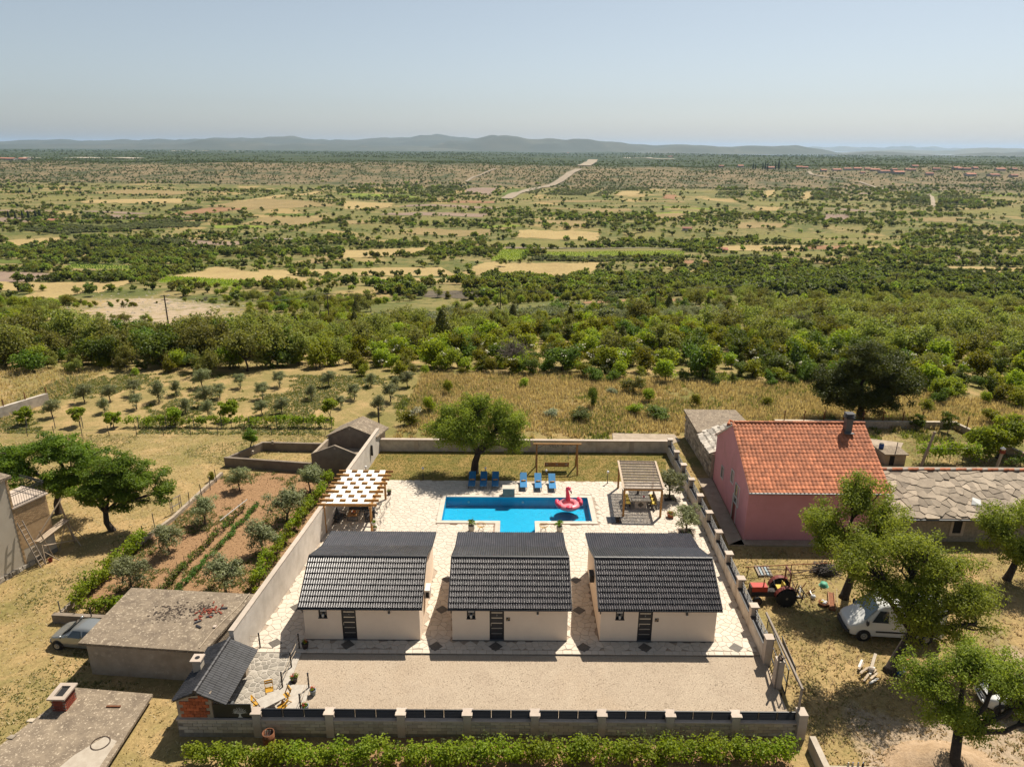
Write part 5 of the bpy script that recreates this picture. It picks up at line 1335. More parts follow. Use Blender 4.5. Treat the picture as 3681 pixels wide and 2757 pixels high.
# palms in tall pots, wire chairs
def palm_pot(label, x, y, seed):
    t = thing('potted_palm', label, 'potted plant', (x, y, 0), seed, 'palms in white pots')
    MB().lathe([(.19, 0), (.24, .25), (.25, .48), (.22, .5), (.2, .47)], n=18, capt=False).build('pot', 'pot_white', t, True)
    MB().lathe([(.21, .45), (.02, .46)], n=14).build('soil', 'potting_soil', t)
    MB().tube([(0, 0, .45), (.02, 0, .62), (0, 0, .72)], [.05, .05, .04], 7).build('stem', 'bark', t)
    rg = random.Random(seed); mb = MB()
    for k in range(20):
        a, el, L = k * 2.4 + rg.uniform(-.2, .2), rg.uniform(.1, 1.2), rg.uniform(.3, .5)
        p = Vector((0, 0, .70)); d = Vector((math.cos(a) * math.cos(el), math.sin(a) * math.cos(el), math.sin(el))); s_ = Vector((-math.sin(a), math.cos(a), 0)) * .05
        m_, e = p + d * L * .6, p + d * L - Vector((0, 0, .14 * L / .4))
        mb.add([tuple(p), tuple(m_ - s_ * 1.6), tuple(e), tuple(m_ + s_ * 1.6)], [(0, 1, 2, 3)], rg.uniform(-1, 1))
        for q in (-1, 1): mb.add([tuple(p + d * L * .35), tuple(m_ + s_ * q * 1.5), tuple(e + s_ * q * 2.8), tuple(m_ + s_ * q * .4)], [(0, 1, 2, 3)], rg.uniform(-1, 1))
    mb.build('fronds', 'leaf_walnut', t)
palm_pot('small palm in a white pot on the pergola side of the pool steps', -3.05, 48.25, 1)
palm_pot('small palm in a white pot on the flamingo side of the pool steps', 3.72, 48.2, 2)
def wire_chair(label, x, y, rz, cord, group=None):
    t = thing('wire_chair', label, 'chair', (x, y, 0), rz, group)
    ring = [Vector((.36 * math.cos(a), -.14 + .30 * math.sin(a) + .16, .60 + .37 * math.sin(a))) for a in [2 * PI * k / 24 for k in range(25)]]
    hub = Vector((0, .02, .34))
    MB().tube(ring, .014, 5, False).build('rim', 'grey_metal' if cord == 'black_metal' else cord, t, True)
    mb = MB()
    for k in range(24):
        mid = ring[k].lerp(hub, .55) + Vector((0, .02, -.07)); mb.tube([ring[k], mid, hub], .0055, 3, False)
    mb.build('cords', cord, t)
    mb = MB()
    for a in (.6, 2.5, 3.9, 5.5): mb.tube([hub + Vector((.1 * math.cos(a), .1 * math.sin(a), 0)), (.3 * math.cos(a), .3 * math.sin(a), 0)], .013, 5)
    mb.build('legs', 'grey_metal', t)
wire_chair('round yellow cord chair on the pergola side of the pool steps', -2.3, 48.2, PI, 'yellow_cord')
wire_chair('round yellow cord chair on the flamingo side of the pool steps', 2.5, 48.2, PI, 'yellow_cord')
wire_chair('pale round cord chair beside the far post of the checkered pergola', -10.1, 52.2, -1.4, 'steel')
wire_chair('black round cord chair beside the open side of the checkered pergola', -10.7, 51.1, -1.2, 'black_metal')
wire_chair('pale round cord chair beside the near post of the checkered pergola', -10.15, 49.7, -1.6, 'steel')
def flower_pot(label, x, y, z, h, r_, potm, fl=None, lf='leaf_vine', seed=1, spread=1.0, group=None):
    t = thing('flower_pot', label, 'flower pot', (x, y, z), 0, group)
    MB().lathe([(r_ * .75, 0), (r_, h * .95), (r_ * 1.08, h), (r_ * .85, h), (r_ * .82, h * .8)], n=14, capt=False).build('pot', potm, t, True)
    MB().lathe([(r_ * .86, h * .85), (.01, h * .88)], n=12).build('soil', 'potting_soil', t)
    rg = random.Random(seed); l = MB(); leaves(l, [(Vector((rg.uniform(-.5, .5) * r_, rg.uniform(-.5, .5) * r_, h + .08)), r_ * spread) for _ in range(3)], 60, .09, .7, rg); l.build('leaves', lf, t)
    if fl:
        l = MB(); leaves(l, [(Vector((rg.uniform(-.6, .6) * r_, rg.uniform(-.6, .6) * r_, h + .16)), r_ * .7) for _ in range(3)], 26, .06, .9, rg); l.build('flowers', fl, t)
flower_pot('black flower pot at the foot of the first rope post by the cabin', -12.05, 34.72, 0, .36, .2, 'pot_dark', 'flower_red', seed=1, spread=.6)
flower_pot('dark flower pot of red blooms at the corner of the gravel', -12.0, 32.25, zg(0, 32.2), .3, .2, 'pot_dark', 'flower_red', seed=2)
flower_pot('blue-grey bucket of flowers at the far end of the apron', -10.72, 31.35, zg(0, 31.3), .34, .17, 'pot_blue', 'flower_red', seed=3, spread=.7)
flower_pot('blue-grey bucket of red flowers next to the front wall', -10.85, 30.3, zg(0, 30.3), .34, .19, 'pot_blue', 'flower_red', seed=4)
flower_pot('white hanging pot of ferns on the near pergola post', -10.42, 47.75, .75, .22, .17, 'white_paint', None, 'leaf_walnut', seed=5, spread=1.3)
flower_pot('dark pot of green leaves beside the far pergola post', -10.35, 54.2, 0, .3, .18, 'pot_dark', None, 'leaf_walnut', seed=6, spread=1.2)
flower_pot('white pot at the foot of the near pergola post', -10.5, 48.4, 0, .22, .2, 'white_paint', None, 'leaf_oak', seed=7, spread=1.2)
flower_pot('terracotta flower box behind the last olive tree by the railed wall', 12.75, 50.6, 0, .35, .3, 'terracotta_pot', 'flower_red', seed=8)
for x, y in ((13.35, 53.9), (13.43, 48.2)):
    o = MB().box(x - .5, y - .6, -.4, x + .5, y + .6, -.015).build('tree_pit', 'potting_soil'); o['kind'] = 'structure'
    rg = random.Random(int(y)); l = MB(); leaves(l, [(Vector((x + rg.uniform(-.35, .35), y + rg.uniform(-.4, .4), .08)), .16) for _ in range(7)], 170, .1, .3, rg)
    tag(l.build('ground_cover', 'weed', None, at=None), 'low green plants round an olive tree trunk', None, None, 'stuff')
# rusty barrel outside the front wall
t = thing('barrel', 'rusty open oil drum holding scraps outside the front wall', 'barrel', (-12.2, 28.45, T(-12.2, 28.4)), 0)
MB().lathe([(.29, 0), (.3, .02), (.29, .28), (.305, .3), (.29, .32), (.29, .58), (.305, .6), (.29, .62), (.3, .88), (.27, .88), (.265, .4)], n=20, capt=False).build('drum', 'rust', t, True)
MB().lathe([(.27, .6), (.02, .62)], n=14).build('filling', 'charcoal', t)
for k in range(4): MB().bar((-.1 + .06 * k, -.1, .5), (-.16 + .12 * k, .1, .92), .05, .02).build('scrap', ['wood_pale', 'steel', 'wood_grey', 'charcoal'][k], t)
# front vines, one plant each, and the weeds under the wall
for k, t in enumerate(vine_row('grapevine', 'leafy green grapevine in the row below the front wall', (-15.6, 27.3), (13.6, 27.55), 1.05, .85, 620, .15, 'leaf_vine', 'grapevines of the front row', 1.0)): pass
rg = random.Random(31); l = MB()
for _ in range(150):
    x = rg.uniform(-8, 12.5) if rg.random() < .75 else rg.uniform(-12, 13); y = rg.uniform(28.1, 28.75); z = T(x, y); h = rg.uniform(.35, .95) * (1 if x > -2 else .55)
    leaves(l, [(Vector((x + rg.gauss(0, .05), y, z + h * q)), .16) for q in (.35, .65, .95)], 26, .09, .35, rg, 0)
tag(l.build('weeds', 'weed'), 'tall grey-green weeds along the foot of the front wall', None, None, 'stuff')
# ---------------------------------------------------------------- neighbours on the left
# flat-roofed garage with debris on top
gz = -.95
ga = thing('garage', 'flat-roofed grey concrete garage with the silver car beside it', 'garage', (-20.5, 35.5, gz))
GP = [(-24.35, 33.3), (-16.95, 32.65), (-16.0, 38.0), (-24.05, 38.6)]
inn = [(-24.05, 33.5), (-17.0, 32.9), (-16.1, 37.8), (-23.8, 38.3)]
MB().prism(inn, gz - .6, 1.22).build('wall', 'concrete', ga)
MB().prism(GP, 1.224, 1.38).build('roof_slab', 'concrete_roof', ga)
rg = random.Random(21); mb = MB()
for _ in range(34):
    x, y = rg.gauss(-18.2, .4), rg.gauss(36.2, .35); a = rg.uniform(0, PI); s_ = rg.uniform(.04, .13)
    mb.bar((x - math.cos(a) * s_, y - math.sin(a) * s_, 1.41), (x + math.cos(a) * s_, y + math.sin(a) * s_, 1.41 + rg.uniform(0, .05)), rg.uniform(.05, .12), .035)
o = mb.build('tile_debris', 'brick_red'); tag(o, 'broken red roof tiles scattered on the garage roof', None, None, 'stuff')
mb = MB()
for cx, cy, n, sx_, sy_ in ((-20.4, 36.2, 170, .55, .5), (-18.6, 36.4, 120, .4, .35)):
    for _ in range(n):
        x, y = rg.gauss(cx, sx_), cy + (rg.gauss(0, sy_) + (rg.random() - .5)) * .8; s_ = rg.uniform(.03, .1)
        mb.add([(x - s_, y, 1.383), (x, y - s_, 1.383), (x + s_, y, 1.383), (x, y + s_, 1.383), (x, y, 1.383 + s_ * .5)], [(0, 1, 4), (1, 2, 4), (2, 3, 4), (3, 0, 4)])
tag(mb.build('debris', 'bark'), 'dry brown leaves and dirt on the garage roof', None, None, 'stuff')
for k, (x, y, a) in enumerate(((-17.9, 35.75, .5), (-17.35, 36.5, .2), (-18.4, 35.2, .7), (-18.15, 34.75, -.5))):
    o = MB().tube([(x - .2 * math.cos(a), y - .2 * math.sin(a), 1.42), (x + .2 * math.cos(a), y + .2 * math.sin(a), 1.42)], [.07, .06], 8).build('loose_tile', 'black_tile', None)
    tag(o, ['black ridge tile lying in the debris on the garage roof', 'black ridge tile nearest the cable on the garage roof', 'black ridge tile on the near side of the debris pile', 'lone black ridge tile in front of the debris'][k], 'tile')
tag(MB().box(-17.3, 34.65, 1.38, -17.12, 34.85, 1.47).build('loose_brick', 'cap_stone'), 'single pale brick on the garage roof beside the cable', 'brick')
tag(MB().tube([(-17.35, 32.9, 1.42), (-17.2, 34.2, 1.41), (-16.9, 35.4, 1.42), (-16.5, 36.8, 1.41), (-16.3, 37.9, 1.5)], .03, 6).build('cable', 'cable'), 'pale cable running along the edge of the garage roof', 'cable')
# lower flat roof with red brick chimney
sh = thing('shed', 'low flat concrete shed roof with a red brick chimney', 'shed', (-22.4, 29.4, -1))
SP = [(-23.98, 31.9), (-25.4, 28.0), (-26.1, 25.4), (-19.45, 25.1), (-19.52, 31.45)]
MB().prism([(-23.7, 31.6), (-25.1, 28.0), (-25.8, 25.5), (-19.7, 25.2), (-19.76, 31.2)], -1.9, -.6).build('wall', 'concrete_dark', sh)
MB().prism(SP[::-1], -.6, -.45).build('roof_slab', 'concrete_roof', sh)
MB().prism([(-22.0, 25.8), (-19.76, 25.6), (-19.76, 28.2), (-20.5, 28.5), (-21.4, 27.3)], -.449, -.438).build('screed_patch', 'fresh_screed', sh)
chm = MB().box(-24.16, 30.17, -.45, -23.48, 31.13, .34).build('chimney', 'mortar', sh)
bb = MB().box(-.115, -.01, .005, .115, .01, .07).mesh('brick'); bb.materials.append(M('brick_red'))
for r_ in range(9):
    for c in range(3):
        o_ = (r_ % 2) * .12
        if -24.16 + c * .24 + o_ + .11 < -23.48: inst(bb, 'brick', chm, (-24.04 + c * .24 + o_ - .03, 30.165, -.45 + r_ * .086))
    for c in range(4):
        o_ = (r_ % 2) * .12
        if 30.17 + c * .24 + o_ + .2 < 31.17: inst(bb, 'brick', chm, (-23.475, 30.28 + c * .24 + o_ - .02, -.45 + r_ * .086), (0, 0, PI / 2))
mb = MB()
for a in ((-24.29, 30.03, -23.35, 30.27), (-24.29, 31.04, -23.35, 31.27), (-24.29, 30.27, -24.05, 31.04), (-23.58, 30.27, -23.35, 31.04)): mb.box(a[0], a[1], .342, a[2], a[3], .43)
mb.build('chimney_cap', 'cap_stone', sh)
MB().box(-24.03, 30.29, .1, -23.6, 31.02, .345).build('flue', 'dark_inside', sh)
tag(MB().box(-21.52, 30.44, -.448, -20.77, 30.54, -.38).build('loose_bar', 'rust'), 'rusty red bar lying on the low shed roof', 'bar')
t = thing('cable_ring', 'thin coiled dark cable ring on the low shed roof', 'cable', (-20.5, 28.05, -.45), 0)
for k in range(2): MB().tube([((.45 - .03 * k) * math.cos(a), (.45 - .03 * k) * math.sin(a), .02 + .02 * k) for a in [2 * PI * i / 24 for i in range(25)]], .014, 5, False).build('loop', 'old_iron', t)
for x, y, lab in ((-24.4, 29.9, 'small stone slab beside the brick chimney'), (-24.9, 29.5, 'flat stone at the edge of the shed roof'), (-25.2, 28.4, 'pale stone on the shed roof edge farthest from the chimney')):
    tag(MB().prism([(x - .2, y - .1), (x + .15, y - .14), (x + .2, y + .1), (x - .1, y + .13)], -.448, -.39).build('loose_stone', 'stone'), lab, 'stone')

# tall unfinished house with brick balcony
nb = thing('house', 'tall plastered house with a brick balcony, partly out of frame', 'house', (-34.2, 43.5, -.9))
A, B = Vector((-34.25, 43.46)), Vector((-33.35, 45.7)); d = (B - A).normalized(); nl = Vector((-d.y, d.x))
def P2(u, v, z): q = A + d * u + nl * v; return (q.x, q.y, z)
def oblock(mb, u0, u1, v0, v1, z0, z1): return mb.hexa([P2(u0, v0, z0), P2(u1, v0, z0), P2(u1, v1, z0), P2(u0, v1, z0), P2(u0, v0, z1), P2(u1, v0, z1), P2(u1, v1, z1), P2(u0, v1, z1)])
oblock(MB(), -9, -.001, 0, 7, -1.6, 6.55).build('wall', 'plaster_old', nb)
oblock(MB(), -9.4, .25, -.35, 7.4, 6.55, 6.75).build('roof_slab', 'concrete_roof', nb)
for k in range(38): oblock(MB(), -.02, .12, -.03 + (k % 2) * .01, .28, -.8 + k * .19, -.62 + k * .19).build('quoin_brick', 'brick_tan', nb)
bl = oblock(MB(), .02, 2.42, .02, 2.6, 1.0, 4.2).build('balcony_wall', 'brick_tan', nb)
mb = MB()
for r_ in range(20):
    for c in range(10):
        u = .2 + c * .23 + (r_ % 2) * .115; z = 2.7 + r_ * .073; t_ = .035 if r_ % 2 else -.035
        if u < 2.36: mb.hexa([P2(u - .1, 0, z + t_), P2(u + .1, 0, z - t_), P2(u + .1, .03, z - t_), P2(u - .1, .03, z + t_), P2(u - .1, 0, z + .05 + t_), P2(u + .1, 0, z + .05 - t_), P2(u + .1, .03, z + .05 - t_), P2(u - .1, .03, z + .05 + t_)], rg.uniform(-1, 1))
mb.build('bricks', 'brick_tan', bl)['kind'] = 'stuff'
oblock(MB(), .02, 2.42, .03, 2.6, -1.5, 1.0).build('lower_wall', 'plaster_old', nb)
oblock(MB(), 0, 2.55, -.08, 2.7, 4.2, 4.3).build('balcony_slab', 'cap_stone', nb)
rl = MB()
for u0, v0, u1, v1 in ((.1, 0, 2.45, 0), (2.45, 0, 2.45, 2.5)):
    for z in (4.42, 5.15, 5.3): rl.bar(P2(u0, v0, z), P2(u1, v1, z), .035, .03)
    for k in range(15): q = k / 14; rl.bar(P2(lerp(u0, u1, q), lerp(v0, v1, q), 4.3), P2(lerp(u0, u1, q), lerp(v0, v1, q), 5.3), .016, .016)
rl.build('railing', 'black_metal', nb)
rg = random.Random(5); fnd = oblock(MB(), -9, 2.4, -.06, .2, -1.6, -.1).build('stone_base', 'mortar', nb)
for r_ in range(3):
    u = -8.9 + rg.uniform(0, .2)
    while u < (.5 if r_ < 3 else 0):
        L = rg.uniform(.28, .55); z0 = -1.0 + r_ * .3
        j = [rg.uniform(-.04, .04) for _ in range(8)]
        mb = MB().hexa([P2(u + j[0], -.12, z0 + j[1]), P2(u + L - .03, -.12 + j[2] * .5, z0), P2(u + L - .03, 0, z0), P2(u, 0, z0), P2(u, -.12 + j[3] * .5, z0 + .26 + j[4]), P2(u + L - .05 + j[5], -.1, z0 + .27 + j[6] * .6), P2(u + L - .04, 0, z0 + .27), P2(u, 0, z0 + .27)], rg.uniform(-1, 1))
        mb.build('stone', 'stone_white', fnd); u += L
# ladder and timber scaffold against it
t = thing('ladder', 'wooden ladder leaning against the plastered house', 'ladder', (-33.3, 43.7, -.9))
a0, a1 = Vector((-33.15, 43.55, -.85)), Vector((-34.05, 43.35, 3.2)); s_ = Vector((.1, .38, 0))
for k in (0, 1): MB().bar(a0 + s_ * k, a1 + s_ * k, .05, .06).build('rail', 'wood_grey', t)
for k in range(11): q = a0.lerp(a1, (k + .7) / 11.5); MB().bar(q, q + s_, .035, .035).build('rung', 'wood_pale', t)
t = thing('scaffold', 'makeshift timber scaffold propped beside the brick balcony', 'scaffold', (-32.8, 45.5, -.9))
for p, q, w_ in (((-33.1, 43.85, -.85), (-33.3, 44.15, 1.05), .1), ((-33.05, 44.9, -.85), (-33.3, 44.2, 2.1), .09), ((-32.75, 46.9, -.85), (-32.9, 46.3, 3.3), .12), ((-31.9, 46.4, -.85), (-32.85, 46.3, 1.7), .09), ((-32.2, 47.6, -.85), (-32.85, 46.35, 1.75), .08),
                  ((-33.3, 45.5, -.85), (-32.8, 46.3, 1.6), .06), ((-33.2, 44.2, .95), (-32.75, 46.9, -.2), .1), ((-33.35, 44.2, .5), (-32.1, 44.6, -.85), .05), ((-33.75, 44.3, 1.35), (-32.8, 46.4, 3.5), .1)):
    MB().bar(p, q, w_, .045).build('strut', 'wood_pale', t)
for k in range(3): MB().bar((-33.75 + .2 * k, 44.2 - .06 * k, 1.30), (-33.05 + .2 * k, 46.6 - .06 * k, 1.75), .19, .04).build('plank', 'wood_pale', t)
tag(MB().lathe([(.12, 0), (.15, .25), (.13, .25), (.11, .03)], (-33.0, 44.25, T(-33, 44.2)), 12, capt=False).build('bucket', 'brick_red'), 'small red bucket at the foot of the ladder', 'bucket')

# roofless concrete shed with two gables, and the walled pen beside it
ru = thing('ruined_shed', 'roofless grey concrete shed with two pointed gables', 'shed', (-15.5, 60, -.2))
def gable(y, xa, xb, ze, zp_, slant): return MB().add([(xa, y, -.8), (xb, y + slant, -.8), (xb, y + slant, ze), ((xa + xb) / 2, y + slant / 2, zp_), (xa, y, ze), (xa, y + .2, -.8), (xb, y + slant + .2, -.8), (xb, y + slant + .2, ze), ((xa + xb) / 2, y + slant / 2 + .2, zp_), (xa, y + .2, ze)], [(0, 1, 2, 3, 4), (9, 8, 7, 6, 5), (0, 5, 6, 1), (1, 6, 7, 2), (2, 7, 8, 3), (3, 8, 9, 4), (4, 9, 5, 0)])
gable(58.3, -17.95, -13.55, 1.85, 2.75, -.3).build('gable_wall', 'concrete_dark', ru)
gable(62.3, -17.4, -13.2, 2.0, 3.0, -.3).build('gable_wall', 'concrete_dark', ru)
MB().prism([(-18.0, 58.5), (-17.75, 58.5), (-17.2, 62.4), (-17.45, 62.4)], -.8, 1.75).build('side_wall', 'concrete', ru)
MB().prism([(-13.85, 58.2), (-13.5, 58.0), (-13.05, 62.1), (-13.4, 62.2)], -.8, 1.8).build('side_wall', 'concrete', ru)
MB().prism([(-17.55, 60.3), (-13.6, 60.0), (-13.4, 62.0), (-17.3, 62.3)], .55, .75).build('inner_slab', 'concrete', ru)
mb = MB()
for xa, xb in ((-17.6, -15.25), (-12.75, -15.25)):
    mb.hexa([(xa, 62.15, 1.82), (xb, 62.1, 2.86), (xb + .6, 65.4, 2.62), (xa + .6, 65.6, 1.5), (xa, 62.15, 1.96), (xb, 62.1, 3.02), (xb + .6, 65.4, 2.78), (xa + .6, 65.6, 1.66)] if xa < xb else [(xb, 62.1, 2.861), (xa, 62.0, 1.82), (xa + .6, 65.2, 1.5), (xb + .6, 65.4, 2.621), (xb, 62.1, 3.021), (xa, 62.0, 1.96), (xa + .6, 65.2, 1.66), (xb + .6, 65.4, 2.781)])
mb.build('roof_slab', 'concrete_roof', ru)
MB().prism([(-16.9, 62.6), (-13.3, 62.4), (-12.5, 65.0), (-16.6, 65.2)], -.8, 1.45).build('back_room', 'concrete', ru)
for x, y, z in ((-15.75, 58.13, 2.45), (-15.3, 62.13, 2.7)): MB().lathe([(.09, 0), (.09, .02)], (x, y, z), 10, axis='y').build('vent_hole', 'cap_stone', ru)
pn = thing('pen_wall', 'low concrete wall round a small grassy pen', 'wall', (-22, 61, -.3))
for p in ([(-26.6, 60.1), (-18.0, 58.9), (-17.95, 59.15), (-26.6, 60.35)], [(-26.6, 60.36), (-26.35, 60.35), (-24.3, 63.9), (-24.55, 63.95)], [(-24.54, 63.96), (-17.6, 63.7), (-17.6, 63.95), (-24.5, 64.2)]):
    MB().prism(p, -.9, .62 if p[0][1] < 60.2 else .5).build('wall_section', 'concrete_dark', pn)
for x, y in ((-24.4, 61.4), (-23.3, 63.75)): MB().tube([(x, y, .45), (x + .05, y, .75)], [.14, .1], 7).build('loose_stone', 'stone', pn)
# low walls, fence and gate round the soil plot
gw = thing('plot_wall', 'low grey kerb wall along the open side of the soil plot', 'wall', (-27, 48, -.4))
pts = [(-26.0, 58.3), (-26.3, 55.2), (-26.75, 50.2), (-27.6, 46.5), (-28.2, 41.5), (-28.75, 38.2)]
for a, b in zip(pts, pts[1:]): MB().prism([(a[0] - .3, a[1]), (a[0] - .05, a[1]), (b[0] - .05, b[1]), (b[0] - .3, b[1])], -1.6, lambda p: T(*p) + .32).build('wall_section', 'concrete', gw)
MB().prism([(-29.0, 37.9), (-24.6, 37.6), (-24.6, 37.9), (-29.0, 38.2)], -1.6, -.2).build('wall_section', 'concrete_dark', gw)
rg = random.Random(8)
for k, (x, y) in enumerate([(-27.85, 49.1), (-26.65, 52.6), (-26.2, 54.0), (-26.05, 55.4), (-26.1, 56.9), (-27.75, 47.2), (-28.0, 44.6), (-28.2, 42.8), (-28.4, 40.8), (-28.75, 38.4), (-26.4, 37.8)]):
    o = MB().tube([(0, 0, -.2), (rg.uniform(-.06, .06), 0, 1.25)], .035, 6).build('fence_post', 'grey_metal' if k % 3 == 0 else 'pole_wood', None); o.location = (x, y, T(x, y))
    tag(o, 'thin fence post on the kerb of the soil plot', 'fence post', 'fence posts round the soil plot')
t = thing('metal_gate', 'small galvanised gate frame in the plot fence', 'gate', (-27.1, 51.5, -.4))
for p, q in (((-27.4, 51.0, -.35), (-27.4, 51.0, 1.0)), ((-27.0, 52.0, -.35), (-27.0, 52.0, 1.0)), ((-27.4, 51.0, .95), (-27.0, 52.0, .95)), ((-27.4, 51.0, .3), (-27.0, 52.0, .3)), ((-27.33, 51.15, -.3), (-27.33, 51.15, .95)), ((-27.08, 51.85, -.3), (-27.08, 51.85, .95))): MB().bar(p, q, .05, .05).build('bar', 'steel', t)
vine_row('grapevine', 'grapevine on the fence along the kerb of the soil plot', (-27.3, 46.5), (-28.3, 39.0), 1.35, .8, 330, .17, 'leaf_vine', 'grapevines on the plot fence', 1.1)
vine_row('grapevine', 'low grapevine just behind the garage roof', (-27.6, 38.7), (-24.6, 39.3), .9, .7, 260, .17, 'leaf_vine', 'low grapevines behind the garage', 1.1)
vine_row('ivy', 'glossy creeper growing up the outside of the long white wall', (-15.95, 57), (-17.3, 40.5), 1.5, .6, 260, .16, 'leaf_vine', 'creepers on the long white wall', 1.15, 'creeper')
vine_row('bean_plant', 'low green plant in the inner crop row of the soil plot', (-20.9, 52.8), (-22.4, 40.6), .38, .34, 90, .12, 'leaf_bean', 'crop plants of the inner row', .55, 'crop')
vine_row('bean_plant', 'staked green plant in the outer crop row of the soil plot', (-21.9, 51.8), (-23.5, 40.6), .62, .36, 80, .13, 'leaf_oak', 'staked crop plants of the outer row', .7, 'crop')
for k in range(16):
    q = k / 15; x, y = lerp(-21.95, -23.5, q), lerp(52.0, 40.6, q)
    o = MB().tube([(0, 0, -.1), (rg.uniform(-.08, .08), rg.uniform(-.05, .05), .95)], .018, 5).build('garden_stake', 'pole_wood', None); o.location = (x, y, T(x, y))
    tag(o, 'thin wooden stake in the outer crop row', 'stake', 'stakes of the outer crop row')
tag(MB().bar((-22.5, 48.7, .5), (-21.6, 52.1, .55), .04, .06).build('crop_rail', 'white_paint'), 'white rail on stakes over the crop row', 'rail')

# ---------------------------------------------------------------- neighbours on the right
ph = thing('pink_house', 'pink plastered house with an orange tiled roof', 'house', (22.6, 52.2, 0))
hx0, hx1, hy0, hy1, he, hr = 17.5, 27.6, 47.13, 57.5, 4.28, 7.45
hm = (hy0 + hy1) / 2
def hxl(y): return hx0 + (y - hy0) * .045
mb = MB(); V = []
for fx in (hxl, lambda y: hx1): V += [(fx(hy0), hy0, -.4), (fx(hy1), hy1, -.4), (fx(hy1), hy1, he), (fx(hm), hm, hr - .06), (fx(hy0), hy0, he)]
mb.add(V, [(4, 3, 2, 1, 0), (5, 6, 7, 8, 9), (0, 5, 9, 4), (1, 2, 7, 6)]); mb.build('wall', 'pink_plaster', ph)
e0, e1 = hy0 - .32, hy1 + .3; sl = (hr - he) / (hm - hy0); zf = he - .32 * sl + .04
mb = MB(); xa, xb = hx0 - .1, hx1 + .25
mb.hexa([(xa, e0, zf - .1), (xb, e0, zf - .1), (xb, hm, hr - .1), (xa + .23, hm, hr - .1), (xa, e0, zf), (xb, e0, zf), (xb, hm, hr), (xa + .23, hm, hr)])
mb.hexa([(xa + .23, hm, hr - .101), (xb, hm, hr - .101), (xb, e1, zf - .1), (xa + .45, e1, zf - .1), (xa + .23, hm, hr - .001), (xb, hm, hr - .001), (xb, e1, zf), (xa + .45, e1, zf)])
proof = mb.build('roof', 'white_paint', ph)
OT = tile_mesh('roof_tile', .295, .365, .062, 1, .035, 'orange_tile', 7)
up_ = Vector((0, hm - e0, hr - zf)); L = up_.length; up_.normalize(); lim = [300]
tiles(proof, OT, (xa, e0, zf + .01), Vector((1, 0, 0)), up_, 35, 18, (xb - xa) / 35, L / 18, lim)
up_ = Vector((0, hm - e1, hr - zf)).normalized()
tiles(proof, OT, (xb, e1, zf + .01), Vector((-1, 0, 0)), up_, 34, 18, (xb - xa - .4) / 34, L / 18, lim)
for k in range(27): q = xa + .2 + (xb - xa - .2) * k / 27; MB().tube([(q, hm, hr + .06), (q + .41, hm, hr + .05)], [.13, .115], 8).build('ridge_tile', 'orange_tile', proof)
gut = MB().tube([(xa, e0 - .07, zf - .04), (xb, e0 - .07, zf - .04)], .065, 8).build('gutter', 'grey_metal', proof)
cm = MB().box(26.0, 51.4, 6.5, 26.5, 51.9, 8.15).build('chimney', 'grey_metal', proof)
for k in range(3): MB().box(25.92, 51.32, 8.2 + k * .16, 26.58, 51.98, 8.26 + k * .16).build('chimney_louvre', 'anthracite', proof)
MB().box(25.9, 51.1, 7.0, 26.6, 51.4, 7.06).build('chimney_flashing', 'grey_metal', proof)
for yc, zc, wy, hz_ in ((54.6, 2.05, .62, .95), (51.6, 3.1, .62, 1.0), (49.9, 2.35, 1.05, 1.55)):       # windows in the gable wall
    x = hxl(yc) - .004
    wn = MB().box(x + .0, yc - wy / 2, zc - hz_ / 2, x + .004, yc + wy / 2, zc + hz_ / 2).build('window', 'glass', ph)
    f = MB(); g = .075
    f.box(x - .05, yc - wy / 2 - g, zc - hz_ / 2 - g, x - .001, yc + wy / 2 + g, zc - hz_ / 2).box(x - .05, yc - wy / 2 - g, zc + hz_ / 2, x - .001, yc + wy / 2 + g, zc + hz_ / 2 + g)
    f.box(x - .05, yc - wy / 2 - g, zc - hz_ / 2, x - .001, yc - wy / 2, zc + hz_ / 2).box(x - .05, yc + wy / 2, zc - hz_ / 2, x - .001, yc + wy / 2 + g, zc + hz_ / 2).box(x - .03, yc - .03, zc - hz_ / 2, x - .001, yc + .03, zc + hz_ / 2)
    f.build('window_frame', 'white_paint', wn)
yc = 50.2; x = hxl(yc) - .004
dr = MB().box(x - .002, yc - .45, 0, x + .002, yc + .45, 2.0).build('door', 'dull_red', ph)
MB().box(x - .05, yc - .57, 0, x - .003, yc - .45, 2.12).box(x - .05, yc + .45, 0, x - .003, yc + .57, 2.12).box(x - .05, yc - .45, 2.0, x - .003, yc + .45, 2.12).build('door_frame', 'white_paint', dr)
MB().box(hx0 + .05, hy0 - .3, 0, hx0 + .12, hy0 - .22, he - .3).build('downpipe', 'grey_metal', ph) if False else None
for a in (((16.6, 57.6), (17.9, 57.6), (17.35, 46.4), (16.2, 46.4)), ((16.2, 46.4), (27.6, 46.3), (27.6, 47.1), (17.3, 47.1))):
    o = MB().prism([(p[0], p[1]) for p in a][::-1] if a[0][1] > 50 else a, -.3, .06).build('path', 'concrete'); o['kind'] = 'structure'
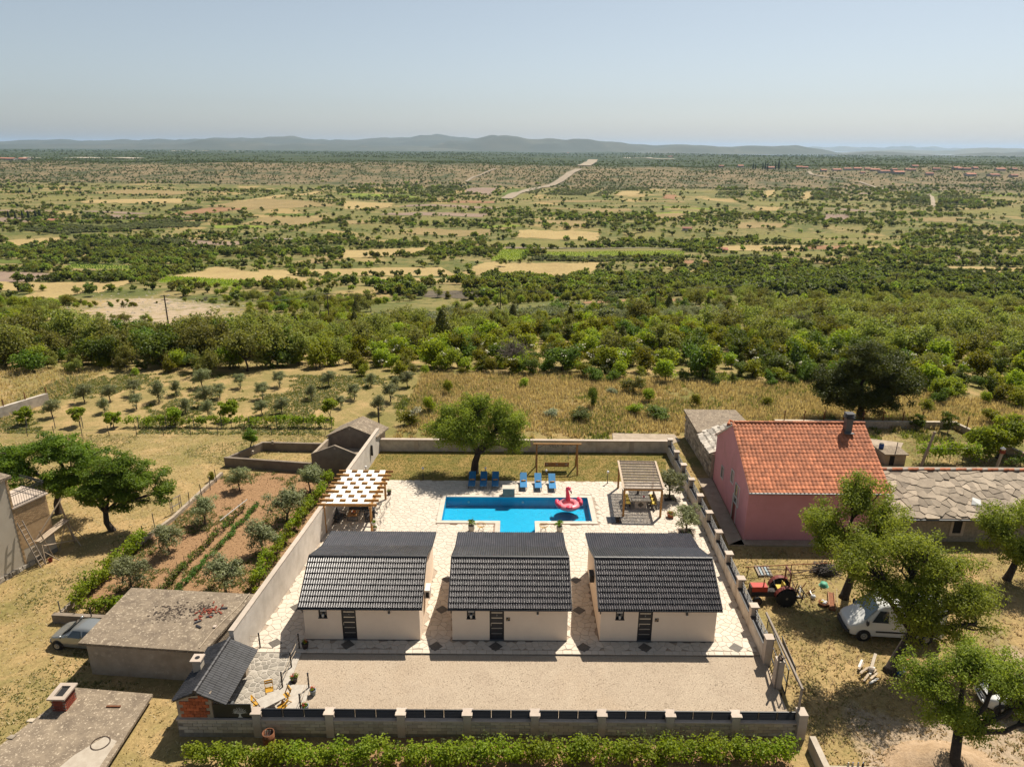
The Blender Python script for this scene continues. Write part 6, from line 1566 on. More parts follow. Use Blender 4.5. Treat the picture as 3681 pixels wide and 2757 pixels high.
# old stone outbuilding behind it: rubble walls, slab roof and flat concrete roof
so = thing('stone_outbuilding', 'old rubble-stone outbuilding with pale slab roof behind the pink house', 'outbuilding', (19.5, 62.5, 0))
MB().prism([(17.75, 57.6), (22.6, 57.6), (22.7, 67.5), (17.75, 67.5)], -.3, 2.4).build('wall', 'stone', so)
MB().prism([(17.5, 62.2), (23.2, 62.0), (22.9, 68.2), (17.6, 68.3)], 2.45, 2.62).build('flat_roof', 'concrete_roof', so)
rg = random.Random(6)
for r_ in range(9):                       # visible face of rubble stones
    y = 57.7
    while y < 67.3:
        L = rg.uniform(.3, .7); z0 = .05 + r_ * .26
        MB().hexa([(17.68 + rg.uniform(-.02, .03), y, z0), (17.8, y, z0), (17.8, y + L - .04, z0), (17.68 + rg.uniform(-.02, .03), y + L - .04, z0 + rg.uniform(0, .03)), (17.68 + rg.uniform(-.02, .03), y + .02, z0 + .23), (17.8, y, z0 + .23), (17.8, y + L - .05, z0 + .23), (17.68, y + L - .06, z0 + .22)], rg.uniform(-1, 1)).build('stone', 'stone', so)
        y += L
for r_ in range(7):
    for c in range(9):
        u, v = c * .5 + (r_ % 2) * .25, r_ * .48
        x, y, z = 17.45 + v, 57.75 + u, 2.3 + v * .42; w_, l_ = rg.uniform(.48, .62), rg.uniform(.55, .7)
        j = [rg.uniform(-.07, .07) for _ in range(8)]; tz = .05
        pts = [(x + j[0], y + j[1]), (x + l_ + j[2], y + j[3]), (x + l_ + j[4], y + w_ + j[5]), (x + j[6], y + w_ + j[7])]
        MB().prism(pts, lambda p: 2.32 + (p[0] - 17.45) * .36 + .03, lambda p: 2.32 + (p[0] - 17.45) * .36 + .09, rg.uniform(-1, 1)).build('roof_slab', 'slab_white', so)
MB().tube([(20.3, 61.9, 3.5), (20.5, 62.3, 3.75), (20.9, 61.7, 3.75)], [.2, .14, .1], 7).build('broken_chimney', 'orange_tile', so)
o = MB().prism([(10.2, 65.6), (15.6, 65.2), (17.0, 66.2), (16.8, 68.0), (10.4, 68.2)], -.6, -.02).build('concrete_pad', 'concrete'); o['kind'] = 'structure'
# long low house roofed with big irregular slabs
lh = thing('slab_roof_house', 'long low stone house roofed with big irregular grey slabs', 'house', (36, 49, 0))
MB().box(28.6, 47.2, -.4, 45, 55.0, 2.2).build('wall', 'stone', lh)
sy0, sy1, sz0, sz1 = 46.75, 51.3, 2.14, 3.93; k_ = (sz1 - sz0) / (sy1 - sy0)
lr = MB().hexa([(28.3, sy0, sz0 - .12), (45.3, sy0, sz0 - .12), (45.3, sy1, sz1 - .12), (28.3, sy1, sz1 - .12), (28.3, sy0, sz0), (45.3, sy0, sz0), (45.3, sy1, sz1), (28.3, sy1, sz1)]).hexa([(28.3, sy1, sz1 - .121), (45.3, sy1, sz1 - .121), (45.3, 55.6, 2.1), (28.3, 55.6, 2.1), (28.3, sy1, sz1 - .001), (45.3, sy1, sz1 - .001), (45.3, 55.6, 2.22), (28.3, 55.6, 2.22)]).build('roof', 'concrete_dark', lh)
cells, rg2 = voronoi([(28.3, sy0 - .05), (45.3, sy0 - .05), (45.3, sy1 - .1), (28.3, sy1 - .1)], .60, .55, 17, .004)
for sx_, sy_, poly in cells:
    tx, ty, h0 = rg2.uniform(-.05, .05), rg2.uniform(-.11, -.03), rg2.uniform(.03, .07)
    fz = lambda p, a: sz0 + (p[1] - sy0) * k_ + h0 + (p[0] - sx_) * tx + (p[1] - sy_) * ty + a
    big = [(lerp(sx_, p[0], 1.05) + rg2.uniform(-.05, .05), lerp(sy_, p[1], 1.05) + rg2.uniform(-.05, .05)) for p in poly]
    MB().prism(big, lambda p: fz(p, -.06), lambda p: fz(p, .02), rg2.uniform(-1, 1)).build('roof_slab', 'roof_slab', lr)
for k in range(40): q = 28.4 + k * .42; MB().tube([(q, sy1, sz1 + .05), (q + .44, sy1, sz1 + .09)], [.13, .12], 7).build('ridge_tile', 'orange_tile' if k % 3 else 'cap_stone', lr)
MB().tube([(28.3, sy0 - .08, sz0 - .1), (45.3, sy0 - .08, sz0 - .1)], .07, 8).build('gutter', 'grey_metal', lr)
wn = MB().box(33.1, 47.185, .7, 33.75, 47.198, 1.75).build('window', 'dark_inside', lh)
MB().box(32.9, 47.14, .5, 33.1, 47.2, 1.95).box(33.75, 47.14, .5, 33.95, 47.2, 1.95).box(33.1, 47.14, .5, 33.75, 47.2, .7).box(33.1, 47.14, 1.75, 33.75, 47.2, 1.95).build('window_frame', 'cap_stone', wn)
tag(MB().add([(34.6, 47.9, 2.72), (35.3, 47.8, 2.68), (35.5, 48.3, 2.9), (35.0, 48.5, 3.02), (34.8, 48.2, 2.98)], [(0, 1, 2, 3, 4)]).add([(34.6, 47.9, 2.70), (35.3, 47.8, 2.66), (35.5, 48.3, 2.88), (35.0, 48.5, 2.92), (34.8, 48.2, 2.84)], [(4, 3, 2, 1, 0)]).build('plastic_sheet', 'white_plastic'), 'crumpled white plastic sheet on the slab roof', 'sheet')
o = MB().prism([(27.4, 50.9), (30.2, 50.6), (30.2, 54.5), (27.4, 54.5)], 3.0, lambda p: 4.15 - (p[0] - 27.4) * .25).build('lean_to_roof', 'orange_tile', ph)
# walled yard behind: tank, barrel, poles, trellis
yt = thing('water_tank', 'square concrete water tank with a dark doorway behind the slab roof', 'tank', (35.9, 61.3, 0))
MB().prism([(34.9, 60.7), (36.75, 60.7), (36.75, 62.3), (34.75, 62.6)], -.3, 1.05).build('wall', 'concrete', yt)
MB().prism([(34.7, 60.55), (36.9, 60.55), (36.95, 62.5), (34.55, 62.8)], 1.054, 1.15).build('top_slab', 'concrete_roof', yt)
MB().box(35.25, 60.68, 0, 35.7, 60.699, .95).build('doorway', 'dark_inside', yt)
t = thing('blue_barrel', 'small blue plastic barrel on the concrete water tank', 'barrel', (35.0, 62.0, 1.15), 0)
MB().lathe([(.2, 0), (.22, .05), (.22, .4), (.18, .46)], n=16).build('barrel_body', 'blue_plastic', t, True); MB().lathe([(.19, .46), (.19, .5)], n=14).build('lid', 'black_metal', t)
tag(MB().box(33.3, 61.9, -.3, 34.5, 63.2, .75).build('brick_trough', 'concrete_dark'), 'low concrete-block trough beside the pink house roof', 'trough')
o = MB().prism([(33.2, 63.4), (37.2, 62.9), (39.4, 66.0), (36.0, 67.3), (33, 67.3)], -.5, .03).build('concrete_pad', 'concrete'); o['kind'] = 'structure'
yw = thing('yard_wall', 'low rubble wall with a wire fence round the back yard', 'wall', (42, 70.5, 0))
for a in ([(28, 70.4), (47.2, 70.2), (47.4, 70.6), (28, 70.8)], [(47.2, 70.2), (46.9, 69.9), (48.5, 62), (48.9, 62.1)]): MB().prism(a if a[0][0] < 30 else a, -.5, lambda p: T(*p) + .75).build('wall_section', 'stone', yw)
for k in range(12):
    x, y = (29 + k * 2.1, 70.6) if k < 9 else (47.5 + (k - 9) * .5, 69 - (k - 9) * 2.4)
    MB().box(x - .04, y - .04, .5, x + .04, y + .04, 1.7).build('fence_post', 'rust', yw)
mb = MB()
for z in (.95, 1.3, 1.62): mb.bar((28, 70.6, z), (47.4, 70.4, z), .015, .015)
mb.build('fence_wire', 'rust', yw)
for x, y, h, ln_, lab in ((38.0, 60.3, 3.5, .75, 'thick leaning wooden pole at the end of the vine trellis'), (35.75, 60.9, 2.2, .15, 'thin grey pole standing by the water tank')):
    tag(MB().tube([(x, y, -.2), (x + ln_, y + .1, h)], [.14, .11] if h > 3 else [.045, .04], 8).build('wooden_pole', 'wood_grey'), lab, 'pole')
t = thing('chimney_post', 'pale concrete post with a small metal cowl behind the slab roof', 'post', (45.0, 60.2, 0), None)
MB().tube([(45.0, 60.2, -.2), (45.2, 60.2, 1.5)], [.14, .12], 8).build('post', 'cap_stone', t); MB().box(45.02, 60.05, 1.5, 45.4, 60.35, 1.85).build('brick_head', 'brick_red', t)
MB().lathe([(.2, 1.85), (.24, 1.98), (.05, 2.15)], (45.2, 60.2, 0), 10).build('cowl', 'steel', t)
vine_row('grapevine', 'grapevine on the trellis behind the slab roof', (38.6, 61.3), (45.3, 61.6), 1.9, 1.1, 420, .2, 'leaf_vine', 'grapevines on the yard trellis', 1.1, lift=.4)
tag(MB().bar((38.4, 60.9, 1.62), (42.5, 61.0, 1.62), .035, .035).build('trellis_rail', 'steel'), 'thin metal rail across the yard vine trellis', 'rail')
for x, y, sc, lab in ((42.8, 70.0, 1.0, 'round dark shrub against the yard wall'), (45.6, 69.0, 1.5, 'pointed dark shrub in the corner of the yard')):
    rg = random.Random(int(x)); t = thing('shrub', lab, 'shrub', (x, y, T(x, y)), 0)
    cl = crown(rg, [((0, 0, .9 * sc), (.8 * sc, .8 * sc, .9 * sc))], 16, .4, .5)
    b = MB(); limbs(b, rg, (0, 0, 0), (0, 0, .3), .05, [((0, 0, .9 * sc), (.8, .8, .9))], cl, .5); b.build('trunk', 'bark', t); l = MB(); leaves(l, cl, 1000, .2, .6, rg); l.build('crown', 'leaf_oak', t)
t = thing('oleander', 'pink-flowered bush beside the concrete post', 'shrub', (47.3, 60.3, T(47.3, 60.3)), 0)
rg = random.Random(77); cl = crown(rg, [((0, 0, .9), (1.5, 1.1, .9))], 22, .42, .5); l = MB(); leaves(l, cl, 1200, .2, .4, rg); l.build('crown', 'leaf_oak', t)
l = MB(); leaves(l, cl[:10], 110, .13, .9, rg); l.build('flowers', 'flower_pink', t); b = MB(); limbs(b, rg, (0, 0, 0), (0, 0, .3), .05, [((0, 0, .9), (1.5, 1, .9))], cl, .5); b.build('trunk', 'bark', t)

# ---------------------------------------------------------------- vehicles and clutter in the right-hand yard
def loft(secs):
    """body skin through cross-sections, each a list of (x, y, z) points"""
    mb = MB(); n = len(secs[0])
    V = [p for s_ in secs for p in s_]; F_ = []
    for i in range(len(secs) - 1):
        for k in range(n - 1): F_.append((i * n + k, i * n + k + 1, (i + 1) * n + k + 1, (i + 1) * n + k))
    F_ += [tuple(range(n - 1, -1, -1)), tuple(range((len(secs) - 1) * n, len(secs) * n))]
    return mb.add(V, F_)
def wheel(parent, x, y, r_, wd, rimm, side):
    w_ = MB().lathe([(r_ * .55, -wd / 2), (r_ * .92, -wd / 2), (r_, -wd * .3), (r_, wd * .3), (r_ * .92, wd / 2), (r_ * .55, wd / 2)], (x, y, r_), 20, axis='y').build('wheel', 'tyre', parent, True)
    MB().lathe([(r_ * .62, 0), (r_ * .58, .03 * side), (r_ * .25, .01 * side), (r_ * .1, .035 * side)], (x, y + side * wd * .44, r_), 16, axis='y', capb=False).build('hubcap', rimm, w_)
def car(label, cat, loc, rz, body, kind, rim='hubcap'):
    """front towards +x; sections give (x, half width, sill, belt, roof, half width at roof)"""
    t = thing({'hatch': 'car', 'van': 'van', 'suv': 'car'}[kind], label, cat, loc, rz)
    S = {'hatch': [(-1.85, .70, .35, .80, .86, .60), (-1.72, .80, .28, .88, 1.08, .62), (-1.25, .83, .22, .92, 1.40, .56), (-.4, .84, .22, .92, 1.47, .57), (.30, .84, .22, .92, 1.40, .56), (.98, .83, .22, .90, .97, .60), (1.6, .80, .24, .80, .84, .62), (1.88, .68, .30, .62, .68, .52)],
         'suv': [(-2.2, .78, .42, .95, 1.05, .66), (-2.1, .88, .34, 1.02, 1.45, .66), (-1.6, .92, .28, 1.05, 1.68, .64), (-.3, .93, .28, 1.05, 1.72, .65), (.35, .93, .28, 1.04, 1.62, .63), (1.1, .92, .28, 1.02, 1.12, .68), (1.9, .88, .32, .95, 1.0, .68), (2.2, .74, .40, .75, .82, .58)],
         'van': [(-2.85, .93, .38, 1.2, 2.35, .82), (-2.75, .98, .30, 1.2, 2.45, .84), (-1.0, .99, .30, 1.2, 2.48, .84), (.75, .99, .30, 1.2, 2.46, .84), (1.05, .99, .30, 1.2, 2.30, .82), (1.95, .98, .30, 1.18, 1.30, .82), (2.55, .94, .32, .98, 1.08, .76), (2.78, .82, .40, .70, .80, .64)]}[kind]
    secs = []
    for x, hw, z0, zb_, zt, hr_ in S:
        half = [(hw * .93, z0), (hw, z0 + (zb_ - z0) * .35), (hw * .985, zb_), (lerp(hw, hr_, .55), lerp(zb_, zt, .55)), (hr_, zt - .04), (hr_ * .8, zt + .0), (0, zt + .02)]
        secs.append([(x, y, z) for y, z in half] + [(x, -y, z) for y, z in half[-2::-1]])
    b = loft(secs).build('body', body, t, True)
    md = b.modifiers.new('edges', 'SUBSURF'); md.levels = md.render_levels = 1
    def glass(name, quads):
        mb = MB()
        for q in quads: mb.add(q, [(0, 1, 2, 3)])
        return mb.build(name, 'glass', t)
    e = .012
    ia = {'hatch': (4, 5), 'suv': (4, 5), 'van': (4, 5)}[kind]
    (xa, hwa, _, zba, zta, hra), (xb, hwb, _, zbb, ztb, hrb) = S[ia[0]], S[ia[1]]
    n0 = Vector((zta - ztb, 0, xb - xa)).normalized() * .035
    glass('windscreen', [[(lerp(xa, xb, .08) + n0.x, -hra * .92, lerp(zta, ztb, .08) + n0.z), (lerp(xa, xb, .93) + n0.x, -hrb * 1.12, lerp(zta, ztb, .93) + n0.z), (lerp(xa, xb, .93) + n0.x, hrb * 1.12, lerp(zta, ztb, .93) + n0.z), (lerp(xa, xb, .08) + n0.x, hra * .92, lerp(zta, ztb, .08) + n0.z)]])
    for sd in (-1, 1):
        rngs = {'hatch': [(-1.35, -.45), (-.35, .5)], 'suv': [(-1.75, -1.0), (-.9, -.15), (-.05, .7)], 'van': [(.55, 1.5)]}[kind]
        for x0_, x1_ in rngs:
            def hw_at(x, z):
                for p, q in zip(S, S[1:]):
                    if p[0] <= x <= q[0]:
                        k = (x - p[0]) / (q[0] - p[0]); hw, zb_, zt, hr_ = [lerp(p[i], q[i], k) for i in (1, 3, 4, 5)]
                        f_ = max(0, (z - zb_) / max(.05, zt - zb_)); return lerp(hw, hr_, f_) + .02, zt
                return .8, 1.4
            zb_ = {'hatch': .95, 'suv': 1.1, 'van': 1.3}[kind]; zt_ = {'hatch': 1.33, 'suv': 1.56, 'van': 2.05}[kind]
            q = []
            for x, z in ((x0_, zb_), (x1_, zb_), (min(x1_, x1_ if x1_ < .2 else (x1_ - (.28 if kind != 'van' else .4))), zt_), (x0_ + .06, zt_)): h_, zz = hw_at(x, z); q.append((x, sd * h_, min(z, zz - .1)))
            glass('side_window', [q if sd < 0 else q[::-1]])
    fx = S[-1][0]
    for sd in (-1, 1):
        MB().blob((fx - .16, sd * S[-1][1] * .82, lerp(S[-1][2], S[-1][3], .82)), (.14, .2, .1), 10, 6).build('headlight', 'headlight', t, True)
        MB().blob((S[5][0] - .15, sd * (S[5][1] + .12), S[5][3] + .14), (.09, .13, .1 if kind != 'van' else .2), 8, 6).build('mirror', 'plastic_black' if kind == 'van' else body, t, True)
    MB().tube([(fx - .12, -S[-1][1] * 1.02, S[-1][2] + .1), (fx + .03, -S[-1][1] * .5, S[-1][2] + .1), (fx + .03, S[-1][1] * .5, S[-1][2] + .1), (fx - .12, S[-1][1] * 1.02, S[-1][2] + .1)], .13 if kind == 'van' else .09, 8).build('bumper', 'plastic_black' if kind == 'van' else body, t, True)
    MB().box(fx + .01, -.4, S[-1][2] + .2, fx + .06, .4, S[-1][3] - .05).build('grille', 'plastic_black', t)
    wr = {'hatch': .29, 'suv': .36, 'van': .34}[kind]; wb = {'hatch': (-1.2, 1.25), 'suv': (-1.4, 1.4), 'van': (-1.75, 1.85)}[kind]; ww = S[3][1]
    for x in wb:
        for sd in (-1, 1):
            MB().lathe([(wr * 1.22, -.02), (wr * 1.22, .02)], (x, sd * (ww - .02), wr), 18, axis='y').build('wheel_arch', 'plastic_black', t)
            wheel(t, x, sd * (ww - .05), wr, .2, rim, sd)
    if kind == 'van': MB().box(-2.5, -ww - .015, .62, 1.2, -ww + .005, .72).box(-2.5, ww - .005, .62, 1.2, ww + .015, .72).build('side_moulding', 'plastic_black', t)
    return t
car('silver hatchback parked nose-out beside the concrete garage', 'car', (-25.9, 36.2, T(-25.9, 36.2)), PI - .12, 'car_silver', 'hatch')
car('white panel van parked under the light green tree', 'van', (23.2, 36.7, T(23.2, 36.7)), PI - .08, 'car_white', 'van')
car('white car at the frame edge behind the gnarled tree', 'car', (27.6, 30.8, T(27.6, 30.8)), PI * .93, 'car_white', 'suv')
# tractor
tr_ = thing('tractor', 'old red tractor with roll bar beside the railed wall', 'tractor', (17.0, 39.75, T(17, 39.75)), PI)
MB().box(.35, -.27, .82, 1.35, .27, 1.18).build('bonnet', 'red_paint', tr_)
MB().box(.25, -.2, .42, 1.35, .2, .82).box(-.8, -.22, .45, .3, .22, .8).build('engine', 'charcoal', tr_)
MB().box(1.35, -.25, .7, 1.42, .25, 1.15).build('radiator_grille', 'old_iron', tr_)
for x, y, r_, wd, rm in ((-.75, .62, .66, .32, 'rim_cream'), (-.75, -.62, .66, .32, 'rim_cream'), (1.05, .55, .32, .17, 'rust'), (1.05, -.55, .32, .17, 'rust')):
    sd = 1 if y > 0 else -1
    w_ = MB().lathe([(r_ * .58, -wd / 2), (r_ * .93, -wd / 2), (r_ * .97, -wd * .2), (r_ * .97, wd * .2), (r_ * .93, wd / 2), (r_ * .58, wd / 2)], (x, y, r_), 22, axis='y').build('wheel', 'tyre', tr_, True)
    MB().lathe([(r_ * .6, .0), (r_ * .5, .02 * sd), (r_ * .2, -.06 * sd), (r_ * .12, .03 * sd)], (x, y + sd * wd * .42, r_), 16, axis='y').build('rim', rm, w_)
    if r_ > .5:
        lug = MB()
        for k in range(20):
            a = 2 * PI * k / 20; p = Vector((x + math.cos(a) * r_ * .97, y - wd * .45, r_ + math.sin(a) * r_ * .97)); a2 = a + .18
            lug.bar(p, (x + math.cos(a2) * r_ * .98, y + wd * .45, r_ + math.sin(a2) * r_ * .98), .06, .07)
        lug.build('tread', 'tyre', w_)
    if r_ > .5:
        f = MB(); n = 8
        for k in range(n):
            a, b_ = lerp(.15, 2.6, k / n), lerp(.15, 2.6, (k + 1) / n); q = r_ + .1
            f.add([(x + math.cos(a) * q, y - .17, r_ + math.sin(a) * q), (x + math.cos(b_) * q, y - .17, r_ + math.sin(b_) * q), (x + math.cos(b_) * q, y + .17, r_ + math.sin(b_) * q), (x + math.cos(a) * q, y + .17, r_ + math.sin(a) * q)], [(0, 1, 2, 3)])
        f.build('mudguard', 'dull_red', tr_)
MB().box(-.75, -.25, .95, -.3, .25, 1.05).box(-.8, -.25, 1.05, -.7, .25, 1.35).build('seat', 'yellow_cushion', tr_)
MB().tube([(.15, 0, 1.05), (-.1, 0, 1.38)], .025, 6).tube([(-.1 + .05 * math.cos(a) * 1.2, .2 * math.sin(a), 1.38 + .18 * math.cos(a)) for a in [2 * PI * k / 16 for k in range(17)]], .02, 5, False).build('steering_wheel', 'plastic_black', tr_)
for y in (-.42, .42): MB().bar((-.95, y, .8), (-.95, y, 2.3), .07, .07).build('roll_bar_post', 'dull_red', tr_)
MB().bar((-.95, -.45, 2.3), (-.95, .45, 2.3), .07, .07).build('roll_bar', 'dull_red', tr_)
MB().tube([(.6, .15, 1.18), (.6, .15, 1.7)], .04, 8).build('exhaust', 'rust', tr_)
MB().bar((-1.1, -.3, .5), (-1.9, -.35, .45), .06, .06).bar((-1.1, .3, .5), (-1.9, .35, .45), .06, .06).bar((-1.9, -.5, .45), (-1.9, .5, .45), .08, .08).bar((-1.85, -.4, .1), (-1.95, -.4, .9), .05, .05).bar((-1.85, .4, .1), (-1.95, .4, .9), .05, .05).build('linkage', 'old_iron', tr_)
# clutter
def gz_(x, y): return T(x, y)
t = thing('pallet', 'weathered pallet with blue and grey boards behind the tractor', 'pallet', (17.65, 43.0, gz_(17.6, 43)), -.06)
for k in range(5): MB().box(-.5 + k * .21, -.6, .11, -.36 + k * .21, .6, .135).build('board', 'wood_grey' if k % 2 == 0 else 'pot_blue', t)
for y in (-.55, 0, .55): MB().box(-.5, y - .05, 0, .5, y + .05, .11).build('bearer', 'wood_grey', t)
t = thing('brush_pile', 'heap of dark cut branches beside the tree trunk', 'brush pile', (21.9, 42.9, gz_(22, 42.9)), 0)
rg = random.Random(15); mb = MB()
for _ in range(260):
    a = rg.uniform(0, PI); x, y, z = rg.gauss(0, .45), rg.gauss(0, .28), abs(rg.gauss(0, .3)) + .05; L = rg.uniform(.15, .4)
    mb.tube([(x - L * math.cos(a), y - L * math.sin(a) * .5, z), (x + L * math.cos(a), y + L * math.sin(a) * .5, z + rg.uniform(-.1, .2))], .022, 3, False, rg.uniform(-1, 1))
mb.build('branches', 'charcoal', t); MB().blob((0, 0, .15), (.75, .5, .4), 12, 6).build('core', 'charcoal', t)
pf = thing('pipe_rail', 'rusty pipes laid on low props beside the tractor', 'rail', (19.2, 42.8, 0), None)
MB().tube([(16.2, 42.55, .62), (22.4, 43.15, .62)], .035, 6).build('pipe', 'rust', pf); MB().tube([(18.8, 42.1, .3), (22.3, 43.0, .45)], .035, 6).build('pipe', 'old_iron', pf); MB().tube([(17.8, 42.9, .25), (21.5, 42.7, .25)], .03, 6).build('pipe', 'old_iron', pf)
for x, y in ((16.4, 42.57), (19.5, 42.87), (22.3, 43.1)): MB().tube([(x, y, -.2), (x, y, .62)], .03, 6).build('prop', 'old_iron', pf)
for k, (nm, mt_, x, y, lab, cat_) in enumerate((('tub', 'green_plastic', 21.2, 41.4, 'upturned pale green tub on the dry grass', 'tub'), ('ball', 'white_plastic', 19.9, 39.95, 'white ball on the ground behind the tractor', 'ball'), ('basket', 'rust', 20.3, 39.3, 'round brown basket of white and yellow rags', 'basket'))):
    t = thing(nm, lab, cat_, (x, y, gz_(x, y)), 0)
    if nm == 'ball': MB().blob((0, 0, .16), .16, 14, 9).build('ball_body', mt_, t, True); MB().tube([(0, 0, .31), (0, 0, .34)], .03, 6).build('valve', 'grey_metal', t)
    elif nm == 'tub': MB().lathe([(.3, 0), (.27, .05), (.22, .24), (.05, .26)], n=16).build('tub_body', mt_, t, True); MB().lathe([(.32, 0), (.32, .03)], n=16).build('rim', mt_, t)
    else:
        MB().lathe([(.25, 0), (.33, .2), (.3, .2), (.24, .05)], n=16, capt=False).build('basket_body', mt_, t, True)
        for q in range(4): MB().blob((.12 * math.cos(q * 1.6), .12 * math.sin(q * 1.6), .2), (.13, .1, .12), 7, 5).build('rag', 'white_plastic' if q != 2 else 'yellow_cushion', t)
t = thing('trough', 'narrow rust-coloured trough lying by the tree trunk', 'trough', (20.95, 39.6, gz_(20.9, 39.6)), -.35)
MB().box(-.16, -1.0, .02, .16, 1.0, .1).build('trough_floor', 'rust', t); MB().box(-.2, -1.0, .02, -.16, 1.0, .22).box(.16, -1.0, .02, .2, 1.0, .22).build('side', 'wood_swing', t); MB().bar((.3, -1.0, .1), (.32, .95, .5), .03, .03).build('loose_bar', 'wood_pale', t)
rg = random.Random(44); t = thing('scrap_heap', 'jumble of dark farm scrap behind the tractor', 'scrap', (19.35, 40.3, gz_(19.3, 40.3)), 0)
for k in range(16): a = rg.uniform(0, PI); x, y = rg.uniform(-.6, .6), rg.uniform(-.5, .5); MB().bar((x, y, .05), (x + .5 * math.cos(a), y + .5 * math.sin(a), rg.uniform(.1, .7)), .05, .05).build('scrap_bar', ['old_iron', 'grey_metal', 'rust', 'steel'][k % 4], t)
t = thing('timber_scraps', 'pile of white boards and a pale plank by the roadside tree', 'timber', (20.4, 33.2, gz_(20.4, 33.2)), 0)
for k in range(9): a = .75 + rg.uniform(-.25, .25); x, y = rg.uniform(-.7, .1), rg.uniform(-.9, .3); MB().bar((x, y, .05 + .03 * k), (x + .75 * math.cos(a), y + .75 * math.sin(a), .07 + .03 * k), .12, .03).build('board', 'white_paint' if k % 2 else 'wood_pale', t)
MB().bar((.2, .2, .12), (1.0, 1.35, .3), .16, .04).build('plank', 'fresh_screed', t); MB().blob((.15, .1, .22), (.2, .17, .2), 10, 6).build('sack', 'pillar_render', t)
t = thing('paint_crate', 'small heap of blue and white containers at the tree foot', 'containers', (22.15, 33.2, gz_(22.1, 33.2)), 0)
for k, (mt_, x, y) in enumerate((('blue_plastic', -.1, -.1), ('white_plastic', .2, 0), ('white_plastic', .05, .25), ('steel', .35, .25))): MB().lathe([(.12, 0), (.13, .26), (.1, .3)], (x, y, 0), 12).build('can', mt_, t, True)
tag(MB().tube([(22.6, 34.15, gz_(22.6, 34.1) + .1), (23.3, 34.2, gz_(23.3, 34.2) + .14)], .06, 8).build('strimmer', 'red_paint'), 'red garden tool lying beyond the tree trunk', 'tool')
# dirt heap, low corner wall with bottles
mb = MB(); n = 26
V = [(18.2 + i * .26, 25.6 + j * .2, T(18.2 + i * .26, 25.6 + j * .2) - .05 + max(0, .95 * math.exp(-((i - 12) / 7.5) ** 2 - ((j - 9) / 5) ** 2) - .06) + .04 * nz(i, j, .6, 3)) for j in range(19) for i in range(n)]
mb.add(V, [(j * n + i, j * n + i + 1, (j + 1) * n + i + 1, (j + 1) * n + i) for j in range(18) for i in range(n - 1)])
groundmat('earth', [(.36, .26, .17), (.29, .20, .12)], 1.2, 7, .06)
o = mb.build('dirt_heap', 'earth', None, True); tag(o, 'rounded heap of pale earth under the gnarled tree', 'heap')
cw = thing('corner_wall', 'low pale concrete corner wall at the bottom edge', 'wall', (15.5, 27, -.8))
MB().prism([(15.0, 26.4), (15.3, 26.4), (15.35, 28.3), (15.05, 28.3)], -1.6, .05).build('wall_section', 'fresh_screed', cw)
MB().prism([(15.3, 26.3), (20.5, 26.2), (20.5, 26.48), (15.3, 26.58)], -1.6, -.02).build('wall_section', 'fresh_screed', cw)
for k, x in enumerate((16.15, 16.36, 16.62, 16.85)):
    t = thing('bottle', ['first clear bottle on the corner wall, with a white cap', 'second clear bottle on the corner wall, with a blue cap', 'third bottle on the corner wall, half filled', 'darkest bottle at the end of the row on the corner wall'][k], 'bottle', (x, 26.45, -.02), 0, 'bottles on the corner wall')
    MB().lathe([(.045, 0), (.05, .02), (.05, .2), (.02, .27), (.02, .3)], n=10).build('bottle_body', 'headlight' if k < 3 else 'pot_dark', t, True); MB().lathe([(.024, .3), (.024, .33)], n=8).build('cap', 'white_plastic' if k == 0 else 'blue_plastic', t)
# ---------------------------------------------------------------- orchard fence and vine trellis
of = thing('wire_fence', 'long thin-posted wire fence between the orchard and the mown field', 'fence', (-33, 68, -.3))
fp = [(-58, 66.4)] + [(-52.3 + k * 2.75, 67.1 + k * .085) for k in range(15)]
for k, (x, y) in enumerate(fp): MB().tube([(x, y, T(x, y) - .2), (x + rnd.uniform(-.06, .06), y, T(x, y) + 1.15)], .035, 5).build('post', 'pole_wood', of)
mb = MB()
for h in (.35, .7, 1.05):
    for a, b in zip(fp, fp[1:]): mb.bar((a[0], a[1], T(*a) + h), (b[0], b[1], T(*b) + h), .012, .012)
mb.build('wire', 'wire', of)
for k in range(13): 
    x, y = -51 + k * 2.9, 69.4 + .06 * k; o = MB().tube([(0, 0, -.1), (.03, 0, 1.3)], .04, 6).build('trellis_post', 'grey_metal', None); o.location = (x, y, T(x, y))
    tag(o, 'thin metal post of the orchard vine trellis', 'post', 'posts of the orchard trellis')
vine_row('grapevine', 'grapevine on the orchard trellis behind the wire fence', (-40.6, 69.9), (-19, 70.4), 1.15, .7, 200, .2, 'leaf_vine', 'grapevines of the orchard trellis', 1.25, lift=.45)
tag(MB().tube([(-14.1, 70.2, -.5), (-14.1, 70.2, 1.9)], .09, 8).build('black_post', 'black_metal'), 'thick black post standing in the grass behind the roofless shed', 'post')
fwl = thing('field_wall', 'low pale wall with fence posts at the far end of the orchard', 'wall', (-54, 74, 0))
MB().prism([(-60, 64.5), (-59.6, 64.5), (-53.6, 77.4), (-54.0, 77.4)], -1.5, .7).build('wall_section', 'garden_wall', fwl)
for k in range(7): x, y = lerp(-59.8, -53.8, k / 6), lerp(64.5, 77.4, k / 6); MB().box(x - .04, y - .04, .6, x + .04, y + .04, 1.5).build('fence_post', 'rust', fwl)

